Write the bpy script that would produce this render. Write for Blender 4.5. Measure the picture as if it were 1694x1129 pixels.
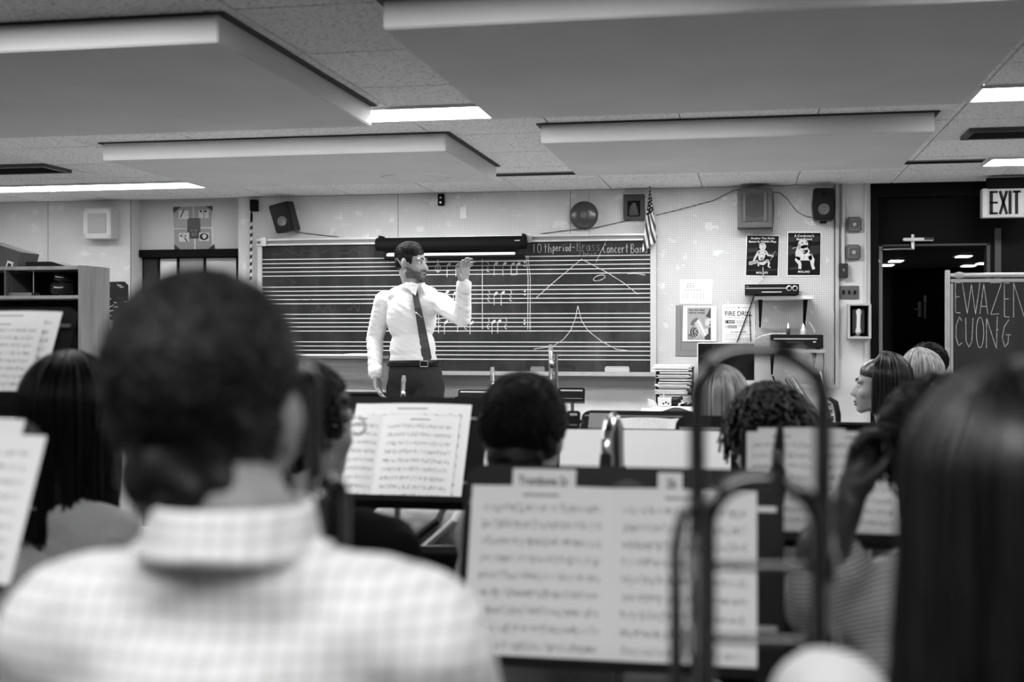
import bpy, bmesh, math, random
import numpy as np
from mathutils import Vector, Matrix

random.seed(7)
RNG = np.random.default_rng(11)
scene = bpy.context.scene
COL = scene.collection
for _o in list(bpy.data.objects):
    bpy.data.objects.remove(_o)

# ------------------------------------------------------------------ camera
F = 2050.0                       # focal length in pixels of the 1694 x 1129 frame
CX, HY = 847.0, 552.0            # principal column, horizon row
CAMZ = 1.44
YAW = math.radians(10.85)
CA, SA = math.cos(YAW), math.sin(YAW)
cam_d = bpy.data.cameras.new('camera')
cam = bpy.data.objects.new('camera', cam_d)
COL.objects.link(cam)
cam.location = (0, 0, CAMZ)
cam.rotation_euler = (math.pi / 2, 0, YAW)
cam_d.sensor_width = 36
cam_d.lens = F / 1694 * 36
cam_d.shift_y = -(564.5 - HY) / 1694
cam_d.clip_start = 0.05
cam_d.dof.use_dof = True
cam_d.dof.focus_distance = 7.4
cam_d.dof.aperture_fstop = 2.8
scene.camera = cam

# ------------------------------------------------------------------ world, exposure
world = bpy.data.worlds.new('world')
scene.world = world
world.use_nodes = True
world.node_tree.nodes['Background'].inputs[0].default_value = (1, 1, 1, 1)
world.node_tree.nodes['Background'].inputs[1].default_value = 0.0
scene.view_settings.view_transform = 'Standard'
scene.view_settings.look = 'None'
scene.view_settings.gamma = 1
scene.view_settings.use_curve_mapping = False
scene.view_settings.exposure = 1.18
LAMP = 11.0                      # radiance of the fluorescent ceiling lenses


def W(px, py, Y):
    """room point on the plane at depth Y that the photo shows at (px, py)"""
    xc = (px - CX) / F
    d = Y / (CA + xc * SA)
    return Vector((d * (xc * CA - SA), Y, CAMZ + (HY - py) / F * d))


def D(px, py, d):
    """room point at viewing distance d"""
    xc = (px - CX) / F
    return Vector((d * (xc * CA - SA), d * (CA + xc * SA), CAMZ + (HY - py) / F * d))


# ------------------------------------------------------------------ mesh helpers
class MB:
    def __init__(self):
        self.v, self.f, self.uv = [], [], None

    def add(self, vs, fs):
        o = len(self.v)
        self.v += [tuple(p) for p in vs]
        self.f += [tuple(i + o for i in f) for f in fs]
        return self

    def box(self, x0, x1, y0, y1, z0, z1, M=None):
        vs = [Vector((x, y, z)) for z in (z0, z1) for y in (y0, y1) for x in (x0, x1)]
        if M is not None:
            vs = [M @ p for p in vs]
        return self.add(vs, [(0, 2, 3, 1), (4, 5, 7, 6), (0, 1, 5, 4), (2, 6, 7, 3), (0, 4, 6, 2), (1, 3, 7, 5)])

    def tube(self, pts, r, n=10, caps=True, closed=False):
        pts = [Vector(p) for p in pts]
        m = len(pts)
        rs = r if isinstance(r, (list, tuple)) else [r] * m
        vs, fs = [], []
        nrm = None
        for i, p in enumerate(pts):
            a = pts[max(i - 1, 0)] if not closed else pts[(i - 1) % m]
            b = pts[min(i + 1, m - 1)] if not closed else pts[(i + 1) % m]
            t = (b - a)
            if t.length < 1e-9:
                t = Vector((0, 0, 1))
            t.normalize()
            if nrm is None:
                ref = Vector((0, 0, 1)) if abs(t.z) < .9 else Vector((1, 0, 0))
                nrm = t.cross(ref).normalized()
            else:
                nrm = (nrm - t * nrm.dot(t))
                nrm = nrm.normalized() if nrm.length > 1e-6 else t.orthogonal().normalized()
            bn = t.cross(nrm)
            for k in range(n):
                an = 2 * math.pi * k / n
                vs.append(p + (nrm * math.cos(an) + bn * math.sin(an)) * rs[i])
        last = m if closed else m - 1
        for i in range(last):
            j = (i + 1) % m
            for k in range(n):
                fs.append((i * n + k, i * n + (k + 1) % n, j * n + (k + 1) % n, j * n + k))
        if caps and not closed:
            fs.append(tuple(range(n - 1, -1, -1)))
            fs.append(tuple((m - 1) * n + k for k in range(n)))
        return self.add(vs, fs)

    def lathe(self, prof, M=None, n=24):
        """profile of (radius, z) turned about local z"""
        M = M or Matrix()
        vs, fs = [], []
        for r, z in prof:
            for k in range(n):
                a = 2 * math.pi * k / n
                vs.append(M @ Vector((r * math.cos(a), r * math.sin(a), z)))
        for i in range(len(prof) - 1):
            for k in range(n):
                fs.append((i * n + k, i * n + (k + 1) % n, (i + 1) * n + (k + 1) % n, (i + 1) * n + k))
        fs.append(tuple(range(n - 1, -1, -1)))
        fs.append(tuple((len(prof) - 1) * n + k for k in range(n)))
        return self.add(vs, fs)

    def ball(self, c, r, nu=16, nv=10, M=None):
        r = (r, r, r) if not isinstance(r, (tuple, list)) else r
        c = Vector(c)
        vs, fs = [], []
        for j in range(nv + 1):
            t = math.pi * j / nv
            for i in range(nu):
                a = 2 * math.pi * i / nu
                p = Vector((r[0] * math.sin(t) * math.cos(a), r[1] * math.sin(t) * math.sin(a), r[2] * math.cos(t)))
                if M is not None:
                    p = M @ p
                vs.append(c + p)
        for j in range(nv):
            for i in range(nu):
                fs.append((j * nu + i, (j + 1) * nu + i, (j + 1) * nu + (i + 1) % nu, j * nu + (i + 1) % nu))
        return self.add(vs, fs)

    def prism(self, poly, n):
        """closed polygon of points extruded by vector n"""
        poly = [Vector(p) for p in poly]
        k = len(poly)
        n = Vector(n)
        vs = poly + [p + n for p in poly]
        fs = [tuple(range(k)), tuple(range(2 * k - 1, k - 1, -1))]
        for i in range(k):
            j = (i + 1) % k
            fs.append((j, i, i + k, j + k))
        return self.add(vs, fs)

    def grid(self, P, nu, nv, uvs=False):
        """P(u,v) sheet"""
        o = len(self.v)
        for j in range(nv + 1):
            for i in range(nu + 1):
                self.v.append(tuple(P(i / nu, j / nv)))
        if uvs:
            self.uv = self.uv or {}
            for j in range(nv + 1):
                for i in range(nu + 1):
                    self.uv[o + j * (nu + 1) + i] = (i / nu, j / nv)
        for j in range(nv):
            for i in range(nu):
                a = o + j * (nu + 1) + i
                self.f.append((a, a + 1, a + nu + 2, a + nu + 1))
        return self

    def mesh(self, name, origin=(0, 0, 0), smooth=False, bevel=0, recalc=True, solid=0):
        me = bpy.data.meshes.new(name)
        o = Vector(origin)
        me.from_pydata([(p[0] - o.x, p[1] - o.y, p[2] - o.z) for p in self.v], [], self.f)
        if self.uv:
            ul = me.uv_layers.new(name='UVMap')
            for lp in me.loops:
                ul.data[lp.index].uv = self.uv.get(lp.vertex_index, (0, 0))
        if recalc or bevel or solid:
            bm = bmesh.new()
            bm.from_mesh(me)
            if recalc:
                bmesh.ops.recalc_face_normals(bm, faces=bm.faces)
            if bevel:
                es = [e for e in bm.edges if len(e.link_faces) == 2 and e.calc_face_angle(0) > .5]
                bmesh.ops.bevel(bm, geom=es, offset=bevel, segments=2, affect='EDGES', clamp_overlap=True)
            if solid:
                bmesh.ops.solidify(bm, geom=bm.faces[:], thickness=solid)
            bm.to_mesh(me)
            bm.free()
        if smooth:
            me.shade_smooth()
            if smooth != 'all':
                try:
                    me.set_sharp_from_angle(angle=math.radians(40))
                except Exception:
                    pass
        return me

    def base(self):
        a = np.array(self.v)
        lo, hi = a.min(0), a.max(0)
        return Vector(((lo[0] + hi[0]) / 2, (lo[1] + hi[1]) / 2, lo[2]))


def tag(o, label=None, cat=None, group=None, kind=None):
    if label:
        o['label'] = label
    if cat:
        o['category'] = cat
    if group:
        o['group'] = group
    if kind:
        o['kind'] = kind
    return o


def link(name, me, mat, loc=(0, 0, 0), parent=None):
    o = bpy.data.objects.new(name, me)
    COL.objects.link(o)
    o.location = loc
    if mat is not None:
        me.materials.clear()
        me.materials.append(mat)
    if parent is not None:
        o.parent = parent
    return o


def wpos(o):
    p = Vector((0, 0, 0))
    while o is not None:
        p += o.location
        o = o.parent
    return p


def thing(name, loc, label, cat, group=None):
    o = bpy.data.objects.new(name, None)
    COL.objects.link(o)
    o.location = loc
    o.empty_display_size = .1
    return tag(o, label, cat, group)


def part(name, mb, mat, root, smooth=False, bevel=0, label=None, **k):
    """mesh child; mb holds room coordinates, roots are unrotated"""
    o = link(name, mb.mesh(name, wpos(root), smooth, bevel, **k), mat, (0, 0, 0), root)
    if label:
        o['label'] = label
    return o


def solo(name, mb, mat, label, cat, group=None, smooth=False, bevel=0, **k):
    b = mb.base()
    return tag(link(name, mb.mesh(name, b, smooth, bevel, **k), mat, b), label, cat, group)


def struct(name, mb, mat, smooth=False, bevel=0):
    b = mb.base()
    return tag(link(name, mb.mesh(name, b, smooth, bevel), mat, b), kind='structure')


def copy_tree(o, parent=None):
    c = o.copy()
    COL.objects.link(c)
    c.parent = parent
    for ch in list(o.children):
        copy_tree(ch, c)
    return c


# ------------------------------------------------------------------ materials
MATS = {}


def nt(name):
    m = bpy.data.materials.new(name)
    m.use_nodes = True
    t = m.node_tree
    return m, t, t.nodes['Principled BSDF']


def N(t, typ, **k):
    n = t.nodes.new(typ)
    for a, b in k.items():
        setattr(n, a, b)
    return n


def math_n(t, op, a, b=None, c=None):
    n = N(t, 'ShaderNodeMath', operation=op)
    for i, x in enumerate((a, b, c)):
        if x is None:
            continue
        if isinstance(x, (int, float)):
            n.inputs[i].default_value = x
        else:
            t.links.new(x, n.inputs[i])
    return n.outputs[0]


def ramp_n(t, fac, stops, mode='LINEAR'):
    n = N(t, 'ShaderNodeValToRGB')
    n.color_ramp.interpolation = mode
    e = n.color_ramp.elements
    while len(e) < len(stops):
        e.new(.5)
    for i, (p, g) in enumerate(stops):
        e[i].position = p
        e[i].color = (g, g, g, 1)
    t.links.new(fac, n.inputs[0])
    return n.outputs[0]


def mix_n(t, fac, a, b):
    n = N(t, 'ShaderNodeMix', data_type='FLOAT')
    for s, x in ((n.inputs[0], fac), (n.inputs[2], a), (n.inputs[3], b)):
        if isinstance(x, (int, float)):
            s.default_value = x
        else:
            t.links.new(x, s)
    return n.outputs[0]


def mapped(t, scale=(1, 1, 1), src='Object', rot=(0, 0, 0)):
    tc = N(t, 'ShaderNodeTexCoord')
    mp = N(t, 'ShaderNodeMapping')
    mp.inputs['Scale'].default_value = scale
    mp.inputs['Rotation'].default_value = rot
    t.links.new(tc.outputs[src], mp.inputs[0])
    return mp.outputs[0]


def noise(t, vec, scale, detail=3, rough=.5):
    n = N(t, 'ShaderNodeTexNoise')
    n.inputs['Scale'].default_value = scale
    n.inputs['Detail'].default_value = detail
    n.inputs['Roughness'].default_value = rough
    t.links.new(vec, n.inputs['Vector'])
    return n.outputs[0]


def bump(t, b, h, strength=.3, dist=.01):
    n = N(t, 'ShaderNodeBump')
    n.inputs['Strength'].default_value = strength
    n.inputs['Distance'].default_value = dist
    t.links.new(h, n.inputs['Height'])
    t.links.new(n.outputs[0], b.inputs['Normal'])


def M(name, g=.5, rough=.6, metal=0., spec=.5, var=0., vscale=6., stretch=(1, 1, 1), bmp=None, coat=0.):
    """grey material; var = relative noise on the colour, bmp = (scale, strength, distance[, stretch])"""
    if name in MATS:
        return MATS[name]
    m, t, b = nt(name)
    b.inputs['Base Color'].default_value = (g, g, g, 1)
    b.inputs['Roughness'].default_value = rough
    b.inputs['Metallic'].default_value = metal
    b.inputs['Specular IOR Level'].default_value = spec
    b.inputs['Coat Weight'].default_value = coat
    if var:
        nz = noise(t, mapped(t, stretch), vscale, 4)
        c = ramp_n(t, nz, [(.3, g * (1 - var)), (.7, min(g * (1 + var), 1))])
        t.links.new(c, b.inputs['Base Color'])
    if bmp:
        s = bmp[3] if len(bmp) > 3 else (1, 1, 1)
        bump(t, b, noise(t, mapped(t, s), bmp[0], 3), bmp[1], bmp[2])
    MATS[name] = m
    return m


def emit(name, g, strength):
    if name in MATS:
        return MATS[name]
    m, t, b = nt(name)
    b.inputs['Base Color'].default_value = (g, g, g, 1)
    b.inputs['Emission Color'].default_value = (1, 1, 1, 1)
    b.inputs['Emission Strength'].default_value = strength
    MATS[name] = m
    return m


def mat_pegboard():
    m, t, b = nt('pegboard')
    tc = N(t, 'ShaderNodeTexCoord')
    geo = N(t, 'ShaderNodeNewGeometry')
    sep = N(t, 'ShaderNodeSeparateXYZ')
    t.links.new(geo.outputs['Position'], sep.inputs[0])
    P = .0112
    fx = math_n(t, 'SUBTRACT', math_n(t, 'FRACT', math_n(t, 'DIVIDE', sep.outputs[0], P)), .5)
    fz = math_n(t, 'SUBTRACT', math_n(t, 'FRACT', math_n(t, 'DIVIDE', sep.outputs[2], P)), .5)
    d = math_n(t, 'SQRT', math_n(t, 'ADD', math_n(t, 'MULTIPLY', fx, fx), math_n(t, 'MULTIPLY', fz, fz)))
    hole = math_n(t, 'LESS_THAN', d, .25)
    # holes painted shut in cloudy patches
    n1 = noise(t, geo.outputs['Position'], 15, 3)
    open_ = math_n(t, 'LESS_THAN', n1, .64)
    fac = math_n(t, 'MULTIPLY', hole, open_)
    base = ramp_n(t, noise(t, geo.outputs['Position'], 3, 4), [(.3, .52), (.7, .62)])
    c = mix_n(t, fac, base, .05)
    t.links.new(c, b.inputs['Base Color'])
    b.inputs['Roughness'].default_value = .55
    return m


def mat_ceiling_tile():
    m, t, b = nt('ceiling_tile')
    geo = N(t, 'ShaderNodeNewGeometry')
    mp = N(t, 'ShaderNodeMapping')
    mp.inputs['Scale'].default_value = (1, 2.6, 1)
    t.links.new(geo.outputs['Position'], mp.inputs[0])
    n1 = noise(t, mp.outputs[0], 52, 4, .7)
    n2 = noise(t, mp.outputs[0], 140, 2, .6)
    pit = math_n(t, 'MULTIPLY', ramp_n(t, n1, [(.54, 0), (.60, 1)]), ramp_n(t, n2, [(.40, 0), (.52, 1)]))
    oi = N(t, 'ShaderNodeObjectInfo')
    base = math_n(t, 'ADD', math_n(t, 'MULTIPLY', oi.outputs['Random'], .05), .68)
    t.links.new(mix_n(t, pit, base, .08), b.inputs['Base Color'])
    b.inputs['Roughness'].default_value = .9
    bump(t, b, math_n(t, 'SUBTRACT', 1., pit), .4, .004)
    return m


def mat_wood(name, g0, g1, axis=2, scale=18):
    m, t, b = nt(name)
    s = [14, 14, 14]
    s[axis] = .8
    n1 = noise(t, mapped(t, tuple(s)), scale / 10, 6, .65)
    t.links.new(ramp_n(t, n1, [(.3, g0), (.7, g1)]), b.inputs['Base Color'])
    b.inputs['Roughness'].default_value = .5
    return m


def mat_board(name, g=.022, smear=.05):
    m, t, b = nt(name)
    v = mapped(t, (1, 1, 1))
    n1 = noise(t, v, 1.6, 5, .65)
    n2 = noise(t, mapped(t, (3, 3, .7), rot=(0, .5, 0)), 3.2, 4, .6)
    s = math_n(t, 'MULTIPLY', ramp_n(t, n1, [(.38, 0), (.75, 1)]), ramp_n(t, n2, [(.35, .15), (.75, 1)]))
    t.links.new(math_n(t, 'ADD', math_n(t, 'MULTIPLY', s, smear), g), b.inputs['Base Color'])
    b.inputs['Roughness'].default_value = .55
    b.inputs['Specular IOR Level'].default_value = .15
    return m


def mat_sheet(name='printed_music', rows=9, ink=.06, paper=.74):
    m, t, b = nt(name)
    uv = N(t, 'ShaderNodeUVMap')
    sep = N(t, 'ShaderNodeSeparateXYZ')
    t.links.new(uv.outputs[0], sep.inputs[0])
    u, v = sep.outputs[0], sep.outputs[1]
    oi = N(t, 'ShaderNodeObjectInfo')
    vr = math_n(t, 'MULTIPLY', math_n(t, 'DIVIDE', math_n(t, 'SUBTRACT', v, .03), .89), float(rows))
    row = math_n(t, 'FLOOR', vr)
    r = math_n(t, 'FRACT', vr)
    k = math_n(t, 'MULTIPLY', math_n(t, 'DIVIDE', math_n(t, 'SUBTRACT', r, .34), .30), 4.)
    kk = math_n(t, 'ABSOLUTE', math_n(t, 'SUBTRACT', math_n(t, 'FRACT', math_n(t, 'ADD', k, .5)), .5))
    inband = math_n(t, 'MULTIPLY', math_n(t, 'GREATER_THAN', k, -.2), math_n(t, 'LESS_THAN', k, 4.2))
    line = math_n(t, 'MULTIPLY', math_n(t, 'LESS_THAN', kk, .10), inband)
    # notes: cells along the stave, some with beams
    vec = N(t, 'ShaderNodeCombineXYZ')
    t.links.new(math_n(t, 'MULTIPLY', u, 30.), vec.inputs[0])
    t.links.new(math_n(t, 'MULTIPLY', vr, 4.6), vec.inputs[1])
    t.links.new(math_n(t, 'MULTIPLY', oi.outputs['Random'], 50.), vec.inputs[2])
    vo = N(t, 'ShaderNodeTexVoronoi')
    vo.inputs['Scale'].default_value = 1.
    t.links.new(vec.outputs[0], vo.inputs['Vector'])
    nb = math_n(t, 'MULTIPLY', math_n(t, 'GREATER_THAN', r, .22), math_n(t, 'LESS_THAN', r, .76))
    head = math_n(t, 'MULTIPLY', math_n(t, 'LESS_THAN', vo.outputs['Distance'], .26), nb)
    vec2 = N(t, 'ShaderNodeCombineXYZ')
    t.links.new(math_n(t, 'MULTIPLY', u, 60.), vec2.inputs[0])
    t.links.new(math_n(t, 'MULTIPLY', row, 7.3), vec2.inputs[1])
    t.links.new(math_n(t, 'MULTIPLY', oi.outputs['Random'], 31.), vec2.inputs[2])
    stem = math_n(t, 'MULTIPLY', math_n(t, 'GREATER_THAN', noise(t, vec2.outputs[0], 1., 1), .56), inband)
    head = math_n(t, 'MAXIMUM', head, math_n(t, 'MULTIPLY', stem, .4))
    lim = math_n(t, 'MULTIPLY', math_n(t, 'GREATER_THAN', u, .08), math_n(t, 'LESS_THAN', u, .93))
    lim = math_n(t, 'MULTIPLY', lim, math_n(t, 'MULTIPLY', math_n(t, 'GREATER_THAN', v, .03), math_n(t, 'LESS_THAN', v, .91)))
    title = math_n(t, 'MULTIPLY', math_n(t, 'LESS_THAN', math_n(t, 'ABSOLUTE', math_n(t, 'SUBTRACT', v, .945)), .008),
                   math_n(t, 'LESS_THAN', math_n(t, 'ABSOLUTE', math_n(t, 'SUBTRACT', u, .5)), .13))
    inkf = math_n(t, 'MULTIPLY', math_n(t, 'MAXIMUM', math_n(t, 'MULTIPLY', line, .6), head), lim)
    inkf = math_n(t, 'MAXIMUM', inkf, math_n(t, 'MULTIPLY', title, .7))
    t.links.new(mix_n(t, inkf, paper, ink), b.inputs['Base Color'])
    b.inputs['Roughness'].default_value = .7
    return m


def mat_plaid():
    m, t, b = nt('plaid_cotton')
    tc = N(t, 'ShaderNodeTexCoord')
    nz = noise(t, tc.outputs['Object'], 7, 2)
    sep = N(t, 'ShaderNodeSeparateXYZ')
    t.links.new(tc.outputs['Object'], sep.inputs[0])
    w = math_n(t, 'MULTIPLY', math_n(t, 'SUBTRACT', nz, .5), .016)

    def lines(x, p, wd):
        p = .0155
        f = math_n(t, 'FRACT', math_n(t, 'DIVIDE', math_n(t, 'ADD', x, w), p))
        return math_n(t, 'LESS_THAN', f, wd)
    a = math_n(t, 'ADD', lines(sep.outputs[0], .0115, .34), lines(sep.outputs[2], .0115, .34))
    c = math_n(t, 'SUBTRACT', .66, math_n(t, 'MULTIPLY', a, .11))
    t.links.new(c, b.inputs['Base Color'])
    b.inputs['Roughness'].default_value = .8
    bump(t, b, noise(t, mapped(t, (1, 1, .5), rot=(0, .35, 0)), 9, 3), .75, .02)
    return m


def mat_stripes(name, g0, g1, axis, period, rot=(0, 0, 0), duty=.5, bmp=(8, .4, .02)):
    m, t, b = nt(name)
    v = mapped(t, rot=rot)
    sep = N(t, 'ShaderNodeSeparateXYZ')
    t.links.new(v, sep.inputs[0])
    f = math_n(t, 'FRACT', math_n(t, 'DIVIDE', sep.outputs[axis], period))
    t.links.new(mix_n(t, math_n(t, 'LESS_THAN', f, duty), g0, g1), b.inputs['Base Color'])
    b.inputs['Roughness'].default_value = .8
    if bmp:
        bump(t, b, noise(t, mapped(t), bmp[0], 3), bmp[1], bmp[2])
    return m


def mat_flag():
    m, t, b = nt('flag_cloth')
    uv = N(t, 'ShaderNodeUVMap')
    sep = N(t, 'ShaderNodeSeparateXYZ')
    t.links.new(uv.outputs[0], sep.inputs[0])
    u, v = sep.outputs[0], sep.outputs[1]
    st = math_n(t, 'LESS_THAN', math_n(t, 'FRACT', math_n(t, 'ADD', math_n(t, 'MULTIPLY', v, 4.6), .0)), .5)
    cant = math_n(t, 'MULTIPLY', math_n(t, 'LESS_THAN', u, .44), math_n(t, 'GREATER_THAN', v, .0))
    su = math_n(t, 'SUBTRACT', math_n(t, 'FRACT', math_n(t, 'MULTIPLY', u, 17.)), .5)
    row = math_n(t, 'FLOOR', math_n(t, 'MULTIPLY', u, 17.))
    sv = math_n(t, 'SUBTRACT', math_n(t, 'FRACT', math_n(t, 'ADD', math_n(t, 'MULTIPLY', v, 3.2), math_n(t, 'MULTIPLY', row, .5))), .5)
    dd = math_n(t, 'ADD', math_n(t, 'MULTIPLY', su, su), math_n(t, 'MULTIPLY', sv, sv))
    star = math_n(t, 'LESS_THAN', dd, .075)
    c1 = mix_n(t, st, .035, .75)
    c2 = mix_n(t, star, .008, .75)
    t.links.new(mix_n(t, cant, c1, c2), b.inputs['Base Color'])
    b.inputs['Roughness'].default_value = .7
    return m


def mat_floral():
    m, t, b = nt('floral_cloth')
    v = mapped(t)
    vo = N(t, 'ShaderNodeTexVoronoi')
    vo.inputs['Scale'].default_value = 26
    t.links.new(v, vo.inputs['Vector'])
    n1 = noise(t, v, 22, 4, .7)
    f = math_n(t, 'ADD', math_n(t, 'MULTIPLY', vo.outputs['Distance'], .7), math_n(t, 'MULTIPLY', n1, .6))
    t.links.new(ramp_n(t, f, [(.45, .30), (.62, .015)]), b.inputs['Base Color'])
    b.inputs['Roughness'].default_value = .8
    return m


PEG = mat_pegboard()
CEIL = mat_ceiling_tile()
PLASTER = M('painted_plaster', .55, .6, var=.05, vscale=3)
SLAB = M('acoustic_slab', .50, .75, var=.06, vscale=2.2, bmp=(60, .08, .004))
FLOORM = M('vinyl_floor', .62, .4, var=.2, vscale=5)
BLACKPAINT = M('black_paint', .003, .5, spec=.08)
DARKLIP = M('dark_lip', .02, .7)
LENS = emit('lamp_lens', .8, LAMP)
WHITEMET = M('white_metal', .6, .45)
ALU = M('aluminium', .55, .35, .6, var=.08, vscale=20)
CHALKB = mat_board('slate', .013, .06)
CHALK = M('chalk', .5, .95, spec=.1)
CHALKDIM = M('chalk_faint', .07, .95, spec=.1)
BLK = M('black_plastic', .005, .4, spec=.2)
BLKMATT = M('black_matt', .004, .7, spec=.1)
DKGREY = M('dark_grey_enamel', .025, .4, spec=.25)
MIDGREY = M('mid_grey', .18, .55)
LTGREY = M('light_grey', .42, .6)
PAPER = M('paper', .72, .8, spec=.2)
PAPER2 = M('paper_grey', .55, .8, spec=.2)
INK = M('ink', .02, .8, spec=.1)
INKGREY = M('ink_grey', .30, .8, spec=.1)
INKMID = M('ink_mid', .12, .8, spec=.1)
CHROME = M('polished_metal', .55, .14, 1.0)
BRASSY = M('lacquered_brass', .10, .08, 1.0)
STEEL = M('steel', .35, .3, .9)
WOODG = mat_wood('grey_wood', .06, .15, 0)
WOODV = mat_wood('bookcase_wood', .09, .17, 2)
WOODL = mat_wood('light_wood', .28, .42, 2)
SHEET = mat_sheet()
STANDBLK = M('stand_enamel', .004, .38, spec=.14, bmp=(120, .06, .002))
SKIN = M('skin', .30, .5, spec=.35, var=.06, vscale=25)
SKIN2 = M('skin_medium', .22, .5, spec=.35, var=.06, vscale=25)
SKIN3 = M('skin_dark', .022, .42, spec=.3, var=.1, vscale=25)
HAIRB = M('hair_black', .0025, .45, spec=.22)
HAIRS = M('hair_black_sheen', .004, .32, spec=.7)
HAIRM = M('hair_tousled', .003, .42, spec=.34)
HAIRD = M('hair_dark', .006, .5, spec=.3)
HAIRL = M('hair_blonde', .36, .4, spec=.5, var=.5, vscale=55, stretch=(1, 1, .08))
SHIRTW = M('white_shirt', .68, .8, spec=.2, bmp=(5, .5, .03, (1, 1, 3.2)))
PLAID = mat_plaid()
STRIPE = mat_stripes('striped_knit', .08, .36, 2, .0075, rot=(0, .25, 0), duty=.45)
TROUS = M('dark_wool', .018, .85, spec=.2, bmp=(9, .5, .02))
DENIM = M('dark_denim', .015, .85, bmp=(30, .3, .006))
JACKET = M('black_jacket', .003, .85, spec=.08, bmp=(9, .6, .02))
GREYKNIT = M('grey_knit', .30, .85, bmp=(9, .7, .03))
MIDKNIT = M('mid_knit', .14, .85, bmp=(9, .6, .02))
PALE = M('pale_cotton', .48, .8, bmp=(8, .7, .03))
EYEW = M('eye_white', .6, .25)
EYED = M('eye_dark', .008, .15)
LIP = M('lip', .14, .5)

CEILZ = 2.42
YB = 8.40

# ------------------------------------------------------------------ room shell
XL, XR, YF = -5.8, 2.7, -2.4
struct('floor', MB().box(XL - .1, XR + .1, 5.3, YB + .2, -.1, 0), FLOORM)
struct('floor_dark', MB().box(XL - .1, XR + .1, YF, 5.3, -.1, 0), M('low_bounce_floor', .03, .95, var=.2, vscale=40))  # unseen dark floor, put in to cut bounce onto the front ceiling panels
struct('floor_riser', MB().box(XL, XR, YF, 1.55, 0, .15), M('low_bounce_riser', .03, .95))  # riser top kept dark for the same reason, less bounced light
ce = struct('ceiling', MB().box(XL - .1, XR + .1, YF - .1, YB + .25, CEILZ + .02, CEILZ + .14), M('ceiling_deck', .03, .9))
tile_me = MB().box(-.303, .303, -.303, .303, 0, .02).mesh('ceiling_tile', bevel=.0025)
tile_me.materials.append(CEIL)
tx = [XL + .305 + .61 * i for i in range(14)]
ty = [YB - .305 - .61 * i for i in range(18)]
for x in tx:
    for y in ty:
        if y < 2.0:
            continue
        o = bpy.data.objects.new('ceiling_tile', tile_me)
        COL.objects.link(o)
        o.parent = ce
        o.location = Vector((x, y, CEILZ)) - wpos(ce)
mb = MB().box(XL, XR, YF, 1.79, CEILZ, CEILZ + .02)
part('ceiling_field', mb, CEIL, ce)

struct('wall_left', MB().box(XL - .12, XL, YF, YB + .2, 0, CEILZ + .02), PLASTER)
struct('wall_right', MB().box(XR, XR + .12, YF, YB, 0, CEILZ + .02), PLASTER)
struct('wall_front', MB().box(XL - .12, XR + .12, YF - .12, YF, 0, CEILZ + .02), PLASTER)

NX0, NX1 = W(218, 400, YB).x, W(395, 400, YB).x          # niche left of the chalkboard
DX0, DX1 = W(1440, 400, YB).x, 2.35                      # dark doorway bay
LIN0 = W(300, 425, YB + .15).z                           # underside of the niche lintel
wb = MB()
wb.box(XL, NX0, YB, YB + .16, 0, CEILZ + .02)
wb.box(NX0, NX1, YB + .15, YB + .27, LIN0 + .05, CEILZ + .02)
wb.box(NX1, DX0, YB, YB + .16, 0, CEILZ + .02)
wb.box(DX1, XR, YB, YB + .16, 0, CEILZ + .02)
wall = struct('wall_back', wb, PLASTER)
PEGZ = W(1383, 635, YB).z
edges = [NX1 + .004, -2.42, -1.2, W(1085, 400, YB).x - .45, W(1380, 400, YB).x]
for i in range(len(edges) - 1):
    part('pegboard_panel', MB().box(edges[i] + .0015, edges[i + 1] - .0015, YB - .02, YB - .0, PEGZ, CEILZ - .002), PEG, wall, bevel=.001)
edges = [XL, W(82, 400, YB).x, NX0]
for i in range(2):
    part('pegboard_panel', MB().box(edges[i] + .0015, edges[i + 1] - .0015, YB - .02, YB - .0, .9, CEILZ - .002), PEG, wall, bevel=.001)
x = W(1383, 400, YB - .03).x
struct('trim_1', MB().box(x - .004, x + .018, YB - .035, YB, PEGZ - .03, CEILZ - .003), LTGREY, bevel=.002)
struct('trim_2', MB().box(W(1085, 0, YB).x, x - .005, YB - .045, YB, PEGZ - .03, PEGZ - .001), LTGREY, bevel=.002)
x = W(1430, 400, YB).x
struct('trim_3', MB().box(x, x + .012, YB - .012, YB, 0, CEILZ - .003), PLASTER, bevel=.002)
struct('baseboard_back', MB().box(NX1 + .01, DX0 - .01, YB - .015, YB, 0, .1), DKGREY)

# niche: dark lintel over a glazed screen to the next room
n0, n1 = NX0 + .002, NX1 - .002
mb = MB().box(n0, n1, YB + .10, YB + .149, LIN0 - .003, W(300, 413, YB + .12).z)
struct('trim_4', mb, BLKMATT, bevel=.003)
screen = tag(bpy.data.objects.new('window_1', None), kind='structure')
COL.objects.link(screen)
screen.location = ((n0 + n1) / 2, YB + .2, 0)
fr = MB()
ys0, ys1 = YB + .16, YB + .20
fr.box(n0, n1, ys0, ys1, LIN0 - .012, LIN0 + .04)
fr.box(n0, n1, ys0, ys1, .0, .9)
xs = [W(p, 430, YB + .18).x for p in (236, 264, 296, 340, 394)]
for x in xs:
    fr.box(x - .008, x + .008, ys0, ys1, .9, LIN0)
part('window_frame', fr, BLKMATT, screen)
for i, g in enumerate((.02, .75, .35, .6)):
    part('pane', MB().box(xs[i] + .008, xs[i + 1] - .008, ys0 + .015, ys0 + .022, .9, LIN0 - .012), M('pane_%d' % i, g, .3), screen)
struct('wall_niche', MB().box(n0 - .1, n1 + .1, YB + .29, YB + .33, 0, CEILZ), PLASTER)

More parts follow.
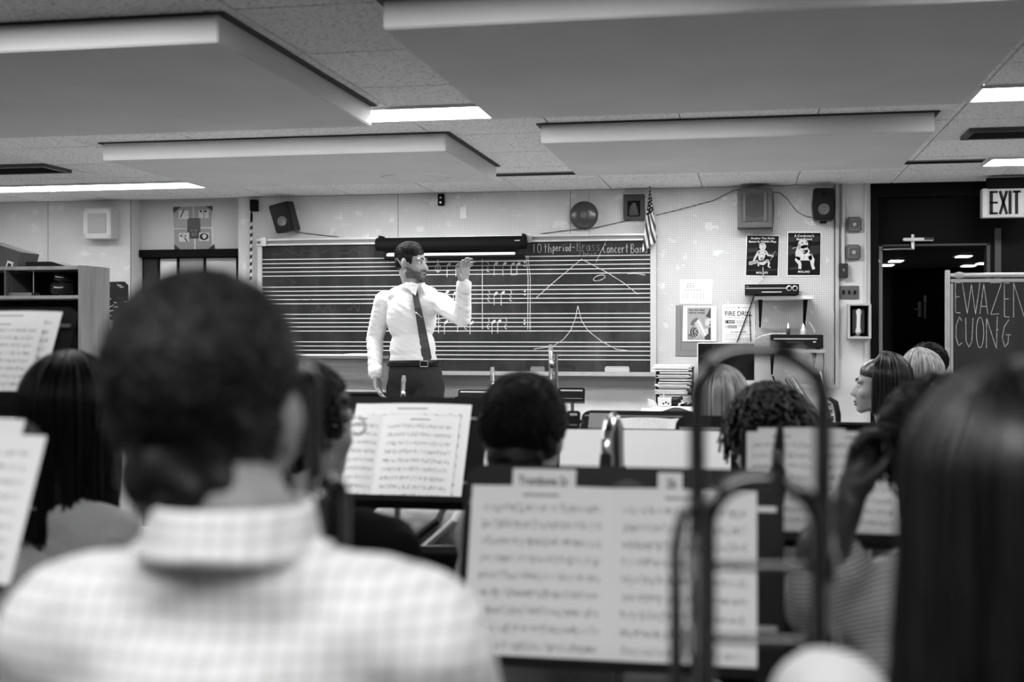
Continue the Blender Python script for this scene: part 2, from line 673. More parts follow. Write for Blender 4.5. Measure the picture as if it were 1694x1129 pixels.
# doorway bay: black transom, jambs, corridor beyond
YD = YB + .06
dz = W(1540, 404, YD).z
jx0, jx1 = W(1454, 450, YD).x, W(1637, 450, YD).x
mb = MB()
mb.box(DX0, jx0, YD, YD + .08, 0, CEILZ)
mb.box(jx1, DX1, YD, YD + .08, 0, CEILZ)
mb.box(jx0, jx1, YD, YD + .08, dz, CEILZ)
door = struct('wall_doorway', mb, BLACKPAINT)
fm = MB()
fm.box(DX0, DX0 + .05, YB - .015, YD, 0, CEILZ - .004)
fm.box(DX0 + .05, DX1, YB - .015, YD, CEILZ - .09, CEILZ - .004)
part('door_surround', fm, BLACKPAINT, door, bevel=.003)
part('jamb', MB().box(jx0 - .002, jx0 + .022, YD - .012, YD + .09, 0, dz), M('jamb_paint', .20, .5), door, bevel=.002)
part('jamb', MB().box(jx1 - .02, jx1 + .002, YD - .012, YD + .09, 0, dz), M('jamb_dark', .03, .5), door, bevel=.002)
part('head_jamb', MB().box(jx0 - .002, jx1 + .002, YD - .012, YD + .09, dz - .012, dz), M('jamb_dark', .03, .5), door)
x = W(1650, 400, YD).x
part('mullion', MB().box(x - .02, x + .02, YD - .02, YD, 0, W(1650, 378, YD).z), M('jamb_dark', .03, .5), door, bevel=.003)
x = W(1453, 440, YD).x
hb = MB().box(x - .012, x + .01, YD - .02, YD - .012, W(0, 450, YD).z, W(1453, 430, YD).z)
part('strike_plate', hb, STEEL, door)
# corridor
CY0, CY1, CZ = YD + .08, 17.2, 2.30
cx0, cx1 = jx0 - .5, 4.2
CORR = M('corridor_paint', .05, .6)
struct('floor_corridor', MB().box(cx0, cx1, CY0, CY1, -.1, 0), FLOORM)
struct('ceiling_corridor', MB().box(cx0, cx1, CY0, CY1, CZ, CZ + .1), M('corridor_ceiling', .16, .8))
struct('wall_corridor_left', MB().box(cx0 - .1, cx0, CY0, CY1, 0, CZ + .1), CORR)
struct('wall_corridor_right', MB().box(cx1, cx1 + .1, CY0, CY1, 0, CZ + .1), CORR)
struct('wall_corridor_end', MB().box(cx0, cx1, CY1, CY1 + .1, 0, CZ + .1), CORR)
YC = CY1 - .06
dl = thing('door_2', (W(1530, 500, YC).x, YC, 0), None, None)
tag(dl, kind='structure')
a, bq, c2 = W(1478, 500, YC).x, W(1529, 500, YC).x, W(1590, 500, YC).x
tz = W(1500, 440, YC).z
part('door_leaf', MB().box(a, bq - .006, YC, YC + .04, .02, tz), BLACKPAINT, dl, bevel=.003)
part('door_leaf', MB().box(bq + .006, c2, YC, YC + .04, .02, tz), BLACKPAINT, dl, bevel=.003)
p = W(1529, 495, YC)
part('lock_plate', MB().box(p.x - .01, p.x + .025, YC - .012, YC, p.z - .05, p.z + .05), STEEL, dl, bevel=.003)
p = W(1521, 512, YC)
mb = MB().box(p.x - .02, p.x + .02, YC - .01, YC, p.z - .10, p.z + .10)
mb.tube([(p.x, YC - .01, p.z), (p.x, YC - .05, p.z), (p.x - .07, YC - .05, p.z)], .009)
part('door_handle', mb, STEEL, dl, smooth=True)
p = W(1529, 515, YC)
part('lock_plate', MB().box(p.x - .005, p.x + .02, YC - .012, YC, p.z - .1, p.z + .1), STEEL, dl, bevel=.003)
CL = emit('corridor_lens', .8, 2.5)
k = 0
for (qx, qy, lab) in ((1482, 430, 'far left of the door closer'), (1467, 437, 'nearest the left jamb'), (1594, 422, 'largest, right of the closer arm'),
                 (1602, 438, 'below the largest one'), (1627, 434, 'nearest the right jamb')):
    d = (CZ - CAMZ) * F / (HY - qy)
    p = D(qx, qy, d)
    r = thing('corridor_light', (p.x, p.y, CZ), 'small bright corridor ceiling light seen through the doorway, ' + lab, 'ceiling light', 'corridor lights')
    part('frame', MB().box(p.x - .10, p.x + .10, p.y - .15, p.y + .15, CZ - .015, CZ), WHITEMET, r)
    part('lens', MB().box(p.x - .07, p.x + .07, p.y - .13, p.y + .13, CZ - .022, CZ - .015), CL, r)

# ------------------------------------------------------------------ ceiling slabs
def slab(x0, x1, y0, y1, label):
    r = thing('acoustic_panel', ((x0 + x1) / 2, (y0 + y1) / 2, CEILZ - .092), label, 'ceiling panel', 'thick acoustic panels under the ceiling')
    part('panel_body', MB().box(x0, x1, y0, y1, CEILZ - .092, CEILZ - .006), SLAB, r, bevel=.004)
    part('mounting_lip', MB().box(x0 - .022, x1 + .022, y0 - .010, y1 + .010, CEILZ - .006, CEILZ - .001), DARKLIP, r)
    return r


s1 = slab(-4.5, -1.59, 3.54, 5.10, 'thick grey acoustic ceiling panel, the one cut by the left picture edge')
s2 = slab(-1.05, .81, 3.48, 5.03, 'largest thick grey acoustic ceiling panel, at the top right of the picture')
s3 = slab(-3.26, -1.45, 5.85, 7.08, 'pale thick ceiling panel with a round water stain, above the conductor')
s4 = slab(-.955, .80, 5.70, 6.93, 'pale thick ceiling panel above the wall bell and the flag')
# water stain on the third slab
p = W(687, 293, 1)
d = (CEILZ - .092 - CAMZ) * F / (HY - 293)
p = D(687, 293, d)
mb = MB()
rr = random.Random(3)
for k in range(46):
    a = 2 * math.pi * k / 46
    for q in range(2):
        ra = .20 + rr.uniform(-.012, .016)
        an = a + rr.uniform(-.06, .06)
        c = Vector((p.x + ra * math.cos(an), p.y + .15 * ra / .2 * math.sin(an), CEILZ - .0925))
        w = rr.uniform(.006, .016)
        mb.add([c + Vector((w * math.cos(t_), w * math.sin(t_), 0)) for t_ in (0, 1.2, 2.5, 3.7, 5.)], [(0, 1, 2, 3, 4)])
part('flaked_paint_stain', mb, M('flake', .70, .9), s3, label='ring of flaked pale paint', recalc=False)

# ------------------------------------------------------------------ ceiling lights
def make_light(lit=True):
    r = thing('ceiling_light', (0, 0, 0), 'x', 'ceiling light')
    f = MB()
    f.box(-.608, .608, -.155, -.140, -.012, 0)
    f.box(-.608, .608, .140, .155, -.012, 0)
    f.box(-.608, -.592, -.14, .14, -.012, 0)
    f.box(.592, .608, -.14, .14, -.012, 0)
    part('frame', f, WHITEMET, r)
    part('lens', MB().box(-.592, .592, -.14, .14, -.010, -.002), LENS, r)
    return r


light0 = make_light()
used = [False]


LENSDIM = emit('lamp_lens_dimmed', .8, LAMP * .4)  # output lowered to dim the left wall and nearby pages
LENSBOOST = emit('lamp_lens_boosted', .8, LAMP * 1.7)  # output raised to brighten the back panels and ceiling


def place_light(x, y, label, group, dim=False):
    o = light0 if not used[0] else copy_tree(light0)
    used[0] = True
    o.location = (x, y, CEILZ)
    o['label'] = label
    o['group'] = group
    if dim:
        for c_ in o.children:
            if c_.name.startswith('lens'):
                c_.data = c_.data.copy()
                c_.data.materials[0] = LENSDIM if dim is True else LENSBOOST


R1 = 5.31
for i, x in enumerate([-4.08, -2.86]):
    place_light(x, R1, 'lit fluorescent ceiling fixture in the middle row, behind the left panels', 'middle row of ceiling lights, left')
place_light(-1.64, R1, 'lit fluorescent ceiling fixture between the two big front panels', 'middle row of ceiling lights')
place_light(-.42, R1, 'added dim fluorescent fixture, unseen behind the largest ceiling panel', 'middle row of ceiling lights', True)  # made-up fixture, lights the front face of the panel beyond
place_light(1.50, R1, 'lit fluorescent ceiling fixture at the right edge, its left end behind the largest panel', 'middle row of ceiling lights')
R2 = 7.56
place_light(-4.08, R2, 'lit fluorescent ceiling fixture near the left wall speaker box, right one of the pair', 'back row of ceiling lights', True)
place_light(-5.18, R2, 'lit fluorescent ceiling fixture at the far left edge by the wall speaker box', 'back row of ceiling lights', True)
place_light(1.92, R2 - .14, 'lit fluorescent ceiling fixture above the exit sign at the right edge', 'back row of ceiling lights')
for x in (-2.35,):
    place_light(x, 7.38, 'added extra-bright fluorescent ceiling fixture, unseen behind the stained ceiling panel', 'back row of ceiling lights, left', 2)  # unseen fixture added to light the back wall
for x in (-.33,):
    place_light(x, 7.38, 'added extra-bright fluorescent ceiling fixture, unseen behind the panel above the bell', 'back row of ceiling lights, middle', 2)  # likewise added out of sight for more light at the back
for y, lab, xs_ in ((3.10, 'row above the front players', (-3.8, -2.1, -.7, 1.2)), (.25, 'row above the camera', (-1.9, -.3, 1.3))):
    for x in xs_:
        place_light(x, y, 'lit fluorescent ceiling fixture in the ' + lab, lab, x == -.7)
# unlit slots in the back row
for (pa, pb, lab) in ((838, 957, 'thin dark ceiling slot above the rolled projection screen'), (1500, 1619, 'thin dark ceiling slot left of the exit sign light')):
    za = (CEILZ - CAMZ) * F / (HY - (287 if pa < 900 else 267))
    a, bq = D(pa, 287 if pa < 900 else 269, za), D(pb, 287 if pa < 900 else 265, za)
    x0, x1 = (a.x - .3, bq.x + .35) if pa < 900 else (a.x - .45, 1.3)
    y = (a.y + bq.y) / 2
    r = thing('air_slot', ((x0 + x1) / 2, y, CEILZ), lab, 'ceiling vent')
    f = MB().box(x0, x1, y - .06, y - .05, CEILZ - .006, CEILZ)
    f.box(x0, x1, y + .05, y + .06, CEILZ - .006, CEILZ)
    part('frame', f, MIDGREY, r)
    part('slot', MB().box(x0, x1, y - .05, y + .05, CEILZ - .004, CEILZ), BLKMATT, r)


def vent(px, py, lab, w=.6, dp=.3):
    d = (CEILZ - CAMZ) * F / (HY - py)
    p = D(px, py, d)
    r = thing('air_vent', (p.x, p.y, CEILZ), lab, 'ceiling vent')
    f = MB()
    for (x0, x1, y0, y1) in ((-w / 2, w / 2, -dp / 2, -dp / 2 + .03), (-w / 2, w / 2, dp / 2 - .03, dp / 2), (-w / 2, -w / 2 + .03, -dp / 2 + .03, dp / 2 - .03), (w / 2 - .03, w / 2, -dp / 2 + .03, dp / 2 - .03)):
        f.box(p.x + x0, p.x + x1, p.y + y0, p.y + y1, CEILZ - .02, CEILZ)
    part('frame', f, M('vent_frame', .06, .5), r, bevel=.002)
    part('duct_opening', MB().box(p.x - w / 2 + .03, p.x + w / 2 - .03, p.y - dp / 2 + .03, p.y + dp / 2 - .03, CEILZ - .004, CEILZ), BLKMATT, r)
    for k in range(7):
        y = p.y - dp / 2 + .05 + k * (dp - .1) / 6
        Mx = Matrix.Translation((p.x, y, CEILZ - .012)) @ Matrix.Rotation(.7, 4, 'X')
        part('slat', MB().box(-w / 2 + .03, w / 2 - .03, -.012, .012, -.001, .001, Mx), DKGREY, r)


vent(20, 278, 'dark louvred air vent in the ceiling at the left edge')
vent(1700, 216, 'dark louvred air vent in the ceiling at the right edge', .58, .26)

# ------------------------------------------------------------------ flat print helpers
def text_mesh(s, offset=0.0, align='CENTER', spacing=1.0):
    cu = bpy.data.curves.new('lettering', 'FONT')
    cu.body = s
    cu.size = 1
    cu.offset = offset
    cu.align_x = align
    cu.space_character = spacing
    cu.resolution_u = 3
    o = bpy.data.objects.new('lettering', cu)
    COL.objects.link(o)
    dg = bpy.context.evaluated_depsgraph_get()
    me = bpy.data.meshes.new_from_object(o.evaluated_get(dg))
    bpy.data.objects.remove(o)
    bpy.data.curves.remove(cu)
    return me


def text_on(s, px0, px1, py0, py1, Y, mat, root, offset=.01, thick=0.0, spacing=1.0, skew=0):
    """lettering fitted to the box px0..px1 / py0(top)..py1(bottom) on the plane Y, facing the camera side"""
    me = text_mesh(s, offset, 'LEFT', spacing)
    n = len(me.vertices)
    a = np.empty(n * 3)
    me.vertices.foreach_get('co', a)
    a = a.reshape(-1, 3)
    lo, hi = a.min(0), a.max(0)
    A, B = W(px0, py1, Y), W(px1, py0, Y)
    zl, zr = W(px0, py1, Y).z, W(px1, py1, Y).z
    o0 = wpos(root)
    u = (a[:, 0] - lo[0]) / max(hi[0] - lo[0], 1e-6)
    v = (a[:, 1] - lo[1]) / max(hi[1] - lo[1], 1e-6)
    out = np.empty_like(a)
    hgt = B.z - zr
    out[:, 0] = A.x + u * (B.x - A.x) - o0.x
    out[:, 1] = Y - o0.y
    out[:, 2] = zl + u * (zr - zl) + v * hgt - o0.z
    me.vertices.foreach_set('co', out.ravel())
    me.update()
    return link('lettering', me, mat, (0, 0, 0), root)


def flat(root, name, polys, Y, mat):
    """printed flat shapes: polygons in photo pixels on the plane Y"""
    if len(polys) <= 20:
        for pl in polys:
            n = len(pl)
            fs = [(i, i + 1, n - 2 - i, n - 1 - i) for i in range(n // 2 - 1)] if isinstance(pl, Band) else [tuple(range(n))]
            part(name, MB().add([W(x, y, Y) for x, y in pl], fs), mat, root, recalc=False)
        return
    mb = MB()
    for pl in polys:
        mb.add([W(x, y, Y) for x, y in pl], [tuple(range(len(pl)))])
    return tag(part(name, mb, mat, root, recalc=False), kind='stuff')


def ell(cx, cy, rx, ry, n=18, rot=0):
    return [(cx + rx * math.cos(t) * math.cos(rot) - ry * math.sin(t) * math.sin(rot),
             cy + rx * math.cos(t) * math.sin(rot) + ry * math.sin(t) * math.cos(rot)) for t in [2 * math.pi * k / n for k in range(n)]]


def band(pts, w):
    """closed outline of a thick polyline in pixels (w list of widths)"""
    L, R = [], []
    m = len(pts)
    for i, (x, y) in enumerate(pts):
        a = pts[max(i - 1, 0)]
        b = pts[min(i + 1, m - 1)]
        dx, dy = b[0] - a[0], b[1] - a[1]
        q = math.hypot(dx, dy) or 1
        ww = (w[i] if isinstance(w, (list, tuple)) else w) / 2
        L.append((x - dy / q * ww, y + dx / q * ww))
        R.append((x + dy / q * ww, y - dx / q * ww))
    return L + R[::-1]


class Band(list):
    pass


def tband(tf, pts, w):
    return Band(tf(x, y) for x, y in band(pts, w))


def strokes(root, name, lines, Y, mat, w=1.0, jit=.15):
    """drawn strokes as thin ribbons; pixel polylines on plane Y"""
    rr = random.Random(5)
    for ln in lines:
        mb = MB()
        # subdivide
        pts = []
        for i in range(len(ln) - 1):
            n = max(1, int(math.hypot(ln[i + 1][0] - ln[i][0], ln[i + 1][1] - ln[i][1]) / 3))
            for k in range(n):
                f = k / n
                pts.append((ln[i][0] * (1 - f) + ln[i + 1][0] * f, ln[i][1] * (1 - f) + ln[i + 1][1] * f))
        pts.append(ln[-1])
        m = len(pts)
        vs = []
        for i, (x, y) in enumerate(pts):
            a, b = pts[max(i - 1, 0)], pts[min(i + 1, m - 1)]
            dx, dy = b[0] - a[0], b[1] - a[1]
            q = math.hypot(dx, dy) or 1
            h = w / 2 * (1 + rr.uniform(-jit, jit) * 2)
            vs += [W(x - dy / q * h, y + dx / q * h, Y), W(x + dy / q * h, y - dx / q * h, Y)]
        mb.add(vs, [(2 * i, 2 * i + 1, 2 * i + 3, 2 * i + 2) for i in range(m - 1)])
        part(name, mb, mat, root, recalc=False)


def circ(cx, cy, rx, ry, n=14, a0=0, a1=2 * math.pi, rot=0):
    out = []
    for k in range(n + 1):
        t = a0 + (a1 - a0) * k / n
        x, y = rx * math.cos(t), ry * math.sin(t)
        out.append((cx + x * math.cos(rot) - y * math.sin(rot), cy + x * math.sin(rot) + y * math.cos(rot)))
    return out


GL = {  # hand lettering, unit box, y up
    '1': [[(.5, 0), (.5, 1)]],
    '0': [circ(.5, .5, .42, .5)],
    't': [[(.5, 1), (.5, 0)], [(.1, .68), (.95, .68)]],
    'h': [[(.15, 1), (.15, 0)], [(.15, .4), (.5, .58), (.8, .45), (.85, 0)]],
    'p': [[(.2, .6), (.15, -.4)], circ(.5, .32, .34, .27)],
    'e': [[(.1, .3), (.9, .36), (.7, .6), (.3, .55), (.1, .25), (.35, 0), (.9, .1)]],
    'r': [[(.2, .6), (.25, 0)], [(.25, .35), (.5, .58), (.9, .55)]],
    'i': [[(.5, .55), (.5, 0)], [(.48, .8), (.55, .86)]],
    'o': [circ(.5, .28, .36, .28)],
    'd': [circ(.42, .28, .33, .28), [(.8, 1), (.8, 0)]],
    'a': [circ(.42, .28, .33, .28), [(.8, .6), (.85, 0)]],
    's': [[(.85, .55), (.4, .62), (.2, .45), (.7, .25), (.75, .05), (.15, 0)]],
    'c': [[(.9, .5), (.5, .62), (.15, .3), (.45, 0), (.9, .08)]],
    'n': [[(.15, .6), (.15, 0)], [(.15, .35), (.5, .6), (.8, .45), (.85, 0)]],
    'B': [[(.1, 1), (.1, 0)], [(.1, 1), (.7, 1), (.8, .75), (.15, .52), (.85, .4), (.95, .15), (.6, -.02), (.05, 0)]],
    'C': [[(.9, .85), (.6, 1), (.15, .7), (.1, .3), (.45, 0), (.95, .1)]],
    '-': [[(.1, .45), (.9, .5)]],
    ' ': [],
    'E': [[(.85, 1), (.1, 1), (.12, 0), (.8, -.02)], [(.12, .52), (.7, .53)]],
    'W': [[(.0, 1), (.28, 0), (.52, .95), (.75, -.02), (1, 1)]],
    'A': [[(.05, 0), (.5, 1), (.95, 0)], [(.2, .25), (.8, .25)]],
    'Z': [[(.05, 1), (.95, 1), (.1, 0), (.75, .02)]],
    'N': [[(.05, 0), (.05, 1), (.9, -.02), (.97, 1.05)]],
    'U': [[(.05, 1), (.1, .2), (.45, 0), (.8, .2), (.95, 1)]],
    'O': [circ(.5, .5, .42, .52)],
    'G': [[(.85, 1), (.35, .75), (.12, .35), (.4, 0), (.75, .15), (.8, .45)], [(.5, .45), (1.05, .45)]],
}


def hand(s, x0, x1, y0, y1, slope=0):
    """hand lettering laid out between pixels x0..x1, baseline y1, cap line y0"""
    out = []
    wd = (x1 - x0) / len(s)
    for i, ch in enumerate(s):
        for ln in GL[ch]:
            out.append([(x0 + (i + .08 + .84 * p[0]) * wd, y1 + slope * (i * wd) - p[1] * (y1 - y0)) for p in ln])
    return out


# ------------------------------------------------------------------ big chalkboard
YC0 = YB - .06            # face of the writing surface
bl, br_ = W(434, 500, YC0).x, W(1076, 500, YC0).x
bt, bb = W(1076, 398, YC0).z, W(1076, 617, YC0).z
board = thing('chalkboard', ((bl + br_) / 2, YB - .05, bb), 'long black chalkboard ruled with white music staves, behind the conductor', 'chalkboard')
part('writing_surface', MB().box(bl, br_, YC0, YB - .021, bb, bt), CHALKB, board)
part('side_frame', MB().box(bl - .035, bl, YC0 - .012, YB - .021, bb, bt), LTGREY, board, bevel=.002)
part('side_frame', MB().box(br_, br_ + .04, YC0 - .012, YB - .021, bb, bt), LTGREY, board, bevel=.002)
rail = MB().box(bl - .035, br_ + .04, YC0 - .02, YB - .021, bt, bt + .012)
rail.box(bl - .035, br_ + .04, YC0 - .02, YB - .021, bt + .034, bt + .046)
part('map_rail', rail, ALU, board, bevel=.001)
part('map_rail_channel', MB().box(bl - .035, br_ + .04, YC0 - .008, YB - .021, bt + .012, bt + .034), MIDGREY, board)
tr = MB().box(bl - .035, br_ + .04, YC0 - .075, YB - .021, bb - .022, bb)
tr.box(bl - .035, br_ + .04, YC0 - .08, YC0 - .075, bb - .022, bb + .006)
part('chalk_tray', tr, ALU, board, bevel=.001)
part('apron', MB().box(bl - .03, br_ + .035, YC0 + .01, YB - .005, bb - .10, bb - .022), MIDGREY, board)
clip = MB()
for px in (437, 875):
    p = W(px, 396, YC0 - .02)
    clip.box(p.x - .02, p.x + .02, YC0 - .04, YC0 - .02, bt - .005, bt + .06)
part('rail_clip', clip, ALU, board, bevel=.003)
YS = YC0 - .0015
k85 = 4.1317
ylines = []
for base in (422.2, 470.8, 518.6, 566.6):
    for j in range(5):
        z = W(1075, base + j * 7.3 - (0 if base < 560 else 0), YS).z
        ylines.append(z)
for z in ylines:
    part('stave_line', MB().box(bl + .002, br_ - .002, YS - .0005, YC0, z - .0027, z + .0027), M('painted_line', .60, .8), board)
# chalked notes (pixels of the photo)
def Zc(x, y):
    return (680 + x / k85, 400 + y / k85)


ch = []
heads = []


def note(x, y, stem):
    heads.append([Zc(*q) for q in ell(x, y, 17, 9, 10, -.75)])
    ch.append([Zc(x - 12, y + 8), Zc(x - 12, y + stem)])


def rest(x, y, h):
    ch.append([Zc(x, y), Zc(x + 14, y + h * .25), Zc(x - 2, y + h * .48), Zc(x + 12, y + h * .6), Zc(x - 4, y + h * .75), Zc(x + 4, y + h * .98), Zc(x + 14, y + h)])


for (x, y, s) in ((258, 158, 85), (318, 158, 80), (412, 162, 65), (580, 152, 80), (640, 152, 80), (696, 155, 72), (735, 153, 72),
                  (248, 345, 90), (302, 352, 70), (333, 352, 70), (580, 355, 80), (628, 350, 85),
                  (240, 550, 82), (565, 548, 82), (604, 545, 82), (415, 555, 78), (330, 560, 60)):
    note(x, y, s)
for (x, y, h) in ((360, 135, 75), (520, 140, 66), (525, 330, 78), (675, 328, 78), (522, 520, 76), (642, 518, 80), (368, 540, 60), (380, 345, 50)):
    rest(x, y, h)
ch += [[Zc(684, 228), Zc(727, 224)], [Zc(787, 97), Zc(800, 250), Zc(797, 600)], [Zc(798, 97), Zc(815, 250), Zc(813, 600)],
       [Zc(487, 98), Zc(487, 600)]]
ch += [[Zc(*p) for p in circ(183, 180, 17, 28)], [Zc(183, 118), Zc(183, 212)], [Zc(*p) for p in circ(185, 555, 20, 26, a0=.6, a1=5.6)], [Zc(188, 500), Zc(188, 628)]]
for (x, y) in ((776, 142), (776, 165), (778, 340), (778, 362), (776, 538), (776, 562)):
    heads.append([Zc(*q) for q in ell(x, y, 7, 7, 8)])
ch += [[Zc(855, 385), Zc(960, 290), Zc(1165, 120)], [Zc(1165, 120), Zc(1330, 205), Zc(1450, 280), Zc(1550, 360)],
       [Zc(*p) for p in circ(1286, 248, 42, 17, rot=-.3)], [Zc(1480, 220), Zc(1530, 217), Zc(1600, 228)],
       [Zc(1140, 438), Zc(1125, 520), Zc(1090, 610), Zc(1040, 670), Zc(970, 715), Zc(840, 735)],
       [Zc(1140, 438), Zc(1165, 540), Zc(1210, 610), Zc(1300, 680), Zc(1400, 735), Zc(1500, 748)]]
strokes(board, 'chalk_drawing', ch, YS - .0012, CHALK, 1.0)
for h_ in heads:
    flat(board, 'chalk_note', [h_], YS - .0013, CHALK)
# title line written at the top right
k53 = 5.377


def Zt(x, y):
    return (800 + x / k53, 290 + y / k53)


ti = []
ti += hand('10', *[Zt(425, 0)[0], Zt(520, 0)[0]], Zt(0, 612)[1], Zt(0, 690)[1])
ti += hand('th', Zt(530, 0)[0], Zt(610, 0)[0], Zt(0, 610)[1], Zt(0, 690)[1])
ti += hand('period', Zt(612, 0)[0], Zt(780, 0)[0], Zt(0, 608)[1], Zt(0, 676)[1])
ti += hand('-', Zt(780, 0)[0], Zt(815, 0)[0], Zt(0, 610)[1], Zt(0, 670)[1])
ti += [[Zt(1095, 578), Zt(1000, 772)]]
ti += hand('Concert', Zt(1060, 0)[0], Zt(1290, 0)[0], Zt(0, 612)[1], Zt(0, 690)[1])
ti += hand('Band', Zt(1305, 0)[0], Zt(1465, 0)[0], Zt(0, 615)[1], Zt(0, 690)[1])
strokes(board, 'chalk_lettering', ti, YS - .0012, CHALK, .75)
ti = hand('Brass', Zt(825, 0)[0], Zt(1040, 0)[0], Zt(0, 590)[1], Zt(0, 672)[1])
ti += hand('Choir', Zt(850, 0)[0], Zt(1010, 0)[0], Zt(0, 672)[1], Zt(0, 720)[1])
strokes(board, 'chalk_lettering', ti, YS - .0012, M('chalk_mid', .2, .95, spec=.1), .7)
ti = []
# ghost writing left on the slate
def scrib(x0, x1, y, a, f):
    return [(x0 + (x1 - x0) * k / 30, y + a * math.sin(k / 30 * f) + .4 * a * math.sin(k / 30 * f * 2.3 + 1)) for k in range(31)]


ti += [scrib(450, 545, 418, 4, 18), scrib(560, 610, 417, 3, 9), scrib(515, 555, 512, 5, 16), scrib(575, 600, 508, 6, 12), circ(506, 494, 9, 4), scrib(455, 490, 463, 4, 9)]
strokes(board, 'chalk_lettering', ti, YS - .0012, CHALKDIM, .7)

# things on the tray
def tray_item(px0, px1, py0, py1, label, mat, dy=.05):
    Y = YC0 - dy
    a, b = W(px0, py1, Y), W(px1, py0, Y)
    mb = MB().box(a.x, b.x, Y - .02, Y + .025, bb + .0005, bb + max(b.z - a.z, .02))
    mb.box(a.x + .004, b.x - .004, Y - .016, Y + .021, bb + max(b.z - a.z, .02), bb + max(b.z - a.z, .02) + .006)
    solo('board_eraser', mb, mat, label, 'eraser', 'erasers on the chalk tray', bevel=.003)


tray_item(1001, 1041, 611, 620, 'pale felt board eraser on the chalk tray, nearest the flag', LTGREY)
tray_item(924, 950, 611, 620, 'dark board eraser on the chalk tray right of the silver flutes', DKGREY)
tray_item(878, 901, 611, 619, 'pale board eraser on the chalk tray above the middle head', MIDGREY)

# rolled projection screen
Yp = YC0 - .12
scr = thing('projection_screen', W(753, 417, Yp), 'black rolled up projection screen hung over the chalkboard top', 'projection screen')
a, b = W(623, 405, Yp), W(871, 398, Yp)
R_ = .048
zc = W(753, 403, Yp).z
hexp = [(math.cos(t) * R_, math.sin(t) * R_) for t in [math.pi / 8 + k * math.pi / 4 for k in range(8)]]
mb = MB().prism([(a.x, Yp + p[0], zc + p[1]) for p in hexp], (b.x - a.x, 0, 0))
part('case', mb, BLKMATT, scr, bevel=.004)
mb = MB()
za = zc - R_ - .020
mb.box(W(640, 0, Yp).x, W(852, 0, Yp).x, Yp - .012, Yp + .012, za - .014, za + .004)
part('batten', mb, M('screen_batten', .7, .4), scr, bevel=.003)
part('screen_roll', MB().tube([(W(636, 0, Yp).x, Yp + .005, za - .026), (W(868, 0, Yp).x, Yp + .005, za - .026)], .014, 10), BLKMATT, scr, smooth=True)
for x in (a.x + .015, b.x - .03):
    part('hanger', MB().box(x, x + .015, Yp - .01, YC0 - .021, zc + R_ - .01, bt + .05), BLKMATT, scr)
part('maker_label', MB().box(W(643, 0, Yp).x, W(657, 0, Yp).x, Yp - .016, Yp - .0122, za - .016, za + .008), PAPER2, scr)
p = W(856, 398, Yp - R_)
part('end_badge', MB().box(p.x - .02, p.x + .016, Yp - R_ - .002, Yp - R_ + .004, p.z - .003, p.z + .003), LTGREY, scr)

# ------------------------------------------------------------------ wall equipment
YW = YB - .022        # in front of the pegboard


def box_px(mb, px0, px1, py0, py1, Y0, Y1):
    a, b = W(px0, py1, Y0), W(px1, py0, Y0)
    return mb.box(a.x, b.x, Y0, Y1, a.z, b.z)


# fire bell
c = W(965.5, 356, YW - .05)
bell = thing('fire_bell', (c.x, YW, c.z), 'round dark fire alarm bell on the pegboard above the chalkboard', 'bell')
Mx = Matrix.Translation((c.x, YW, c.z)) @ Matrix.Rotation(math.pi / 2, 4, 'X')
part('back_box', MB().lathe([(.05, 0), (.05, .03)], Mx, 20), DKGREY, bell)
part('gong', MB().lathe([(.094, .02), (.097, .03), (.095, .042), (.082, .054), (.05, .062), (.022, .064)], Mx, 40), M('bell_enamel', .035, .28, spec=.6), bell, smooth=True)
part('hub_nut', MB().lathe([(.022, .062), (.021, .068), (.008, .07), (.008, .075)], Mx, 20), M('bell_hub', .10, .35), bell, smooth=True)
# strobe beacon
st = thing('alarm_strobe', W(1048, 364, YW), 'dark square alarm strobe with a clear lens between bell and flag', 'alarm')
mb = box_px(MB(), 1031, 1066, 321, 364, YW - .045, YW)
part('housing', mb, DKGREY, st, bevel=.004)
mb = box_px(MB(), 1038, 1059, 332, 358, YW - .052, YW - .046)
part('recess', mb, BLKMATT, st)
a, b = W(1040, 357, YW - .07), W(1057, 335, YW - .07)
mb = MB()
mb.prism([(a.x, YW - .075, a.z), (b.x, YW - .075, a.z), (b.x - .008, YW - .085, b.z - .03), (b.x - .025, YW - .07, b.z), (a.x + .025, YW - .07, b.z), (a.x + .008, YW - .085, b.z - .03)], (0, .022, 0))
gl = M('strobe_lens', .05, .08, spec=.9)
part('lens', mb, gl, st, bevel=.004)
# loudspeakers
lab = 'large square dark brown loudspeaker box above the left poster'
sp = thing('loudspeaker', W(1248, 378, YW), lab, 'loudspeaker')
part('cabinet', box_px(MB(), 1220, 1277, 311, 377, YW - .16, YW), M('speaker_veneer', .045, .5, var=.2, vscale=20), sp, bevel=.004)
part('grille_frame', box_px(MB(), 1226, 1271, 319, 367, YW - .168, YW - .16), M('speaker_dark', .03, .6), sp, bevel=.003)
c = W(1248, 341, YW - .17)
Mx = Matrix.Translation((c.x, YW - .168, c.z)) @ Matrix.Rotation(math.pi / 2, 4, 'X')
part('cone', MB().lathe([(.075, 0), (.075, .004), (.06, .004), (.02, .001), (.01, .006)], Mx, 28), M('speaker_cone', .025, .7), sp, smooth=True)
for px in (1229, 1264):
    part('side_slat', box_px(MB(), px, px + 4, 319, 367, YW - .174, YW - .168), M('speaker_dark2', .06, .5), sp)

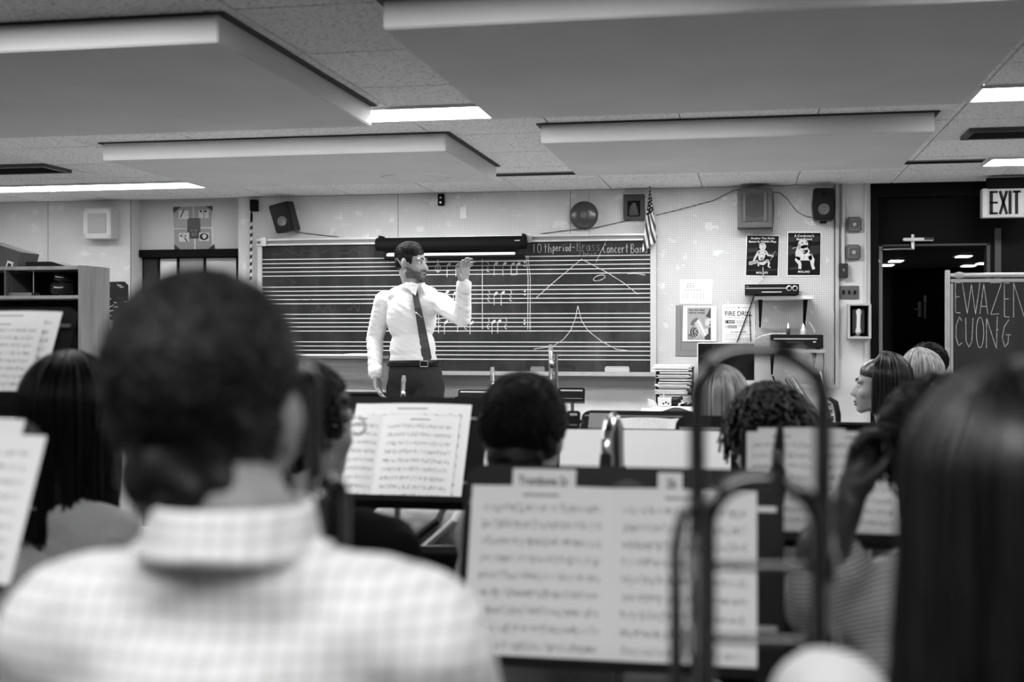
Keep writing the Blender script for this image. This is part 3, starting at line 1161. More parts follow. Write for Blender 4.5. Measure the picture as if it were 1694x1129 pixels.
sp = thing('loudspeaker', W(1363, 370, YW), 'black curved loudspeaker in the corner beside the door column', 'loudspeaker')
Y0 = YW - .17
poly = [W(x, y, Y0) for x, y in ((1346, 311), (1381, 311), (1382, 338), (1380, 364), (1346, 364), (1344, 338))]
part('cabinet', MB().prism(poly, (0, .14, 0)), BLK, sp, bevel=.008)
c = W(1363, 346, Y0)
Mx = Matrix.Translation((c.x, Y0, c.z)) @ Matrix.Rotation(math.pi / 2, 4, 'X')
part('woofer', MB().lathe([(.036, 0), (.036, .003), (.03, .003), (.012, -.0), (.006, .004)], Mx, 28), M('woofer', .09, .3), sp, smooth=True)
c = W(1363, 322, Y0)
Mx2 = Matrix.Translation((c.x, Y0, c.z)) @ Matrix.Rotation(math.pi / 2, 4, 'X')
part('tweeter', MB().lathe([(.016, 0), (.016, .003), (.006, .003)], Mx2, 20), BLKMATT, sp, smooth=True)
part('bracket', box_px(MB(), 1357, 1368, 364, 368, YW - .10, YW), BLKMATT, sp)
part('bracket_arm', box_px(MB(), 1359, 1366, 320, 350, YW - .035, YW), BLKMATT, sp)

sp = thing('loudspeaker', W(465, 386, YW), 'black tilted loudspeaker above the left end of the chalkboard', 'loudspeaker')
Y0 = YW - .17
poly = [W(x, y, Y0) for x, y in ((443.5, 341), (474, 332.5), (487, 381), (457, 387))]
part('cabinet', MB().prism(poly, (0, .13, .012)), BLK, sp, bevel=.006)
c = W(466.5, 366, Y0)
Mx = Matrix.Translation((c.x, Y0, c.z)) @ Matrix.Rotation(math.pi / 2, 4, 'X')
part('woofer', MB().lathe([(.034, 0), (.034, .003), (.03, .003), (.012, 0), (.006, .004)], Mx, 28), M('woofer', .09, .3), sp, smooth=True)
part('bracket', box_px(MB(), 460, 470, 350, 362, YW - .05, YW), BLKMATT, sp)

# intercom speaker box on the left wall
ic = thing('intercom_speaker', W(165, 398, YW), 'white square intercom speaker box on the left pegboard wall', 'loudspeaker')
part('cabinet', box_px(MB(), 137, 183, 344, 395, YW - .12, YW), M('intercom_white', .45, .5), ic, bevel=.004)
part('grille', box_px(MB(), 145, 175, 353, 386, YW - .124, YW - .12), mat_stripes('intercom_grille', .22, .42, 2, .008, bmp=None), ic)
for (x, y) in ((140, 348), (180, 348), (140, 391), (180, 391)):
    part('screw', box_px(MB(), x - .7, x + .7, y - .7, y + .7, YW - .122, YW - .12), DKGREY, ic)

# small wall bits
mb = box_px(MB(), 724, 734, 321, 340, YW - .03, YW)
r = thing('wall_bracket', W(729, 340, YW), 'small black wall bracket with two holes above the projection screen', 'bracket')
part('plate', mb, BLKMATT, r, bevel=.003)
for y in (327, 335):
    part('bolt', box_px(MB(), 727, 730, y - 1.5, y + 1.5, YW - .034, YW - .03), STEEL, r, bevel=.001)
solo('blank_plate', box_px(MB(), 761, 772, 343, 362, YW - .006, YW), M('plate_white', .66, .4), 'blank white cover plate on the pegboard beside the black bracket', 'wall plate', bevel=.002)

# striped pole hanging left of the board
Yr = YW - .03
r = thing('striped_pole', W(415, 470, Yr), 'black and white spiral striped pole hanging from a black hook box', 'pole')
part('hook_box', box_px(MB(), 413, 423, 330, 349, YW - .06, YW), BLKMATT, r, bevel=.003)
p0, p1 = W(416, 349, Yr), W(416, 358, Yr)
part('ferrule', MB().tube([p0, p1, W(416, 365, Yr)], [.004, .009, .009], 10), BLKMATT, r, smooth=True)
part('pole', MB().tube([W(416, 365, Yr), W(414.6, 470, Yr)], .0085, 12), mat_stripes('spiral', .015, .5, 2, .045, rot=(0, .5, 0), bmp=None), r, smooth=True)

# wires on the wall
wires = [('thin cable sagging from the left loudspeaker to the chalkboard rail', [(487, 383), (505, 386), (530, 389), (560, 392)]),
         ('thin cable running from the chalkboard rail under the bell to the strobe', [(895, 387), (940, 381), (985, 377), (1025, 368), (1060, 361)]),
         ('thin cable rising from the flag to the brown loudspeaker', [(1085, 356), (1120, 348), (1180, 332), (1210, 317), (1221, 314)]),
         ('wavy cable from the brown loudspeaker to the black corner loudspeaker', [(1278, 318), (1290, 319), (1302, 329), (1318, 350), (1330, 357), (1346, 361)])]
for lab, pts in wires:
    mb = MB().tube([W(x, y, YW - .006) for x, y in pts], .0032, 6)
    solo('wall_cable', mb, M('cable_grey', .10, .6), lab, 'cable', 'cables on the pegboard', smooth=True)
mb = MB().tube([W(x, y, YW - .006) for x, y in ((1279, 320), (1280, 345), (1279, 372), (1277, 384))], .003, 6)
solo('wall_cable', mb, M('cable_grey', .10, .6), 'short dark cable hanging straight down beside the brown loudspeaker', 'cable', 'cables on the pegboard', smooth=True)
mb = MB().tube([W(x, y, YW - .02) for x, y in ((1262, 442), (1263, 455), (1261, 464), (1256, 470))], .004, 6)
solo('wall_cable', mb, M('cable_light', .35, .6), 'pale cable hanging over the left poster down to the disc player', 'cable', 'cables on the pegboard', smooth=True)

# ------------------------------------------------------------------ posters
def poster(px, name, label, Y=YW - .003, back=PAPER, cat='poster'):
    c = [W(x, y, Y) for x, y in px]
    r = thing(name, W(sum(p[0] for p in px) / len(px), max(p[1] for p in px), Y), label, cat)
    part('sheet', MB().prism(c, (0, .0025, 0)), back, r)
    return r


# child with violin
PB = M('poster_black', .006, .45, spec=.1)
PM = M('poster_dim', .028, .5, spec=.1)
PL = M('poster_flesh', .5, .5)
PS = M('poster_shade', .16, .5)
k11 = 11.287


def Q(x, y):
    return (1220 + x / k11, 370 + y / k11)


Yq = YW - .0035
r = poster([Q(165, 205), Q(785, 215), Q(765, 990), Q(145, 985)], 'music_poster', 'black poster of a toddler with a violin, headed Finding the Right Baton')
flat(r, 'poster_print', [[Q(182, 225), Q(774, 236), Q(748, 975), Q(158, 968)]], Yq, PB)
flat(r, 'poster_print', [[Q(190, 460), Q(380, 450), Q(370, 530), Q(185, 545)], [Q(540, 540), Q(755, 520), Q(750, 600), Q(560, 610)], [Q(165, 870), Q(750, 850), Q(748, 880), Q(163, 885)], [Q(180, 620), Q(330, 600), Q(320, 650), Q(175, 660)]], Yq - .0004, PM)
body = [ell(*Q(470, 430), 5.6, 6.2), [Q(385, 505), Q(440, 490), Q(520, 495), Q(530, 540), Q(505, 640), Q(480, 690), Q(400, 690), Q(385, 600)],
        tband(Q, [(400, 520), (345, 610), (300, 700)], [50, 36, 30]), tband(Q, [(520, 520), (570, 590), (650, 605)], [48, 36, 32]),
        tband(Q, [(390, 740), (480, 750), (560, 690)], [50, 60, 50]), tband(Q, [(550, 680), (590, 740), (575, 800), (615, 825)], [50, 36, 28, 26]),
        tband(Q, [(395, 730), (388, 800)], [36, 26]), ell(*Q(655, 608), 1.8, 2.2)]
flat(r, 'poster_print', body, Yq - .0008, PL)
flat(r, 'poster_print', [[Q(210, 715), Q(380, 680), Q(390, 735), Q(240, 780), Q(212, 770)], ell(*Q(455, 385), 4.6, 1.8), tband(Q, [(705, 510), (610, 700)], 8)], Yq - .001, M('poster_mid', .30, .5))
flat(r, 'poster_print', [ell(*Q(448, 435), .7, .6, 8), ell(*Q(490, 438), .7, .6, 8), ell(*Q(425, 575), 2, .8), ell(*Q(475, 575), 2, .8), ell(*Q(455, 655), 2.6, 2.4), [Q(225, 735), Q(360, 705), Q(362, 716), Q(228, 748)], ell(*Q(470, 465), 1.2, .7, 8)], Yq - .0012, PS)
text_on('Finding The Right', *[Q(255, 0)[0], Q(695, 0)[0]], Q(0, 258)[1], Q(0, 305)[1], Yq - .0014, PAPER, r, .018)
text_on("Baton Is Child's Play.", *[Q(215, 0)[0], Q(732, 0)[0]], Q(0, 318)[1], Q(0, 366)[1], Yq - .0014, PAPER, r, .018)
text_on('MOLLARD', *[Q(350, 0)[0], Q(568, 0)[0]], Q(0, 900)[1], Q(0, 938)[1], Yq - .0014, PAPER, r, .02)
# dog poster
r = poster([Q(930, 150), Q(1568, 150), Q(1558, 985), Q(920, 985)], 'music_poster', "black poster of a pale sitting dog, headed A Conductor's Best Friend")
flat(r, 'poster_print', [[Q(948, 175), Q(1552, 175), Q(1542, 965), Q(936, 965)]], Yq, PB)
flat(r, 'poster_print', [[Q(950, 400), Q(1110, 440), Q(1100, 560), Q(950, 600)], [Q(1350, 420), Q(1540, 400), Q(1540, 560), Q(1380, 600)], [Q(940, 830), Q(1130, 800), Q(1130, 860), Q(938, 865)], [Q(1300, 220), Q(1530, 230), Q(1530, 330), Q(1400, 350)], [Q(960, 240), Q(1080, 250), Q(1090, 340), Q(960, 350)]], Yq - .0004, PM)
PLD = M('poster_dog', .58, .5)
body = [ell(*Q(1225, 380), 8.3, 7.6), ell(*Q(1245, 465), 6.4, 5.6), [Q(1130, 400), Q(1175, 470), Q(1200, 520), Q(1330, 470), Q(1370, 560), Q(1400, 640), Q(1370, 690), Q(1140, 690), Q(1085, 640), Q(1080, 540)],
        tband(Q, [(1130, 620), (1120, 680), (1165, 760), (1165, 850)], [90, 95, 60, 56]), tband(Q, [(1350, 600), (1395, 680), (1400, 780), (1425, 855)], [90, 90, 56, 56]),
        tband(Q, [(1020, 465), (1110, 445)], 10), tband(Q, [(1340, 540), (1390, 590)], 22)]
flat(r, 'poster_print', body, Yq - .0008, PLD)
flat(r, 'poster_print', [ell(*Q(1155, 430), 2.4, 5.5, 12, .2), [Q(1240, 650), Q(1250, 560), Q(1256, 650)], [Q(1200, 520), Q(1240, 545), Q(1300, 500), Q(1290, 520), Q(1240, 565)]], Yq - .001, M('poster_mid', .30, .5))
flat(r, 'poster_print', [ell(*Q(1213, 362), 1.3, 1.3, 10), ell(*Q(1288, 350), 1.1, 1.1, 10), ell(*Q(1283, 425), 2.3, 2.6, 12), [Q(1220, 550), Q(1250, 575), Q(1310, 540), Q(1320, 505), Q(1295, 500), Q(1255, 545)], [Q(1200, 470), Q(1240, 480), Q(1262, 470), Q(1240, 488)]], Yq - .0012, PB)
text_on("A Conductor's", *[Q(1060, 0)[0], Q(1430, 0)[0]], Q(0, 205)[1], Q(0, 252)[1], Yq - .0014, PAPER, r, .018)
text_on('Best Friend', *[Q(1105, 0)[0], Q(1390, 0)[0]], Q(0, 268)[1], Q(0, 312)[1], Yq - .0014, PAPER, r, .018)
text_on('MOLLARD', *[Q(1130, 0)[0], Q(1350, 0)[0]], Q(0, 880)[1], Q(0, 920)[1], Yq - .0014, PAPER, r, .02)

k77 = 7.787


def S(x, y):
    return (1110 + x / k77, 455 + y / k77)


# timetable sheet
r = poster([S(118, 55), S(538, 62), S(532, 378), S(108, 374)], 'timetable_sheet', 'white typed timetable sheet pinned above the big deal advertisement', cat='notice')
pr = []
for (y0, y1, x0, x1, n) in ((108, 116, 190, 310, 1), (130, 142, 200, 310, 3), (150, 166, 200, 310, 3), (190, 202, 170, 400, 6)):
    wq = (x1 - x0) / n
    for i in range(n):
        pr.append([S(x0 + i * wq, y0), S(x0 + i * wq + wq * .7, y0), S(x0 + i * wq + wq * .7, y1), S(x0 + i * wq, y1)])
for x in (150, 200, 285, 330, 370, 410):
    for y in range(236, 318, 12):
        pr.append([S(x, y), S(x + 18, y), S(x + 18, y + 7), S(x, y + 7)])
flat(r, 'poster_print', pr, Yq, INKGREY)
# grey folder board with tuba advertisement on it
r = poster([S(62, 395), S(400, 395), S(400, 1048), S(55, 1045)], 'backing_board', 'plain grey backing board behind the big deal advertisement', back=M('grey_board', .17, .7), cat='notice board', Y=YW - .003)
flat(r, 'border_line', [[S(125, 460), S(132, 460), S(132, 978), S(125, 978)], [S(125, 970), S(330, 972), S(330, 979), S(125, 977)]], Yq, INKMID)
Ya = YW - .008
r = poster([S(158, 398), S(588, 395), S(585, 858), S(148, 858)], 'advert_page', 'magazine page with a tuba player, headed the big deal starts today', Y=Ya, back=M('advert_paper', .62, .6))
Y1 = Ya - .0005
flat(r, 'poster_print', [[S(210, 422), S(513, 422), S(513, 838), S(210, 838)]], Y1, M('advert_grey', .28, .6))
flat(r, 'poster_print', [[S(505, 430), S(513, 430), S(513, 560), S(445, 535), S(470, 500)], [S(430, 800), S(470, 700), S(513, 670), S(513, 838), S(440, 836)], ell(*S(480, 640), 4.2, 2.2), [S(x, y) for x, y in circ(300, 740, 52, 70, 20)] ], Y1 - .0004, M('advert_dark', .03, .6))
flat(r, 'poster_print', [ell(*S(470, 620), 4., 5.), [S(440, 575), S(513, 560), S(513, 590), S(440, 590)], [S(430, 700), S(480, 690), S(480, 760), S(440, 770)]], Y1 - .0006, M('advert_light', .5, .6))
flat(r, 'poster_print', [ell(*S(305, 605), 8.2, 4.3, 18, -.75)], Y1 - .0008, M('advert_bell', .10, .6))
flat(r, 'poster_print', [[S(300, 625), S(365, 560), S(465, 770), S(420, 810)]], Y1 - .001, M('advert_horn', .42, .6))
flat(r, 'poster_print', [[S(335, 590), S(350, 578), S(455, 775), S(440, 790)]], Y1 - .0012, PAPER)
strokes(r, 'poster_line', [[S(*p) for p in circ(320, 740, 50, 66, 20)], [S(*p) for p in circ(335, 745, 30, 50, 16)], [S(300, 720), S(380, 800)], [S(320, 700), S(400, 780)]], Y1 - .0012, M('advert_light', .5, .6), .8)
text_on('the big deal', S(230, 0)[0], S(435, 0)[0], S(0, 440)[1], S(0, 472)[1], Y1 - .0014, INK, r, .02)
text_on('starts today', S(230, 0)[0], S(440, 0)[0], S(0, 476)[1], S(0, 506)[1], Y1 - .0014, INK, r, .02)
strokes(r, 'poster_line', [[S(225, 768), S(275, 768), S(275, 820), S(225, 820), S(225, 768)]], Y1 - .0012, INK, .6)
flat(r, 'poster_print', [[S(232, 775), S(255, 775), S(255, 785), S(232, 785)], [S(232, 792), S(255, 792), S(255, 797), S(232, 797)]], Y1 - .0012, INK)
# fire drill
r = poster([S(665, 380), S(1085, 378), S(1085, 870), S(665, 870)], 'fire_drill_notice', 'white printed FIRE DRILL notice beside the disc player shelf', cat='notice', back=M('notice_paper', .72, .7))
text_on('FIRE DRILL', S(697, 0)[0], S(1048, 0)[0], S(0, 468)[1], S(0, 530)[1], Yq, INK, r, .012)
flat(r, 'poster_print', [[S(697, 585), S(823, 585), S(823, 627), S(697, 627)]], Yq, INK)
text_on('2', S(702, 0)[0], S(716, 0)[0], S(0, 592)[1], S(0, 620)[1], Yq - .0004, PAPER, r, .02)
text_on('WAYS', S(735, 0)[0], S(815, 0)[0], S(0, 594)[1], S(0, 620)[1], Yq - .0004, PAPER, r, .02)
flat(r, 'poster_print', [[S(724, 648), S(852, 648), S(852, 690), S(724, 690)]], Yq, INKGREY)
text_on('1', S(700, 0)[0], S(712, 0)[0], S(0, 655)[1], S(0, 685)[1], Yq - .0004, INKGREY, r, .02)
text_on('IN CASE OF FIRE', S(770, 0)[0], S(970, 0)[0], S(0, 727)[1], S(0, 750)[1], Yq, INK, r, .012)
pr = [ell(*S(873, 422), 1.8, 1.8)]
rr = random.Random(9)
for (y, x0, x1) in ((422, 705, 835), (422, 905, 1040), (553, 697, 950), (590, 842, 1040), (606, 842, 1045), (622, 842, 1040), (648, 868, 1045), (664, 868, 960), (770, 697, 1045), (790, 697, 870), (818, 697, 1045), (838, 697, 1045)):
    x = x0
    while x < x1:
        w = rr.uniform(12, 34)
        pr.append([S(x, y - 4), S(min(x + w, x1), y - 4), S(min(x + w, x1), y + 4), S(x, y + 4)])
        x += w + 8
flat(r, 'poster_print', pr, Yq, INKGREY)

# collage poster in the niche
k94 = 9.406


def V(x, y):
    return (270 + x / k94, 320 + y / k94)


Yn = YB + .147
r = poster([V(135, 150), V(770, 130), V(795, 890), V(165, 895)], 'arts_poster', 'grey collage poster with dark corner triangles above the niche lintel', Y=Yn, back=M('collage_white', .62, .5))
Y2 = Yn - .0005
flat(r, 'poster_print', [[V(150, 215), V(462, 205), V(468, 545), V(160, 545)], [V(478, 205), V(765, 195), V(752, 525), V(482, 530)], [V(165, 558), V(475, 555), V(482, 880), V(175, 880)], [V(500, 550), V(745, 545), V(760, 870), V(505, 875)]], Y2, M('collage_grey', .27, .3))
flat(r, 'poster_print', [[V(150, 215), V(280, 205), V(160, 310)], [V(660, 200), V(768, 195), V(768, 275)], [V(170, 790), V(275, 880), V(172, 882)], [V(795, 785), V(808, 868), V(700, 870)], [V(375, 385), V(575, 385), V(580, 610), V(550, 705), V(408, 705), V(408, 610), V(375, 600)]], Y2 - .0004, M('collage_black', .015, .3))
flat(r, 'poster_print', [[V(238, 265), V(395, 265), V(395, 400), V(238, 400)], [V(553, 260), V(622, 260), V(622, 388), V(553, 388)], [V(640, 260), V(708, 260), V(708, 388), V(640, 388)], [V(243, 620), V(403, 615), V(403, 752), V(246, 752)], [V(555, 612), V(715, 610), V(715, 742), V(558, 742)]], Y2 - .0006, M('collage_white', .62, .5))
flat(r, 'poster_print', [ell(*V(635, 675), 7.4, 5.8), tband(V, [(330, 690), (375, 750)], 20), tband(V, [(265, 380), (320, 260)], 18), ell(*V(585, 280), 2, 1.8), ell(*V(660, 280), 2.2, 1.8), ell(*V(310, 660), 5.5, 2.2)], Y2 - .0008, INK)
flat(r, 'poster_print', [ell(*V(640, 670), 3.6, 3.8), ell(*V(315, 660), 3, 1.6)], Y2 - .001, M('collage_white', .62, .5))
text_on('ARTS', V(440, 0)[0], V(525, 0)[0], V(0, 615)[1], V(0, 668)[1], Y2 - .001, INKGREY, r)
text_on('for the', V(425, 0)[0], V(530, 0)[0], V(0, 560)[1], V(0, 592)[1], Y2 - .001, INKGREY, r)
# dark band photo left of the tall player's head
Yl = YW - .003
r = poster([(169, 467), (206, 466), (212, 472), (212, 530), (171, 530)], 'band_photo', 'dark glossy marching band photo on the left wall beside the bookcase', Y=Yl, back=M('photo_black', .012, .25))
pr = []
for k in range(22):
    x, y = rr.uniform(172, 208), rr.uniform(470, 525)
    pr.append(band([(x, y), (x + rr.uniform(2, 9), y - rr.uniform(-1, 3))], rr.uniform(.6, 1.8)))
flat(r, 'poster_print', pr, Yl - .0006, LTGREY)

# ------------------------------------------------------------------ flag
Yg = YW - .10
fl = thing('flag', W(1075, 416, Yg), 'small American flag hanging furled from a pointed staff over the chalkboard corner', 'flag')
p0, p1 = W(1075.5, 318, Yg), W(1074, 405, YW - .03)
part('staff', MB().tube([p0, p1], .006, 8), WOODL, fl, smooth=True)
part('finial', MB().tube([W(1075.6, 319, Yg), W(1075.3, 312, Yg), W(1075, 302, Yg)], [.008, .009, .001], 8), STEEL, fl, smooth=True)


def flagP(u, v):
    # u runs down the cloth, v across its folds
    y = 311 + u * (400 - 311) if v > .5 else 311 + u * (415 - 311)
    yl, yr = 311 + u * 107, 311 + u * 91
    y = yl + (yr - yl) * v
    wl = 1074.5 - u * 11.5 + (0 if u < .9 else 0)
    wr = 1076.0 + min(u * 1.5, 1) * 8.5
    x = wl + (wr - wl) * v
    p = W(x, y, Yg)
    p.y += -.012 - .022 * math.sin(v * 9 + u * 2.2) * min(1, u * 2.5)
    return p


mb = MB()
o = len(mb.v)
NU, NV = 26, 40
mb.uv = {}
for j in range(NU + 1):
    for i in range(NV + 1):
        u, v = j / NU, i / NV
        mb.uv[len(mb.v)] = (u, v * .62 - u * .78 + 1.)
        mb.v.append(tuple(flagP(u, v)))
for j in range(NU):
    for i in range(NV):
        a = j * (NV + 1) + i
        mb.f.append((a, a + 1, a + NV + 2, a + NV + 1))
part('cloth', mb, mat_flag(), fl, smooth='all', solid=.0015)
p = W(1074, 405, YW)
part('holder', MB().box(p.x - .015, p.x + .015, YW - .04, YW, p.z - .03, p.z + .01), STEEL, fl)

# ------------------------------------------------------------------ shelves with players
Ysh = YB - .30


def shelf(px0, px1, py, label, brk, bz):
    a, b = W(px0, py, Ysh), W(px1, py, Ysh)
    r = thing('wall_shelf', ((a.x + b.x) / 2, YW, a.z), label, 'shelf')
    part('board', MB().box(a.x, b.x, Ysh, YW, a.z - .022, a.z), M('shelf_white', .62, .5), r, bevel=.002)
    for px in brk:
        p = W(px, py, Ysh)
        q = W(px, bz, Ysh + .05)
        mb = MB().prism([(p.x - .014, Ysh + .04, p.z - .022), (p.x + .014, Ysh + .04, p.z - .022), (p.x + .006, YW - .03, q.z), (p.x - .006, YW - .03, q.z)], (0, .03, 0))
        part('bracket', mb, BLKMATT, r, bevel=.002)
    return r, a.z


s_, z1 = shelf(1248, 1345, 490, 'white wall shelf under the black disc player, with tapered black brackets', (1258, 1333), 542)
a, b = W(1232, 480, Ysh - .03), W(1322, 470, Ysh - .03)
r = thing('disc_player', ((a.x + b.x) / 2, Ysh, z1), 'black disc player with two round knobs on the upper wall shelf', 'disc player')
part('case', MB().box(a.x, b.x, Ysh - .03, YW - .04, z1 + .006, b.z), BLK, r, bevel=.003)
for dx in (.03, b.x - a.x - .03):
    for y in (Ysh + .02, YW - .1):
        part('foot', MB().box(max(a.x + dx, W(1250, 0, Ysh).x + .005) - .01, max(a.x + dx, W(1250, 0, Ysh).x + .005) + .01, y, y + .02, z1 + .0005, z1 + .006), BLKMATT, r)
Yf = Ysh - .031
part('trim_strip', box_px(MB(), 1234, 1301, 476.2, 478, Yf - .003, Yf), ALU, r)
part('display_strip', box_px(MB(), 1260, 1293, 482.5, 484.2, Yf - .003, Yf), LTGREY, r)
for px in (1305.5, 1315):
    c = W(px, 477.2, Yf)
    Mx = Matrix.Translation((c.x, Yf, c.z)) @ Matrix.Rotation(math.pi / 2, 4, 'X')
    kn = part('knob', MB().lathe([(.017, 0), (.017, .008), (.013, .01), (.013, .004)], Mx, 24), ALU, r, smooth=True)
    part('knob_face', MB().lathe([(.0125, .002), (.0125, .011)], Mx, 20), BLK, r, smooth=True)
text_on('JVC', 1234.5, 1238.5, 473.2, 475, Yf - .0005, LTGREY, r)

s_, z2 = shelf(1276, 1365, 578, 'lower white wall shelf carrying the cassette recorder', (1278, 1348), 622)
a, b = W(1272, 572, Ysh - .02), W(1362, 554, Ysh - .02)
r = thing('cassette_recorder', ((a.x + b.x) / 2, Ysh, z2), 'black video cassette recorder on the lower wall shelf', 'recorder')
part('case', MB().box(a.x + .01, b.x, Ysh - .02, YW - .04, z2 + .006, b.z), BLK, r, bevel=.003)
for dx in (.04, b.x - a.x - .03):
    part('foot', MB().box(a.x + dx - .01, a.x + dx + .01, Ysh + .02, Ysh + .04, z2 + .0005, z2 + .006), BLKMATT, r)
    part('foot', MB().box(a.x + dx - .01, a.x + dx + .01, YW - .1, YW - .08, z2 + .0005, z2 + .006), BLKMATT, r)
Yf = Ysh - .021
part('tape_slot', box_px(MB(), 1280, 1352, 560, 562, Yf - .003, Yf), ALU, r)
part('button_row', box_px(MB(), 1345, 1350, 565, 567, Yf - .003, Yf), LTGREY, r)
part('display_strip', box_px(MB(), 1300, 1330, 565, 568, Yf - .002, Yf), M('display', .03, .1), r)
zt = b.z


def bottle(px, pyt, dy, label, bodym, capm, rad):
    p = W(px, 554, Ysh + dy)
    h = (554 - pyt) / F * (p.y / CA) * .97
    r = thing('glue_bottle', (p.x, p.y, zt), label, 'bottle')
    Mx = Matrix.Translation((p.x, p.y, zt + .0005))
    part('body', MB().lathe([(rad * .9, 0), (rad, .004), (rad, h * .45), (rad * .7, h * .52), (rad * .55, h * .55)], Mx, 16), bodym, r, smooth=True)
    part('cap', MB().lathe([(rad * .6, h * .53), (rad * .6, h * .62), (rad * .55, h * .75), (rad * .2, h * .98), (.001, h)], Mx, 16), capm, r, smooth=True)


bottle(1304, 535, .03, 'small dark bottle with a white nozzle on the cassette recorder', DKGREY, PAPER, .012)
bottle(1329, 536, .03, 'white glue bottle with a pale cap on the cassette recorder', M('bottle_white', .55, .4), M('cap_pale', .6, .4), .017)
mb = MB()
a = W(1250, 561, Ysh - .04)
pts = [(1249, 562), (1262, 555.5), (1278, 552), (1300, 552.3)]
for i in range(3):
    A, B = W(*pts[i], Ysh + .0), W(*pts[i + 1], Ysh + .0)
    mb.add([A, B, B + Vector((0, .2, .002)), A + Vector((0, .2, .002))], [(0, 1, 2, 3)])
solo('loose_sheet', mb, PAPER, 'white loose sheet curling off the left end of the cassette recorder', 'paper', smooth=True, solid=.001)
mb = MB()
pts = [(1331, 532), (1337, 533), (1345, 545), (1347, 551)]
for i in range(3):
    A, B = W(*pts[i], Ysh + .06), W(*pts[i + 1], Ysh + .06)
    mb.add([A, B, B + Vector((.015, .1, .0)), A + Vector((.015, .1, .0))], [(0, 1, 2, 3)])
solo('loose_sheet', mb, PAPER2, 'curled grey strip of paper beside the white glue bottle', 'paper', smooth=True, solid=.001)
# cords under the shelves
mb = MB().tube([W(x, y, YW - .015) for x, y in ((1247, 491), (1241, 508), (1230, 537), (1219, 567))], .004, 6)
solo('power_cord', mb, BLKMATT, 'black power cord slanting down across the fire drill notice', 'cable', smooth=True)
mb = MB().tube([W(x, y, YW - .012) for x, y in ((1240, 520), (1241, 545), (1242, 566))], .003, 6)
solo('power_cord', mb, BLKMATT, 'thin black cord hanging straight over the fire drill notice', 'cable', smooth=True)
mb = MB().tube([W(x, y, YW - .012) for x, y in ((1362, 581), (1363, 600), (1361, 620), (1362, 632))], .003, 6)
solo('power_cord', mb, DKGREY, 'thin cord hanging from the right end of the cassette recorder shelf', 'cable', smooth=True)
mb = MB().tube([W(x, y, YW - .03) for x, y in ((1278, 622), (1282, 632), (1290, 638), (1297, 643))], .006, 6)
solo('power_cord', mb, BLKMATT, 'thick black cord curving down below the cassette recorder shelf', 'cable', smooth=True)

# ------------------------------------------------------------------ door column fittings
YP = YB - .002
mb = MB().tube([W(1394.5, 303, YP - .015), W(1395, 436, YP - .015)], .012, 12)
cond = thing('conduit', W(1395, 460, YP), 'pale vertical conduit ending in a dark key switch box by the door', 'conduit')
part('pipe', mb, M('conduit_paint', .5, .5), cond, smooth=True)
for y in (318, 390):
    part('coupling', MB().tube([W(1395, y, YP - .015), W(1395, y + 4, YP - .015)], .015, 12), M('conduit_paint', .5, .5), cond, smooth=True)
part('switch_box', box_px(MB(), 1388, 1403, 436, 460, YP - .05, YP), DKGREY, cond, bevel=.004)
part('key_switch', box_px(MB(), 1393.5, 1398, 444, 450, YP - .056, YP - .05), STEEL, cond, bevel=.004)
for (cx, cy, lab) in ((1413, 371.5, 'upper square grey door chime with a slotted grille on the column'), (1411.5, 417.5, 'lower square grey door chime with a slotted grille on the column')):
    r = thing('door_chime', W(cx, cy + 13, YP), lab, 'chime', 'door chimes on the column')
    part('back_plate', box_px(MB(), cx - 12.5, cx + 12.5, cy - 13, cy + 13, YP - .03, YP), M('chime_grey', .10, .5), r, bevel=.01)
    part('face', box_px(MB(), cx - 8.5, cx + 10, cy - 9.5, cy + 10, YP - .042, YP - .03), M('chime_face', .22, .5), r, bevel=.006)
    for k in range(6):
        part('grille_bar', box_px(MB(), cx - 7, cx + 8.5, cy - 7.5 + k * 2.7, cy - 6.3 + k * 2.7, YP - .046, YP - .042), DKGREY, r)
    part('badge', box_px(MB(), cx - 2, cx + 4, cy - 3, cy + 3.5, YP - .05, YP - .046), M('chime_badge', .4, .4), r, bevel=.003)
r = thing('switch_plate', W(1405, 495, YP), 'grey three-gang light switch plate above the telephone niche', 'light switch')
part('plate', box_px(MB(), 1389, 1421, 473, 495, YP - .007, YP), M('switch_grey', .09, .45), r, bevel=.002)
for px in (1395.5, 1405, 1414.5):
    part('toggle', box_px(MB(), px - 1.5, px + 1.5, 480.5, 487, YP - .018, YP - .007), BLKMATT, r, bevel=.001)
# telephone in its box
Yt = YP - .12
r = thing('phone_box', W(1419, 562, YP), 'pale wooden wall box holding the telephone beside the door', 'wall box')
m = MB()
box_px(m, 1402.5, 1406.5, 503, 561, Yt, YP)
box_px(m, 1437.5, 1441.5, 503, 561, Yt, YP)
box_px(m, 1406.5, 1437.5, 503, 506, Yt, YP)
box_px(m, 1406.5, 1437.5, 557, 561, Yt, YP)
part('case', m, M('phone_box_wood', .38, .5), r, bevel=.002)
part('back_panel', box_px(MB(), 1405, 1439, 505, 559, YP - .02, YP - .004), BLKMATT, r)
ph = thing('telephone', W(1420, 556, Yt + .03), 'grey wall telephone with a pale handset inside the wooden box', 'telephone')
part('body', box_px(MB(), 1410, 1430, 512, 552, Yt + .05, YP - .021), M('phone_body', .07, .4), ph, bevel=.006)
ym = Yt + .035
mb = MB().tube([W(1420.5, 513, ym), W(1420.5, 516, ym - .012), W(1420.5, 522, ym - .016), W(1420, 542, ym - .016), W(1419.8, 548, ym - .012), W(1419.5, 552, ym)], [.012, .019, .013, .0125, .019, .014], 14)
part('handset', mb, M('handset', .55, .35), ph, smooth=True)
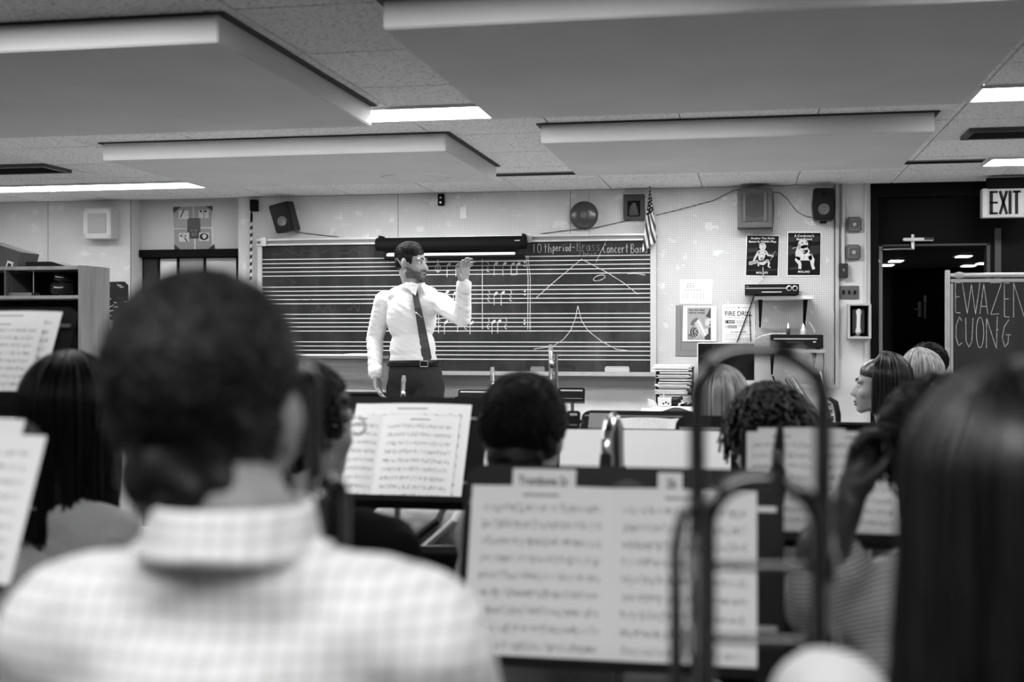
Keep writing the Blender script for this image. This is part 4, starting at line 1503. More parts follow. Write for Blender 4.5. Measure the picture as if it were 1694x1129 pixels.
part('cord', MB().tube([W(1419, 551, ym), W(1419, 555, ym), W(1412, 556, ym + .01), W(1424, 556.5, ym + .01), W(1420, 556, ym + .03), W(1420, 550, ym + .04)], .003, 6), LTGREY, ph, smooth=True)

# door closer above the door
r = thing('door_closer', W(1518, 396, YD - .05), 'silver hydraulic door closer with a folded arm over the doorway', 'door closer')
part('body', box_px(MB(), 1494, 1545, 393, 399, YD - .06, YD), ALU, r, bevel=.004)
part('end_cap', box_px(MB(), 1529, 1545, 392.5, 397, YD - .063, YD - .06), DKGREY, r)
c = W(1510, 392, YD - .03)
part('spindle', MB().tube([c + Vector((0, 0, .015)), c, W(1510, 412, YD - .03)], .012, 10), ALU, r, smooth=True)
part('arm', MB().tube([W(1512, 412, YD - .03), W(1488, 412, YD - .06), W(1459, 413, YD - .02)], .007, 8), STEEL, r, smooth=True)

# exit sign
Ye = YB - .32
r = thing('exit_sign', W(1680, 360, Ye), 'illuminated style EXIT sign box with tall black letters hung by the door', 'exit sign')
part('mount', box_px(MB(), 1634, 1745, 292, 313, Ye + .0, Ye + .06), BLKMATT, r)
z0, z1_ = W(1626, 360, Ye).z, W(1626, 312, Ye).z
a, b = W(1625, 0, Ye).x, W(1735, 0, Ye).x
part('box', MB().box(a, b, Ye, Ye + .08, z0, z1_), M('exit_case', .42, .45), r, bevel=.004)
part('face', MB().box(a + .035, b - .01, Ye - .004, Ye, z0 + .012, z1_ - .012), M('exit_face', .36, .4), r)
mt = MB()
xq = W(1637, 0, Ye).x


def bar(p, q, w=.013):
    p, q = Vector((p[0], 0, p[1])), Vector((q[0], 0, q[1]))
    d = (q - p).normalized()
    n = Vector((-d.z, 0, d.x)) * w / 2
    o = Vector((0, Ye - .0045, 0))
    mt.prism([p + n + o, q + n + o, q - n + o, p - n + o], (0, -.002, 0))


lh0, lh1 = z0 + .018, z1_ - .018
X = xq + .002
m_ = (lh0 + lh1) / 2
bar((X + .007, lh0), (X + .007, lh1), .02)
for z in (lh0 + .006, m_, lh1 - .006):
    bar((X, z), (X + .045, z))
X += .053
bar((X + .005, lh0), (X + .045, lh1), .016)
bar((X + .005, lh1), (X + .045, lh0), .016)
X += .058
bar((X + .006, lh0), (X + .006, lh1), .018)
X += .022
bar((X + .022, lh0), (X + .022, lh1), .018)
bar((X, lh1 - .006), (X + .046, lh1 - .006))
part('lettering', mt, INK, r)

# ------------------------------------------------------------------ rolling chalkboard
Yk = 6.9
r = thing('rolling_chalkboard', (W(1640, 0, Yk).x, Yk, 0), 'rolling chalkboard in an aluminium frame, chalked EWAZEN, at the right edge', 'chalkboard')
x0 = W(1564, 0, Yk).x
x1 = x0 + 1.25
zt_ = W(1564, 447, Yk).z
for x in (x0, x1):
    part('post', MB().box(x, x + .022, Yk - .015, Yk + .025, .06, zt_), ALU, r, bevel=.003)
    part('foot', MB().box(x, x + .03, Yk - .25, Yk + .25, .05, .085), ALU, r, bevel=.003)
    for y in (Yk - .22, Yk + .22):
        part('caster', MB().lathe([(.024, -.01), (.024, .01)], Matrix.Translation((x + .015, y, .025)) @ Matrix.Rotation(math.pi / 2, 4, 'Y'), 14), BLK, r)
zb = W(1564, 456, Yk).z
part('top_bar', MB().tube([(x0 + .022, Yk, zb), (x1, Yk, zb)], .012, 10), ALU, r, smooth=True)
p = W(1586, 455, Yk)
part('knob', MB().tube([(p.x - .02, Yk, zb), (p.x, Yk, zb), (p.x + .025, Yk, zb)], [.014, .02, .014], 10), M('wing_knob', .5, .4), r, smooth=True)
z1b, z0b = W(1570, 462, Yk).z, .62
fm = MB()
fm.box(x0 + .024, x1 - .005, Yk - .012, Yk + .012, z1b - .018, z1b)
fm.box(x0 + .024, x1 - .005, Yk - .012, Yk + .012, z0b, z0b + .022)
fm.box(x0 + .024, x0 + .038, Yk - .012, Yk + .012, z0b + .022, z1b - .022)
fm.box(x1 - .027, x1 - .005, Yk - .012, Yk + .012, z0b + .022, z1b - .022)
part('board_frame', fm, M('frame_pale', .45, .5), r, bevel=.003)
part('writing_surface', MB().box(x0 + .038, x1 - .027, Yk - .006, Yk + .006, z0b + .022, z1b - .018), mat_board('green_slate', .03, .03), r)
YK = Yk - .0075
cs = []
k51 = 5.133


def K(x, y):
    return (1364 + x / k51, 450 + y / k51)


for s, x, w, y0, y1 in (('E', 1105, 60, 92, 345), ('W', 1170, 150, 92, 355), ('A', 1315, 75, 100, 358), ('Z', 1400, 110, 92, 362), ('E', 1520, 62, 95, 380), ('N', 1600, 110, 92, 388)):
    for ln in GL[s]:
        cs.append([K(x + p_[0] * w, y1 - p_[1] * (y1 - y0)) for p_ in ln])
for s, x, w, y0, y1 in (('C', 1110, 60, 380, 628), ('U', 1195, 70, 390, 640), ('O', 1283, 75, 388, 642), ('N', 1370, 100, 392, 648), ('G', 1500, 78, 405, 640)):
    for ln in GL[s]:
        cs.append([K(x + p_[0] * w, y1 - p_[1] * (y1 - y0)) for p_ in ln])
cs.append([K(1455, 495), K(1480, 490)])
strokes(r, 'chalk_lettering', cs, YK, M('chalk_soft', .55, .95), 1.0)

# ------------------------------------------------------------------ bookcase at the left
Y0, Y1 = 6.50, 6.82
bx1 = W(129, 440, Y0).x
bx0 = bx1 - 1.1
bz = W(129, 440, Y0).z
bc = thing('bookcase', ((bx0 + bx1) / 2, Y0, 0), 'dark open wooden bookcase at the left edge with a pale end panel', 'bookcase')
part('side_panel', MB().box(bx1, bx1 + .022, Y0, Y1, 0, bz + .004), WOODV, bc, bevel=.002)
part('side_panel', MB().box(bx0 - .022, bx0, Y0, Y1, 0, bz + .004), WOODV, bc, bevel=.002)
edge = M('shelf_edge', .20, .5, var=.2, vscale=12)
part('top_board', MB().box(bx0, bx1, Y0, Y1, bz - .02, bz), edge, bc, bevel=.002)
zs = W(60, 489, Y0).z
for z in (zs, zs - .36, zs - .72, zs - 1.08):
    part('shelf', MB().box(bx0, bx1, Y0 + .004, Y1 - .01, z - .02, z), edge, bc, bevel=.002)
part('back_panel', MB().box(bx0, bx1, Y1 - .008, Y1, 0, bz - .02), BLKMATT, bc)
part('divider', MB().box(W(6, 0, Y0).x, W(6, 0, Y0).x + .012, Y0 + .005, Y1 - .01, zs, bz - .02), M('divider', .05, .5), bc)
# things on and in it
a = W(-20, 445, Y0 + .06)
Mx = Matrix.Translation((W(22, 432, Y0 + .12).x - .02, Y0 + .14, bz + .0475)) @ Matrix.Rotation(-.0, 4, 'Z') @ Matrix.Rotation(.30, 4, 'Y')
r = thing('cardboard_box', (a.x, Y0 + .1, bz), 'tilted dark cardboard box with a white label on the bookcase top', 'box')
part('carton', MB().box(-.16, .10, -.09, .10, -.06, .07, Mx), M('carton', .05, .7, var=.15), r, bevel=.003)
part('label_frame', MB().box(.03, .07, -.0915, -.09, -.05, .0, Mx), PAPER2, r)
part('label_print', MB().box(.038, .062, -.0925, -.0915, -.05, -.012, Mx), DKGREY, r)
p = W(20, 437, Y0 + .04)
part('support_wedge', MB().box(p.x - .2, p.x + .0, Y0 + .06, Y0 + .24, bz + .0005, bz + .03), DKGREY, r)
mb = MB()
a, b = W(42, 439, Y0 + .03), W(84, 432, Y0 + .03)
mb.box(a.x, b.x, Y0 + .03, Y0 + .2, bz + .0005, bz + .028)
mb.prism([(b.x, Y0 + .03, bz + .0005), (b.x, Y0 + .03, bz + .028), (b.x + .09, Y0 + .03, bz + .004), (b.x + .09, Y0 + .03, bz + .0005)], (0, .15, 0))
solo('flat_case', mb, BLK, 'flat black sloping case lying on the bookcase top', 'case', bevel=.002)
for (px, py, rx, rz, lab) in ((104, 472, .07, .045, 'shiny black plastic bag on the upper bookcase shelf, lower one'), (107, 461, .055, .035, 'shiny black plastic bag on the upper bookcase shelf, upper one')):
    c = W(px, py, Y0 + .14)
    mb = MB().ball((0, 0, 0), 1., 20, 12)
    rr2 = random.Random(px)
    z0_ = zs + .001 if py > 470 else zs + .07
    vv = []
    for q in mb.v:
        n_ = 1 + .12 * math.sin(q[0] * 7 + 2) * math.cos(q[1] * 6) + rr2.uniform(-.06, .06)
        vv.append((c.x + q[0] * rx * n_, Y0 + .14 + q[1] * .09 * n_, max(z0_, z0_ + rz + q[2] * rz * n_)))
    mb.v = vv
    solo('plastic_bag', mb, M('bag_black', .01, .18, spec=.7), lab, 'bag', smooth='all')
a, b = W(12, 489, Y0 + .03), W(52, 480, Y0 + .03)
r = thing('metal_rack', ((a.x + b.x) / 2, Y0 + .1, zs), 'low bright metal rack with two upright rods inside the bookcase', 'rack')
part('tray', MB().box(a.x, b.x, Y0 + .03, Y0 + .12, zs + .001, zs + .018), STEEL, r, bevel=.003)
for x in (a.x + .005, b.x - .005):
    part('rod', MB().tube([(x, Y0 + .06, zs + .018), (x, Y0 + .06, zs + .15)], .004, 8), STEEL, r, smooth=True)

# ------------------------------------------------------------------ wood cabinet behind the conductor
Yc_ = 7.78
a, b = W(440, 590, Yc_), W(642, 590, Yc_)
r = thing('wood_cabinet', ((a.x + b.x) / 2, Yc_, 0), 'dark grained wooden cabinet behind the conductor with papers on top', 'cabinet')
zt2 = W(560, 589, Yc_).z
zl = W(560, 645, Yc_).z
part('body', MB().box(a.x, b.x, Yc_, Yc_ + .42, 0, zt2 - .02), WOODG, r, bevel=.003)
part('top_board', MB().box(a.x - .01, b.x + .01, Yc_ - .012, Yc_ + .43, zt2 - .02, zt2), WOODG, r, bevel=.003)
part('ledge', MB().box(a.x - .01, b.x + .01, Yc_ - .06, Yc_, zl - .012, zl), ALU, r, bevel=.003)
part('lower_door', MB().box(a.x + .02, (a.x + b.x) / 2 - .005, Yc_ - .012, Yc_, .1, zl - .03), BLKMATT, r, bevel=.003)
part('lower_door', MB().box((a.x + b.x) / 2 + .005, b.x - .02, Yc_ - .012, Yc_, .1, zl - .03), BLKMATT, r, bevel=.003)
for i, (p0, p1, lab, mt_) in enumerate(((500, 570, 'white sheet of paper on the dark cabinet, left of the conductor', PAPER), (572, 612, 'white paper stack on the dark cabinet beside the conductor arm', PAPER), (628, 640, 'dark folder on the cabinet behind the conductor back', DKGREY))):
    A, B = W(p0, 588, Yc_ + .05), W(p1, 588, Yc_ + .05)
    mb = MB().box(A.x, B.x, Yc_ + .02, Yc_ + .25, zt2 + .0005, zt2 + (.004, .012, .016)[i])
    solo('loose_sheet' if i < 2 else 'folder', mb, mt_, lab, 'paper' if i < 2 else 'folder')

# ------------------------------------------------------------------ desk with computer, trays
Yd = 7.75
xa, xb = W(1080, 670, Yd).x, W(1300, 670, Yd).x
zd = W(1100, 674, Yd).z
r = thing('high_desk', ((xa + xb) / 2, Yd, 0), 'high grey desk under the right pegboard carrying papers and a computer', 'desk')
part('top', MB().box(xa, xb, Yd, YB - .07, zd - .025, zd), MIDGREY, r, bevel=.003)
for x in (xa + .04, xb - .08):
    for y in (Yd + .03, YB - .12):
        part('leg', MB().box(x, x + .04, y, y + .04, 0, zd - .025), DKGREY, r, bevel=.003)
part('modesty_panel', MB().box(xa + .09, xb - .09, YB - .10, YB - .09, .4, zd - .025), DKGREY, r)
# computer
Yi = Yd + .13
a, b = W(1153, 655, Yi), W(1249, 567, Yi)
r = thing('desktop_computer', ((a.x + b.x) / 2, Yi, zd), 'silver framed desktop computer with a black screen on the high desk', 'computer')
part('shell', MB().box(a.x, b.x, Yi, Yi + .022, a.z, b.z), M('silver_shell', .6, .35, .3), r, bevel=.006)
zs0 = W(1200, 629, Yi).z
part('screen', MB().box(a.x + .008, b.x - .004, Yi - .002, Yi, zs0, b.z - .007), M('screen_glass', .006, .06, spec=.6), r)
xm = (a.x + b.x) / 2
part('stand_neck', MB().box(xm - .06, xm + .06, Yi + .022, Yi + .03, zd + .004, a.z + .1), M('silver_shell', .6, .35, .3), r)
part('stand_foot', MB().box(xm - .07, xm + .07, Yi - .03, Yi + .09, zd + .0005, zd + .006), M('silver_shell', .6, .35, .3), r, bevel=.002)
# letter tray with stacked papers
Yt2 = Yd + .06
k70 = 7.0545


def L(x, y):
    return (960 + x / k70, 560 + y / k70)


a, b = W(*L(880, 690), Yt2), W(*L(1310, 320), Yt2)
r = thing('letter_tray', ((a.x + b.x) / 2, Yt2, zd), 'black tiered letter tray on the high desk at the chalkboard corner', 'letter tray')
tiers = [W(0, L(0, y)[1], Yt2).z for y in (690, 660, 585, 478, 405)]
ztr = [zd + .001] + [W(*L(1100, y), Yt2).z for y in (662, 578, 478, 395)]
for z in ztr:
    part('tier', MB().box(a.x, b.x, Yt2, Yt2 + .24, z, z + .006), BLKMATT, r, bevel=.001)
for x in (a.x, b.x - .006):
    part('side', MB().box(x, x + .006, Yt2 + .02, Yt2 + .24, zd + .001, ztr[-1] + .03), BLKMATT, r)
rr = random.Random(4)
labs = ['thick paper stack in the lowest tier of the black letter tray', 'loose papers in the second tier of the black letter tray', 'thin paper stack in the third tier of the black letter tray', 'white papers overflowing the top of the black letter tray']
for i, z in enumerate(ztr[1:]):
    mb = MB()
    h = (.05, .03, .022, .04)[i]
    n = 5
    for k in range(n):
        dx, dy = rr.uniform(-.02, .012), rr.uniform(-.015, .01)
        mb.box(a.x + .01 + dx - (.03 if i == 3 else 0), b.x - .02 + dx, Yt2 - .01 + dy, Yt2 + .21, z + .0065 + k * h / n, z + .0065 + (k + .72) * h / n)
    solo('paper_stack', mb, (PAPER2, PAPER, PAPER, PAPER)[i], labs[i], 'paper stack', 'papers in the letter tray')
# clutter sheet, mug and bits on the desk
zc_ = zd
mb = MB()


def clothP(u, v):
    p = Vector((xa - .07 + u * .42, Yd - .06 + v * .16, zd + .004))
    if p.y < Yd + .0:
        p.z -= .02 * (1 + math.sin(u * 9)) * (Yd - p.y) / .06
    if p.x < xa:
        p.z -= .015
    return p


mb.grid(clothP, 24, 8)
solo('loose_sheet', mb, PAPER, 'crumpled white sheet hanging over the front edge of the high desk', 'paper', smooth='all', solid=.001)
p = W(*L(985, 770), Yd + .03)
r = thing('mug', (p.x, Yd + .03, zd + .006), 'white spotted mug with a pencil on the high desk', 'mug')
Mx = Matrix.Translation((p.x, Yd + .03, zd + .006))
part('cup', MB().lathe([(.038, 0), (.042, .005), (.044, .055), (.040, .055), (.037, .01), (.0, .008)], Mx, 20), M('mug_white', .7, .4), r, smooth=True)
part('pencil', MB().tube([(p.x - .01, Yd + .03, zd + .015), (p.x - .005, Yd + .04, zd + .09)], .005, 6), LTGREY, r)
for i in range(3):
    part('spot', MB().ball((p.x - .005 + i * .015, Yd + .03 - .0435 + i * .002, zd + .022 + (i % 2) * .008), (.006, .002, .006), 8, 6), INK, r)
p = W(*L(1100, 740), Yd + .03)
mb = MB().ball((p.x, Yd + .05, zd + .036), (.04, .03, .028), 12, 8)
mb.tube([(p.x - .05, Yd + .05, zd + .022), (p.x - .01, Yd + .04, zd + .04), (p.x + .05, Yd + .045, zd + .058)], .012, 8)
solo('desk_clutter', mb, BLK, 'small black stapler like gadget lying on the desk papers', 'gadget', smooth=True)
p = W(*L(1210, 750), Yd + .03)
mb = MB()
for i in range(7):
    x = p.x - .04 + i * .015
    z = zd + .006
    mb.prism([(x, Yd + .03, z), (x + .03, Yd + .03, z), (x + .035, Yd + .03, z + .012 + .01 * (i % 3)), (x + .008, Yd + .03, z + .02 + .008 * (i % 2))], (0, .04, 0))
solo('crumpled_paper', mb, PAPER2, 'crumpled grey paper wads beside the black gadget on the desk', 'paper')
p = W(*L(850, 720), Yd + .03)
mb = MB().prism([(p.x - .03, Yd + .03, zd + .006), (p.x + .03, Yd + .03, zd + .006), (p.x + .01, Yd + .03, zd + .035), (p.x - .035, Yd + .03, zd + .05)], (0, .03, 0))
solo('crumpled_paper', mb, PAPER2, 'small folded paper at the left end of the high desk', 'paper')

# ------------------------------------------------------------------ figures: prims -> one remeshed surface
def V3(*a):
    return Vector(a)


_ico = {}


def ico(sub):
    if sub not in _ico:
        bm = bmesh.new()
        bmesh.ops.create_icosphere(bm, subdivisions=sub, radius=1)
        _ico[sub] = ([v.co.copy() for v in bm.verts], [[v.index for v in f.verts] for f in bm.faces])
        bm.free()
    return _ico[sub]


def remesh(prims, voxel, smooth=4, grow=0.0, name='body', disp=None):
    """('h', [(p, r), ...]) hull of balls; ('e', centre, radii, R3) ellipsoid  ->  one continuous mesh"""
    bm = bmesh.new()
    iv2, _ = ico(2)
    iv3, if3 = ico(3)
    for pr in prims:
        if pr[0] == 'h':
            vs = []
            for p, r in pr[1]:
                r = r + grow
                vs += [bm.verts.new(Vector(p) + q * r) for q in iv2]
            g = bmesh.ops.convex_hull(bm, input=vs, use_existing_faces=False)
            bad = [e for e in set(g['geom_interior']) if isinstance(e, bmesh.types.BMVert)]
            bmesh.ops.delete(bm, geom=bad, context='VERTS')
        else:
            c, r = Vector(pr[1]), [a + grow for a in pr[2]]
            R = pr[3] if len(pr) > 3 else Matrix.Identity(3)
            vs = [bm.verts.new(c + R @ Vector((q.x * r[0], q.y * r[1], q.z * r[2]))) for q in iv3]
            for f in if3:
                bm.faces.new([vs[i] for i in f])
    me = bpy.data.meshes.new(name)
    bm.to_mesh(me)
    bm.free()
    o = bpy.data.objects.new(name, me)
    COL.objects.link(o)
    md = o.modifiers.new('r', 'REMESH')
    md.mode = 'VOXEL'
    md.voxel_size = voxel
    md.use_smooth_shade = True
    if smooth:
        ms = o.modifiers.new('s', 'SMOOTH')
        ms.factor = .5
        ms.iterations = smooth
    dg = bpy.context.evaluated_depsgraph_get()
    out = bpy.data.meshes.new_from_object(o.evaluated_get(dg))
    bpy.data.objects.remove(o)
    bpy.data.meshes.remove(me)
    out.name = name
    if disp:
        n = len(out.vertices)
        co = np.empty(n * 3)
        no = np.empty(n * 3)
        out.vertices.foreach_get('co', co)
        out.vertices.foreach_get('normal', no)
        co, no = co.reshape(-1, 3), no.reshape(-1, 3)
        co += no * disp(co)[:, None]
        out.vertices.foreach_set('co', co.ravel())
        out.update()
    out.shade_smooth()
    return out


def shift(me, o):
    me.transform(Matrix.Translation(-Vector(o)))
    return me


def mesh_np(name, verts, quads):
    me = bpy.data.meshes.new(name)
    nv, nf = len(verts), len(quads)
    me.vertices.add(nv)
    me.vertices.foreach_set('co', np.asarray(verts, dtype=np.float32).ravel())
    me.loops.add(nf * 4)
    me.loops.foreach_set('vertex_index', np.asarray(quads, dtype=np.int32).ravel())
    me.polygons.add(nf)
    me.polygons.foreach_set('loop_start', np.arange(0, nf * 4, 4, dtype=np.int32))
    me.polygons.foreach_set('loop_total', np.full(nf, 4, dtype=np.int32))
    me.update(calc_edges=True)
    me.shade_smooth()
    return me


def strands(paths, rad, n=3):
    """paths (N, m, 3) -> tube strands"""
    paths = np.asarray(paths)
    Nn, m, _ = paths.shape
    t = np.gradient(paths, axis=1)
    t /= np.linalg.norm(t, axis=2, keepdims=True) + 1e-9
    ref = RNG.normal(size=(Nn, 1, 3))
    a = np.cross(t, ref)
    a /= np.linalg.norm(a, axis=2, keepdims=True) + 1e-9
    b = np.cross(t, a)
    rad = np.broadcast_to(np.asarray(rad), (Nn, m))
    vs = np.empty((Nn, m, n, 3))
    for k in range(n):
        an = 2 * math.pi * k / n
        vs[:, :, k] = paths + (a * math.cos(an) + b * math.sin(an)) * rad[:, :, None]
    idx = np.arange(Nn * m * n).reshape(Nn, m, n)
    q = []
    for k in range(n):
        k2 = (k + 1) % n
        q.append(np.stack([idx[:, :-1, k], idx[:, :-1, k2], idx[:, 1:, k2], idx[:, 1:, k]], -1).reshape(-1, 4))
    return vs.reshape(-1, 3), np.concatenate(q)


def join_mesh(a, verts, quads, name):
    """append strands to a mesh"""
    n = len(a.vertices)
    co = np.empty(n * 3)
    a.vertices.foreach_get('co', co)
    f = [list(p.vertices) for p in a.polygons]
    m = bpy.data.meshes.new(name)
    qs = []
    for x in f:
        if len(x) == 4:
            qs.append(x)
        elif len(x) == 3:
            qs.append([x[0], x[1], x[2], x[2]])
    b = mesh_np(name, verts, quads)
    bm = bmesh.new()
    bm.from_mesh(a)
    bm.from_mesh(b)
    bm.to_mesh(m)
    bm.free()
    m.shade_smooth()
    bpy.data.meshes.remove(a)
    bpy.data.meshes.remove(b)
    return m


def Hm(c, yaw, pitch=0, roll=0):
    """head matrix: local +Y is where the face looks"""
    return Matrix.Translation(c) @ Matrix.Rotation(yaw, 4, 'Z') @ Matrix.Rotation(pitch, 4, 'X') @ Matrix.Rotation(roll, 4, 'Y')


def head_prims(H, neck_to=None, s=1.0, ears=True, jawy=0.0):
    R = H.to_3x3()
    P = lambda *a: H @ (Vector(a) * s)
    r = lambda *a: tuple(x * s for x in a)
    pr = [('e', P(0, -.014, .03), r(.074, .096, .088), R),
          ('e', P(0, .028, -.025), r(.060, .066, .088), R),
          ('h', [(P(-.048, .0, -.068), .02 * s), (P(.048, .0, -.068), .02 * s), (P(0, .072, -.100), .02 * s), (P(0, .05, -.05), .045 * s)]),
          ('h', [(P(0, .086, .004), .007 * s), (P(0, .112, -.036), .0085 * s), (P(-.011, .097, -.041), .007 * s), (P(.011, .097, -.041), .007 * s), (P(0, .08, -.04), .01 * s)]),
          ('e', P(-.03, .074, .018), r(.026, .017, .009), R), ('e', P(.03, .074, .018), r(.026, .017, .009), R),
          ('e', P(-.038, .055, -.032), r(.026, .027, .024), R), ('e', P(.038, .055, -.032), r(.026, .027, .024), R),
          ('e', P(0, .089, -.064), r(.020, .0105, .006), R), ('e', P(0, .087, -.078), r(.018, .011, .007), R),
          ('e', P(0, .078, -.102), r(.018, .016, .015), R)]
    if ears:
        for sx in (-1, 1):
            pr += [('e', P(.078 * sx, -.012, -.006), r(.009, .019, .031), R @ Matrix.Rotation(-.3 * sx, 3, 'Z')),
                   ('e', P(.074 * sx, -.002, -.03), r(.008, .011, .012), R)]
    if neck_to is not None:
        pr += [('h', [(P(0, -.022, -.055), .056 * s), (neck_to, .058 * s)]), ('h', [(P(0, -.045, -.03), .045 * s), (neck_to + Vector((0, 0, .02)), .055 * s)])]
    return pr


def hand_prims(w, d, n, side, s=1.0, curl=.4, spread=.10, thumb=.6):
    """w wrist, d finger direction, n palm normal (fingers curl towards it), side: thumb side along d x n * side"""
    d, n = Vector(d).normalized(), Vector(n)
    n = (n - d * n.dot(d)).normalized()
    x = d.cross(n).normalized() * side          # towards the thumb
    pr = [('h', [(w, .024 * s), (w + d * .02 * s + x * .012 * s, .02 * s), (w + d * .02 * s - x * .012 * s, .019 * s)]),
          ('h', [(w + d * .015 * s + x * .016 * s, .016 * s), (w + d * .015 * s - x * .016 * s, .015 * s), (w + d * .085 * s + x * .030 * s, .0115 * s), (w + d * .08 * s - x * .030 * s, .0105 * s)])]
    fl = [(.030, .088, .040, .026, .020, .0088), (.010, .092, .044, .029, .021, .009), (-.011, .088, .041, .027, .020, .0088), (-.030, .080, .032, .021, .018, .0078)]
    for i, (ox, oy, l1, l2, l3, r) in enumerate(fl):
        p = w + (d * oy + x * ox) * s
        ang = curl * .5
        dirx = (d + x * spread * (1.5 - i) / 1.5).normalized()
        for l, rr_ in ((l1, r), (l2, r * .93), (l3, r * .86)):
            ax = dirx.cross(n).normalized()
            dd = dirx * math.cos(ang) + n * math.sin(ang)
            q = p + dd * l * s
            pr.append(('h', [(p, rr_ * s), (q, rr_ * .93 * s)]))
            p = q
            ang += curl
    p = w + (d * .022 + x * .024) * s
    td = (d * (1 - thumb * .5) + x * thumb + n * .25).normalized()
    q = p + td * .045 * s
    pr.append(('h', [(p, .0145 * s), (q, .0105 * s)]))
    td = (td + d * .5 + n * .2 * curl).normalized()
    q2 = q + td * .03 * s
    pr.append(('h', [(q, .0105 * s), (q2, .009 * s)]))
    td = (td + d * .3 + n * .3 * curl).normalized()
    pr.append(('h', [(q2, .0095 * s), (q2 + td * .024 * s, .0078 * s)]))
    return pr


def eyes(person, H, s=1.0):
    P = lambda *a: H @ (Vector(a) * s)
    for sx in (-1, 1):
        e = part('eye', MB().ball(P(.030 * sx, .0728, -.001), (.0125 * s, .0125 * s, .0085 * s), 12, 8, H.to_3x3()), EYEW, person, smooth='all')
        part('iris', MB().ball(P(.031 * sx, .0800, -.001), .0066 * s, 10, 6), EYED, e, smooth='all')
        # brow
        mb = MB().tube([P(.014 * sx, .092, .020), P(.030 * sx, .089, .0275), P(.046 * sx, .078, .0225)], [.0038 * s, .0048 * s, .002 * s], 6)
        part('eyebrow', mb, HAIRB, person, smooth=True)


def smoothnoise(co, f, seed=0):
    x, y, z = co[:, 0] * f + seed, co[:, 1] * f + seed * 1.7, co[:, 2] * f - seed
    return (np.sin(x * 1.3 + 1.7 * np.sin(y * .9 + z)) + np.sin(y * 1.7 + 1.3 * np.sin(z * 1.1 + x)) + np.sin(z * 1.5 + 1.1 * np.sin(x * 1.2 - y))) / 3


def to_world(H, pts):
    A = np.array(H)
    return pts @ A[:3, :3].T + A[:3, 3]


def scalp_dirs(n, zmin, front):
    """random unit directions over the scalp; front = smallest allowed 'backness' near the face"""
    out = np.empty((0, 3))
    while len(out) < n:
        d = RNG.normal(size=(n * 3, 3))
        d /= np.linalg.norm(d, axis=1, keepdims=True)
        ok = (d[:, 2] > zmin - .55 * np.clip(-d[:, 1], 0, 1)) & ~((d[:, 1] > front) & (d[:, 2] < .55))
        out = np.vstack([out, d[ok]])
    return out[:n]


def hair_short(person, H, mat, s=1.0, n=2500, length=.035, rad=.0012, puff=.0, nape=True, messy=.5, capz=.0, front=.35, lift=.35, crop=None, rough=1.):
    R = H.to_3x3()
    P = lambda *a: H @ (Vector(a) * s)
    cr = np.array([.080 + puff, .099 + puff, .090 + puff]) * s
    cc = np.array([0, -.022, .036 + capz]) * s
    pr = [('e', P(0, -.022, .036 + capz), tuple(cr), R)]
    if nape:
        pr += [('e', P(0, -.062, -.042), (.058 * s + puff * .5, .044 * s + puff * .5, .056 * s), R), ('e', P(-.058, -.03, .0), (.02 * s + puff * .5, .05 * s, .045 * s), R), ('e', P(.058, -.03, .0), (.02 * s + puff * .5, .05 * s, .045 * s), R)]
    if crop:
        pr = [('e', P(*c_), tuple(q * s for q in r_), R) for c_, r_ in crop]
        cc, cr = np.array(crop[0][0]) * s, np.array(crop[0][1]) * s
    cap = remesh(pr, .004 if crop else .006, 3, 0, 'hair', lambda co: rough * (.0025 * smoothnoise(co, 95, 2) + .002 * smoothnoise(co, 40, 5)))
    d = scalp_dirs(n, -.25 if not crop else .12, front)
    p0 = cc + d * cr * .985
    # comb direction: back and down, plus disorder
    base = np.tile(np.array([0, -.6, -.55]), (n, 1)) + np.stack([d[:, 0] * .2, d[:, 1] * 0, d[:, 2] * 0], 1)
    base += RNG.normal(size=(n, 3)) * messy
    tang = base - d * np.sum(base * d, axis=1, keepdims=True)
    tang /= np.linalg.norm(tang, axis=1, keepdims=True) + 1e-9
    m = 5
    tt = np.linspace(0, 1, m)
    L = length * s * RNG.uniform(.6, 1.2, size=(n, 1))
    paths = np.empty((n, m, 3))
    for i, t in enumerate(tt):
        paths[:, i] = p0 + tang * L * t + d * L * lift * np.sin(t * 2.2) - d * (L * t) ** 2 / .17
    v, q = strands(to_world(H, paths.reshape(-1, 3)).reshape(n, m, 3), rad * np.linspace(1, .35, m)[None, :] * s)
    me = join_mesh(cap, v, q, 'hair')
    shift(me, wpos(person))
    return link('hair', me, mat, (0, 0, 0), person)


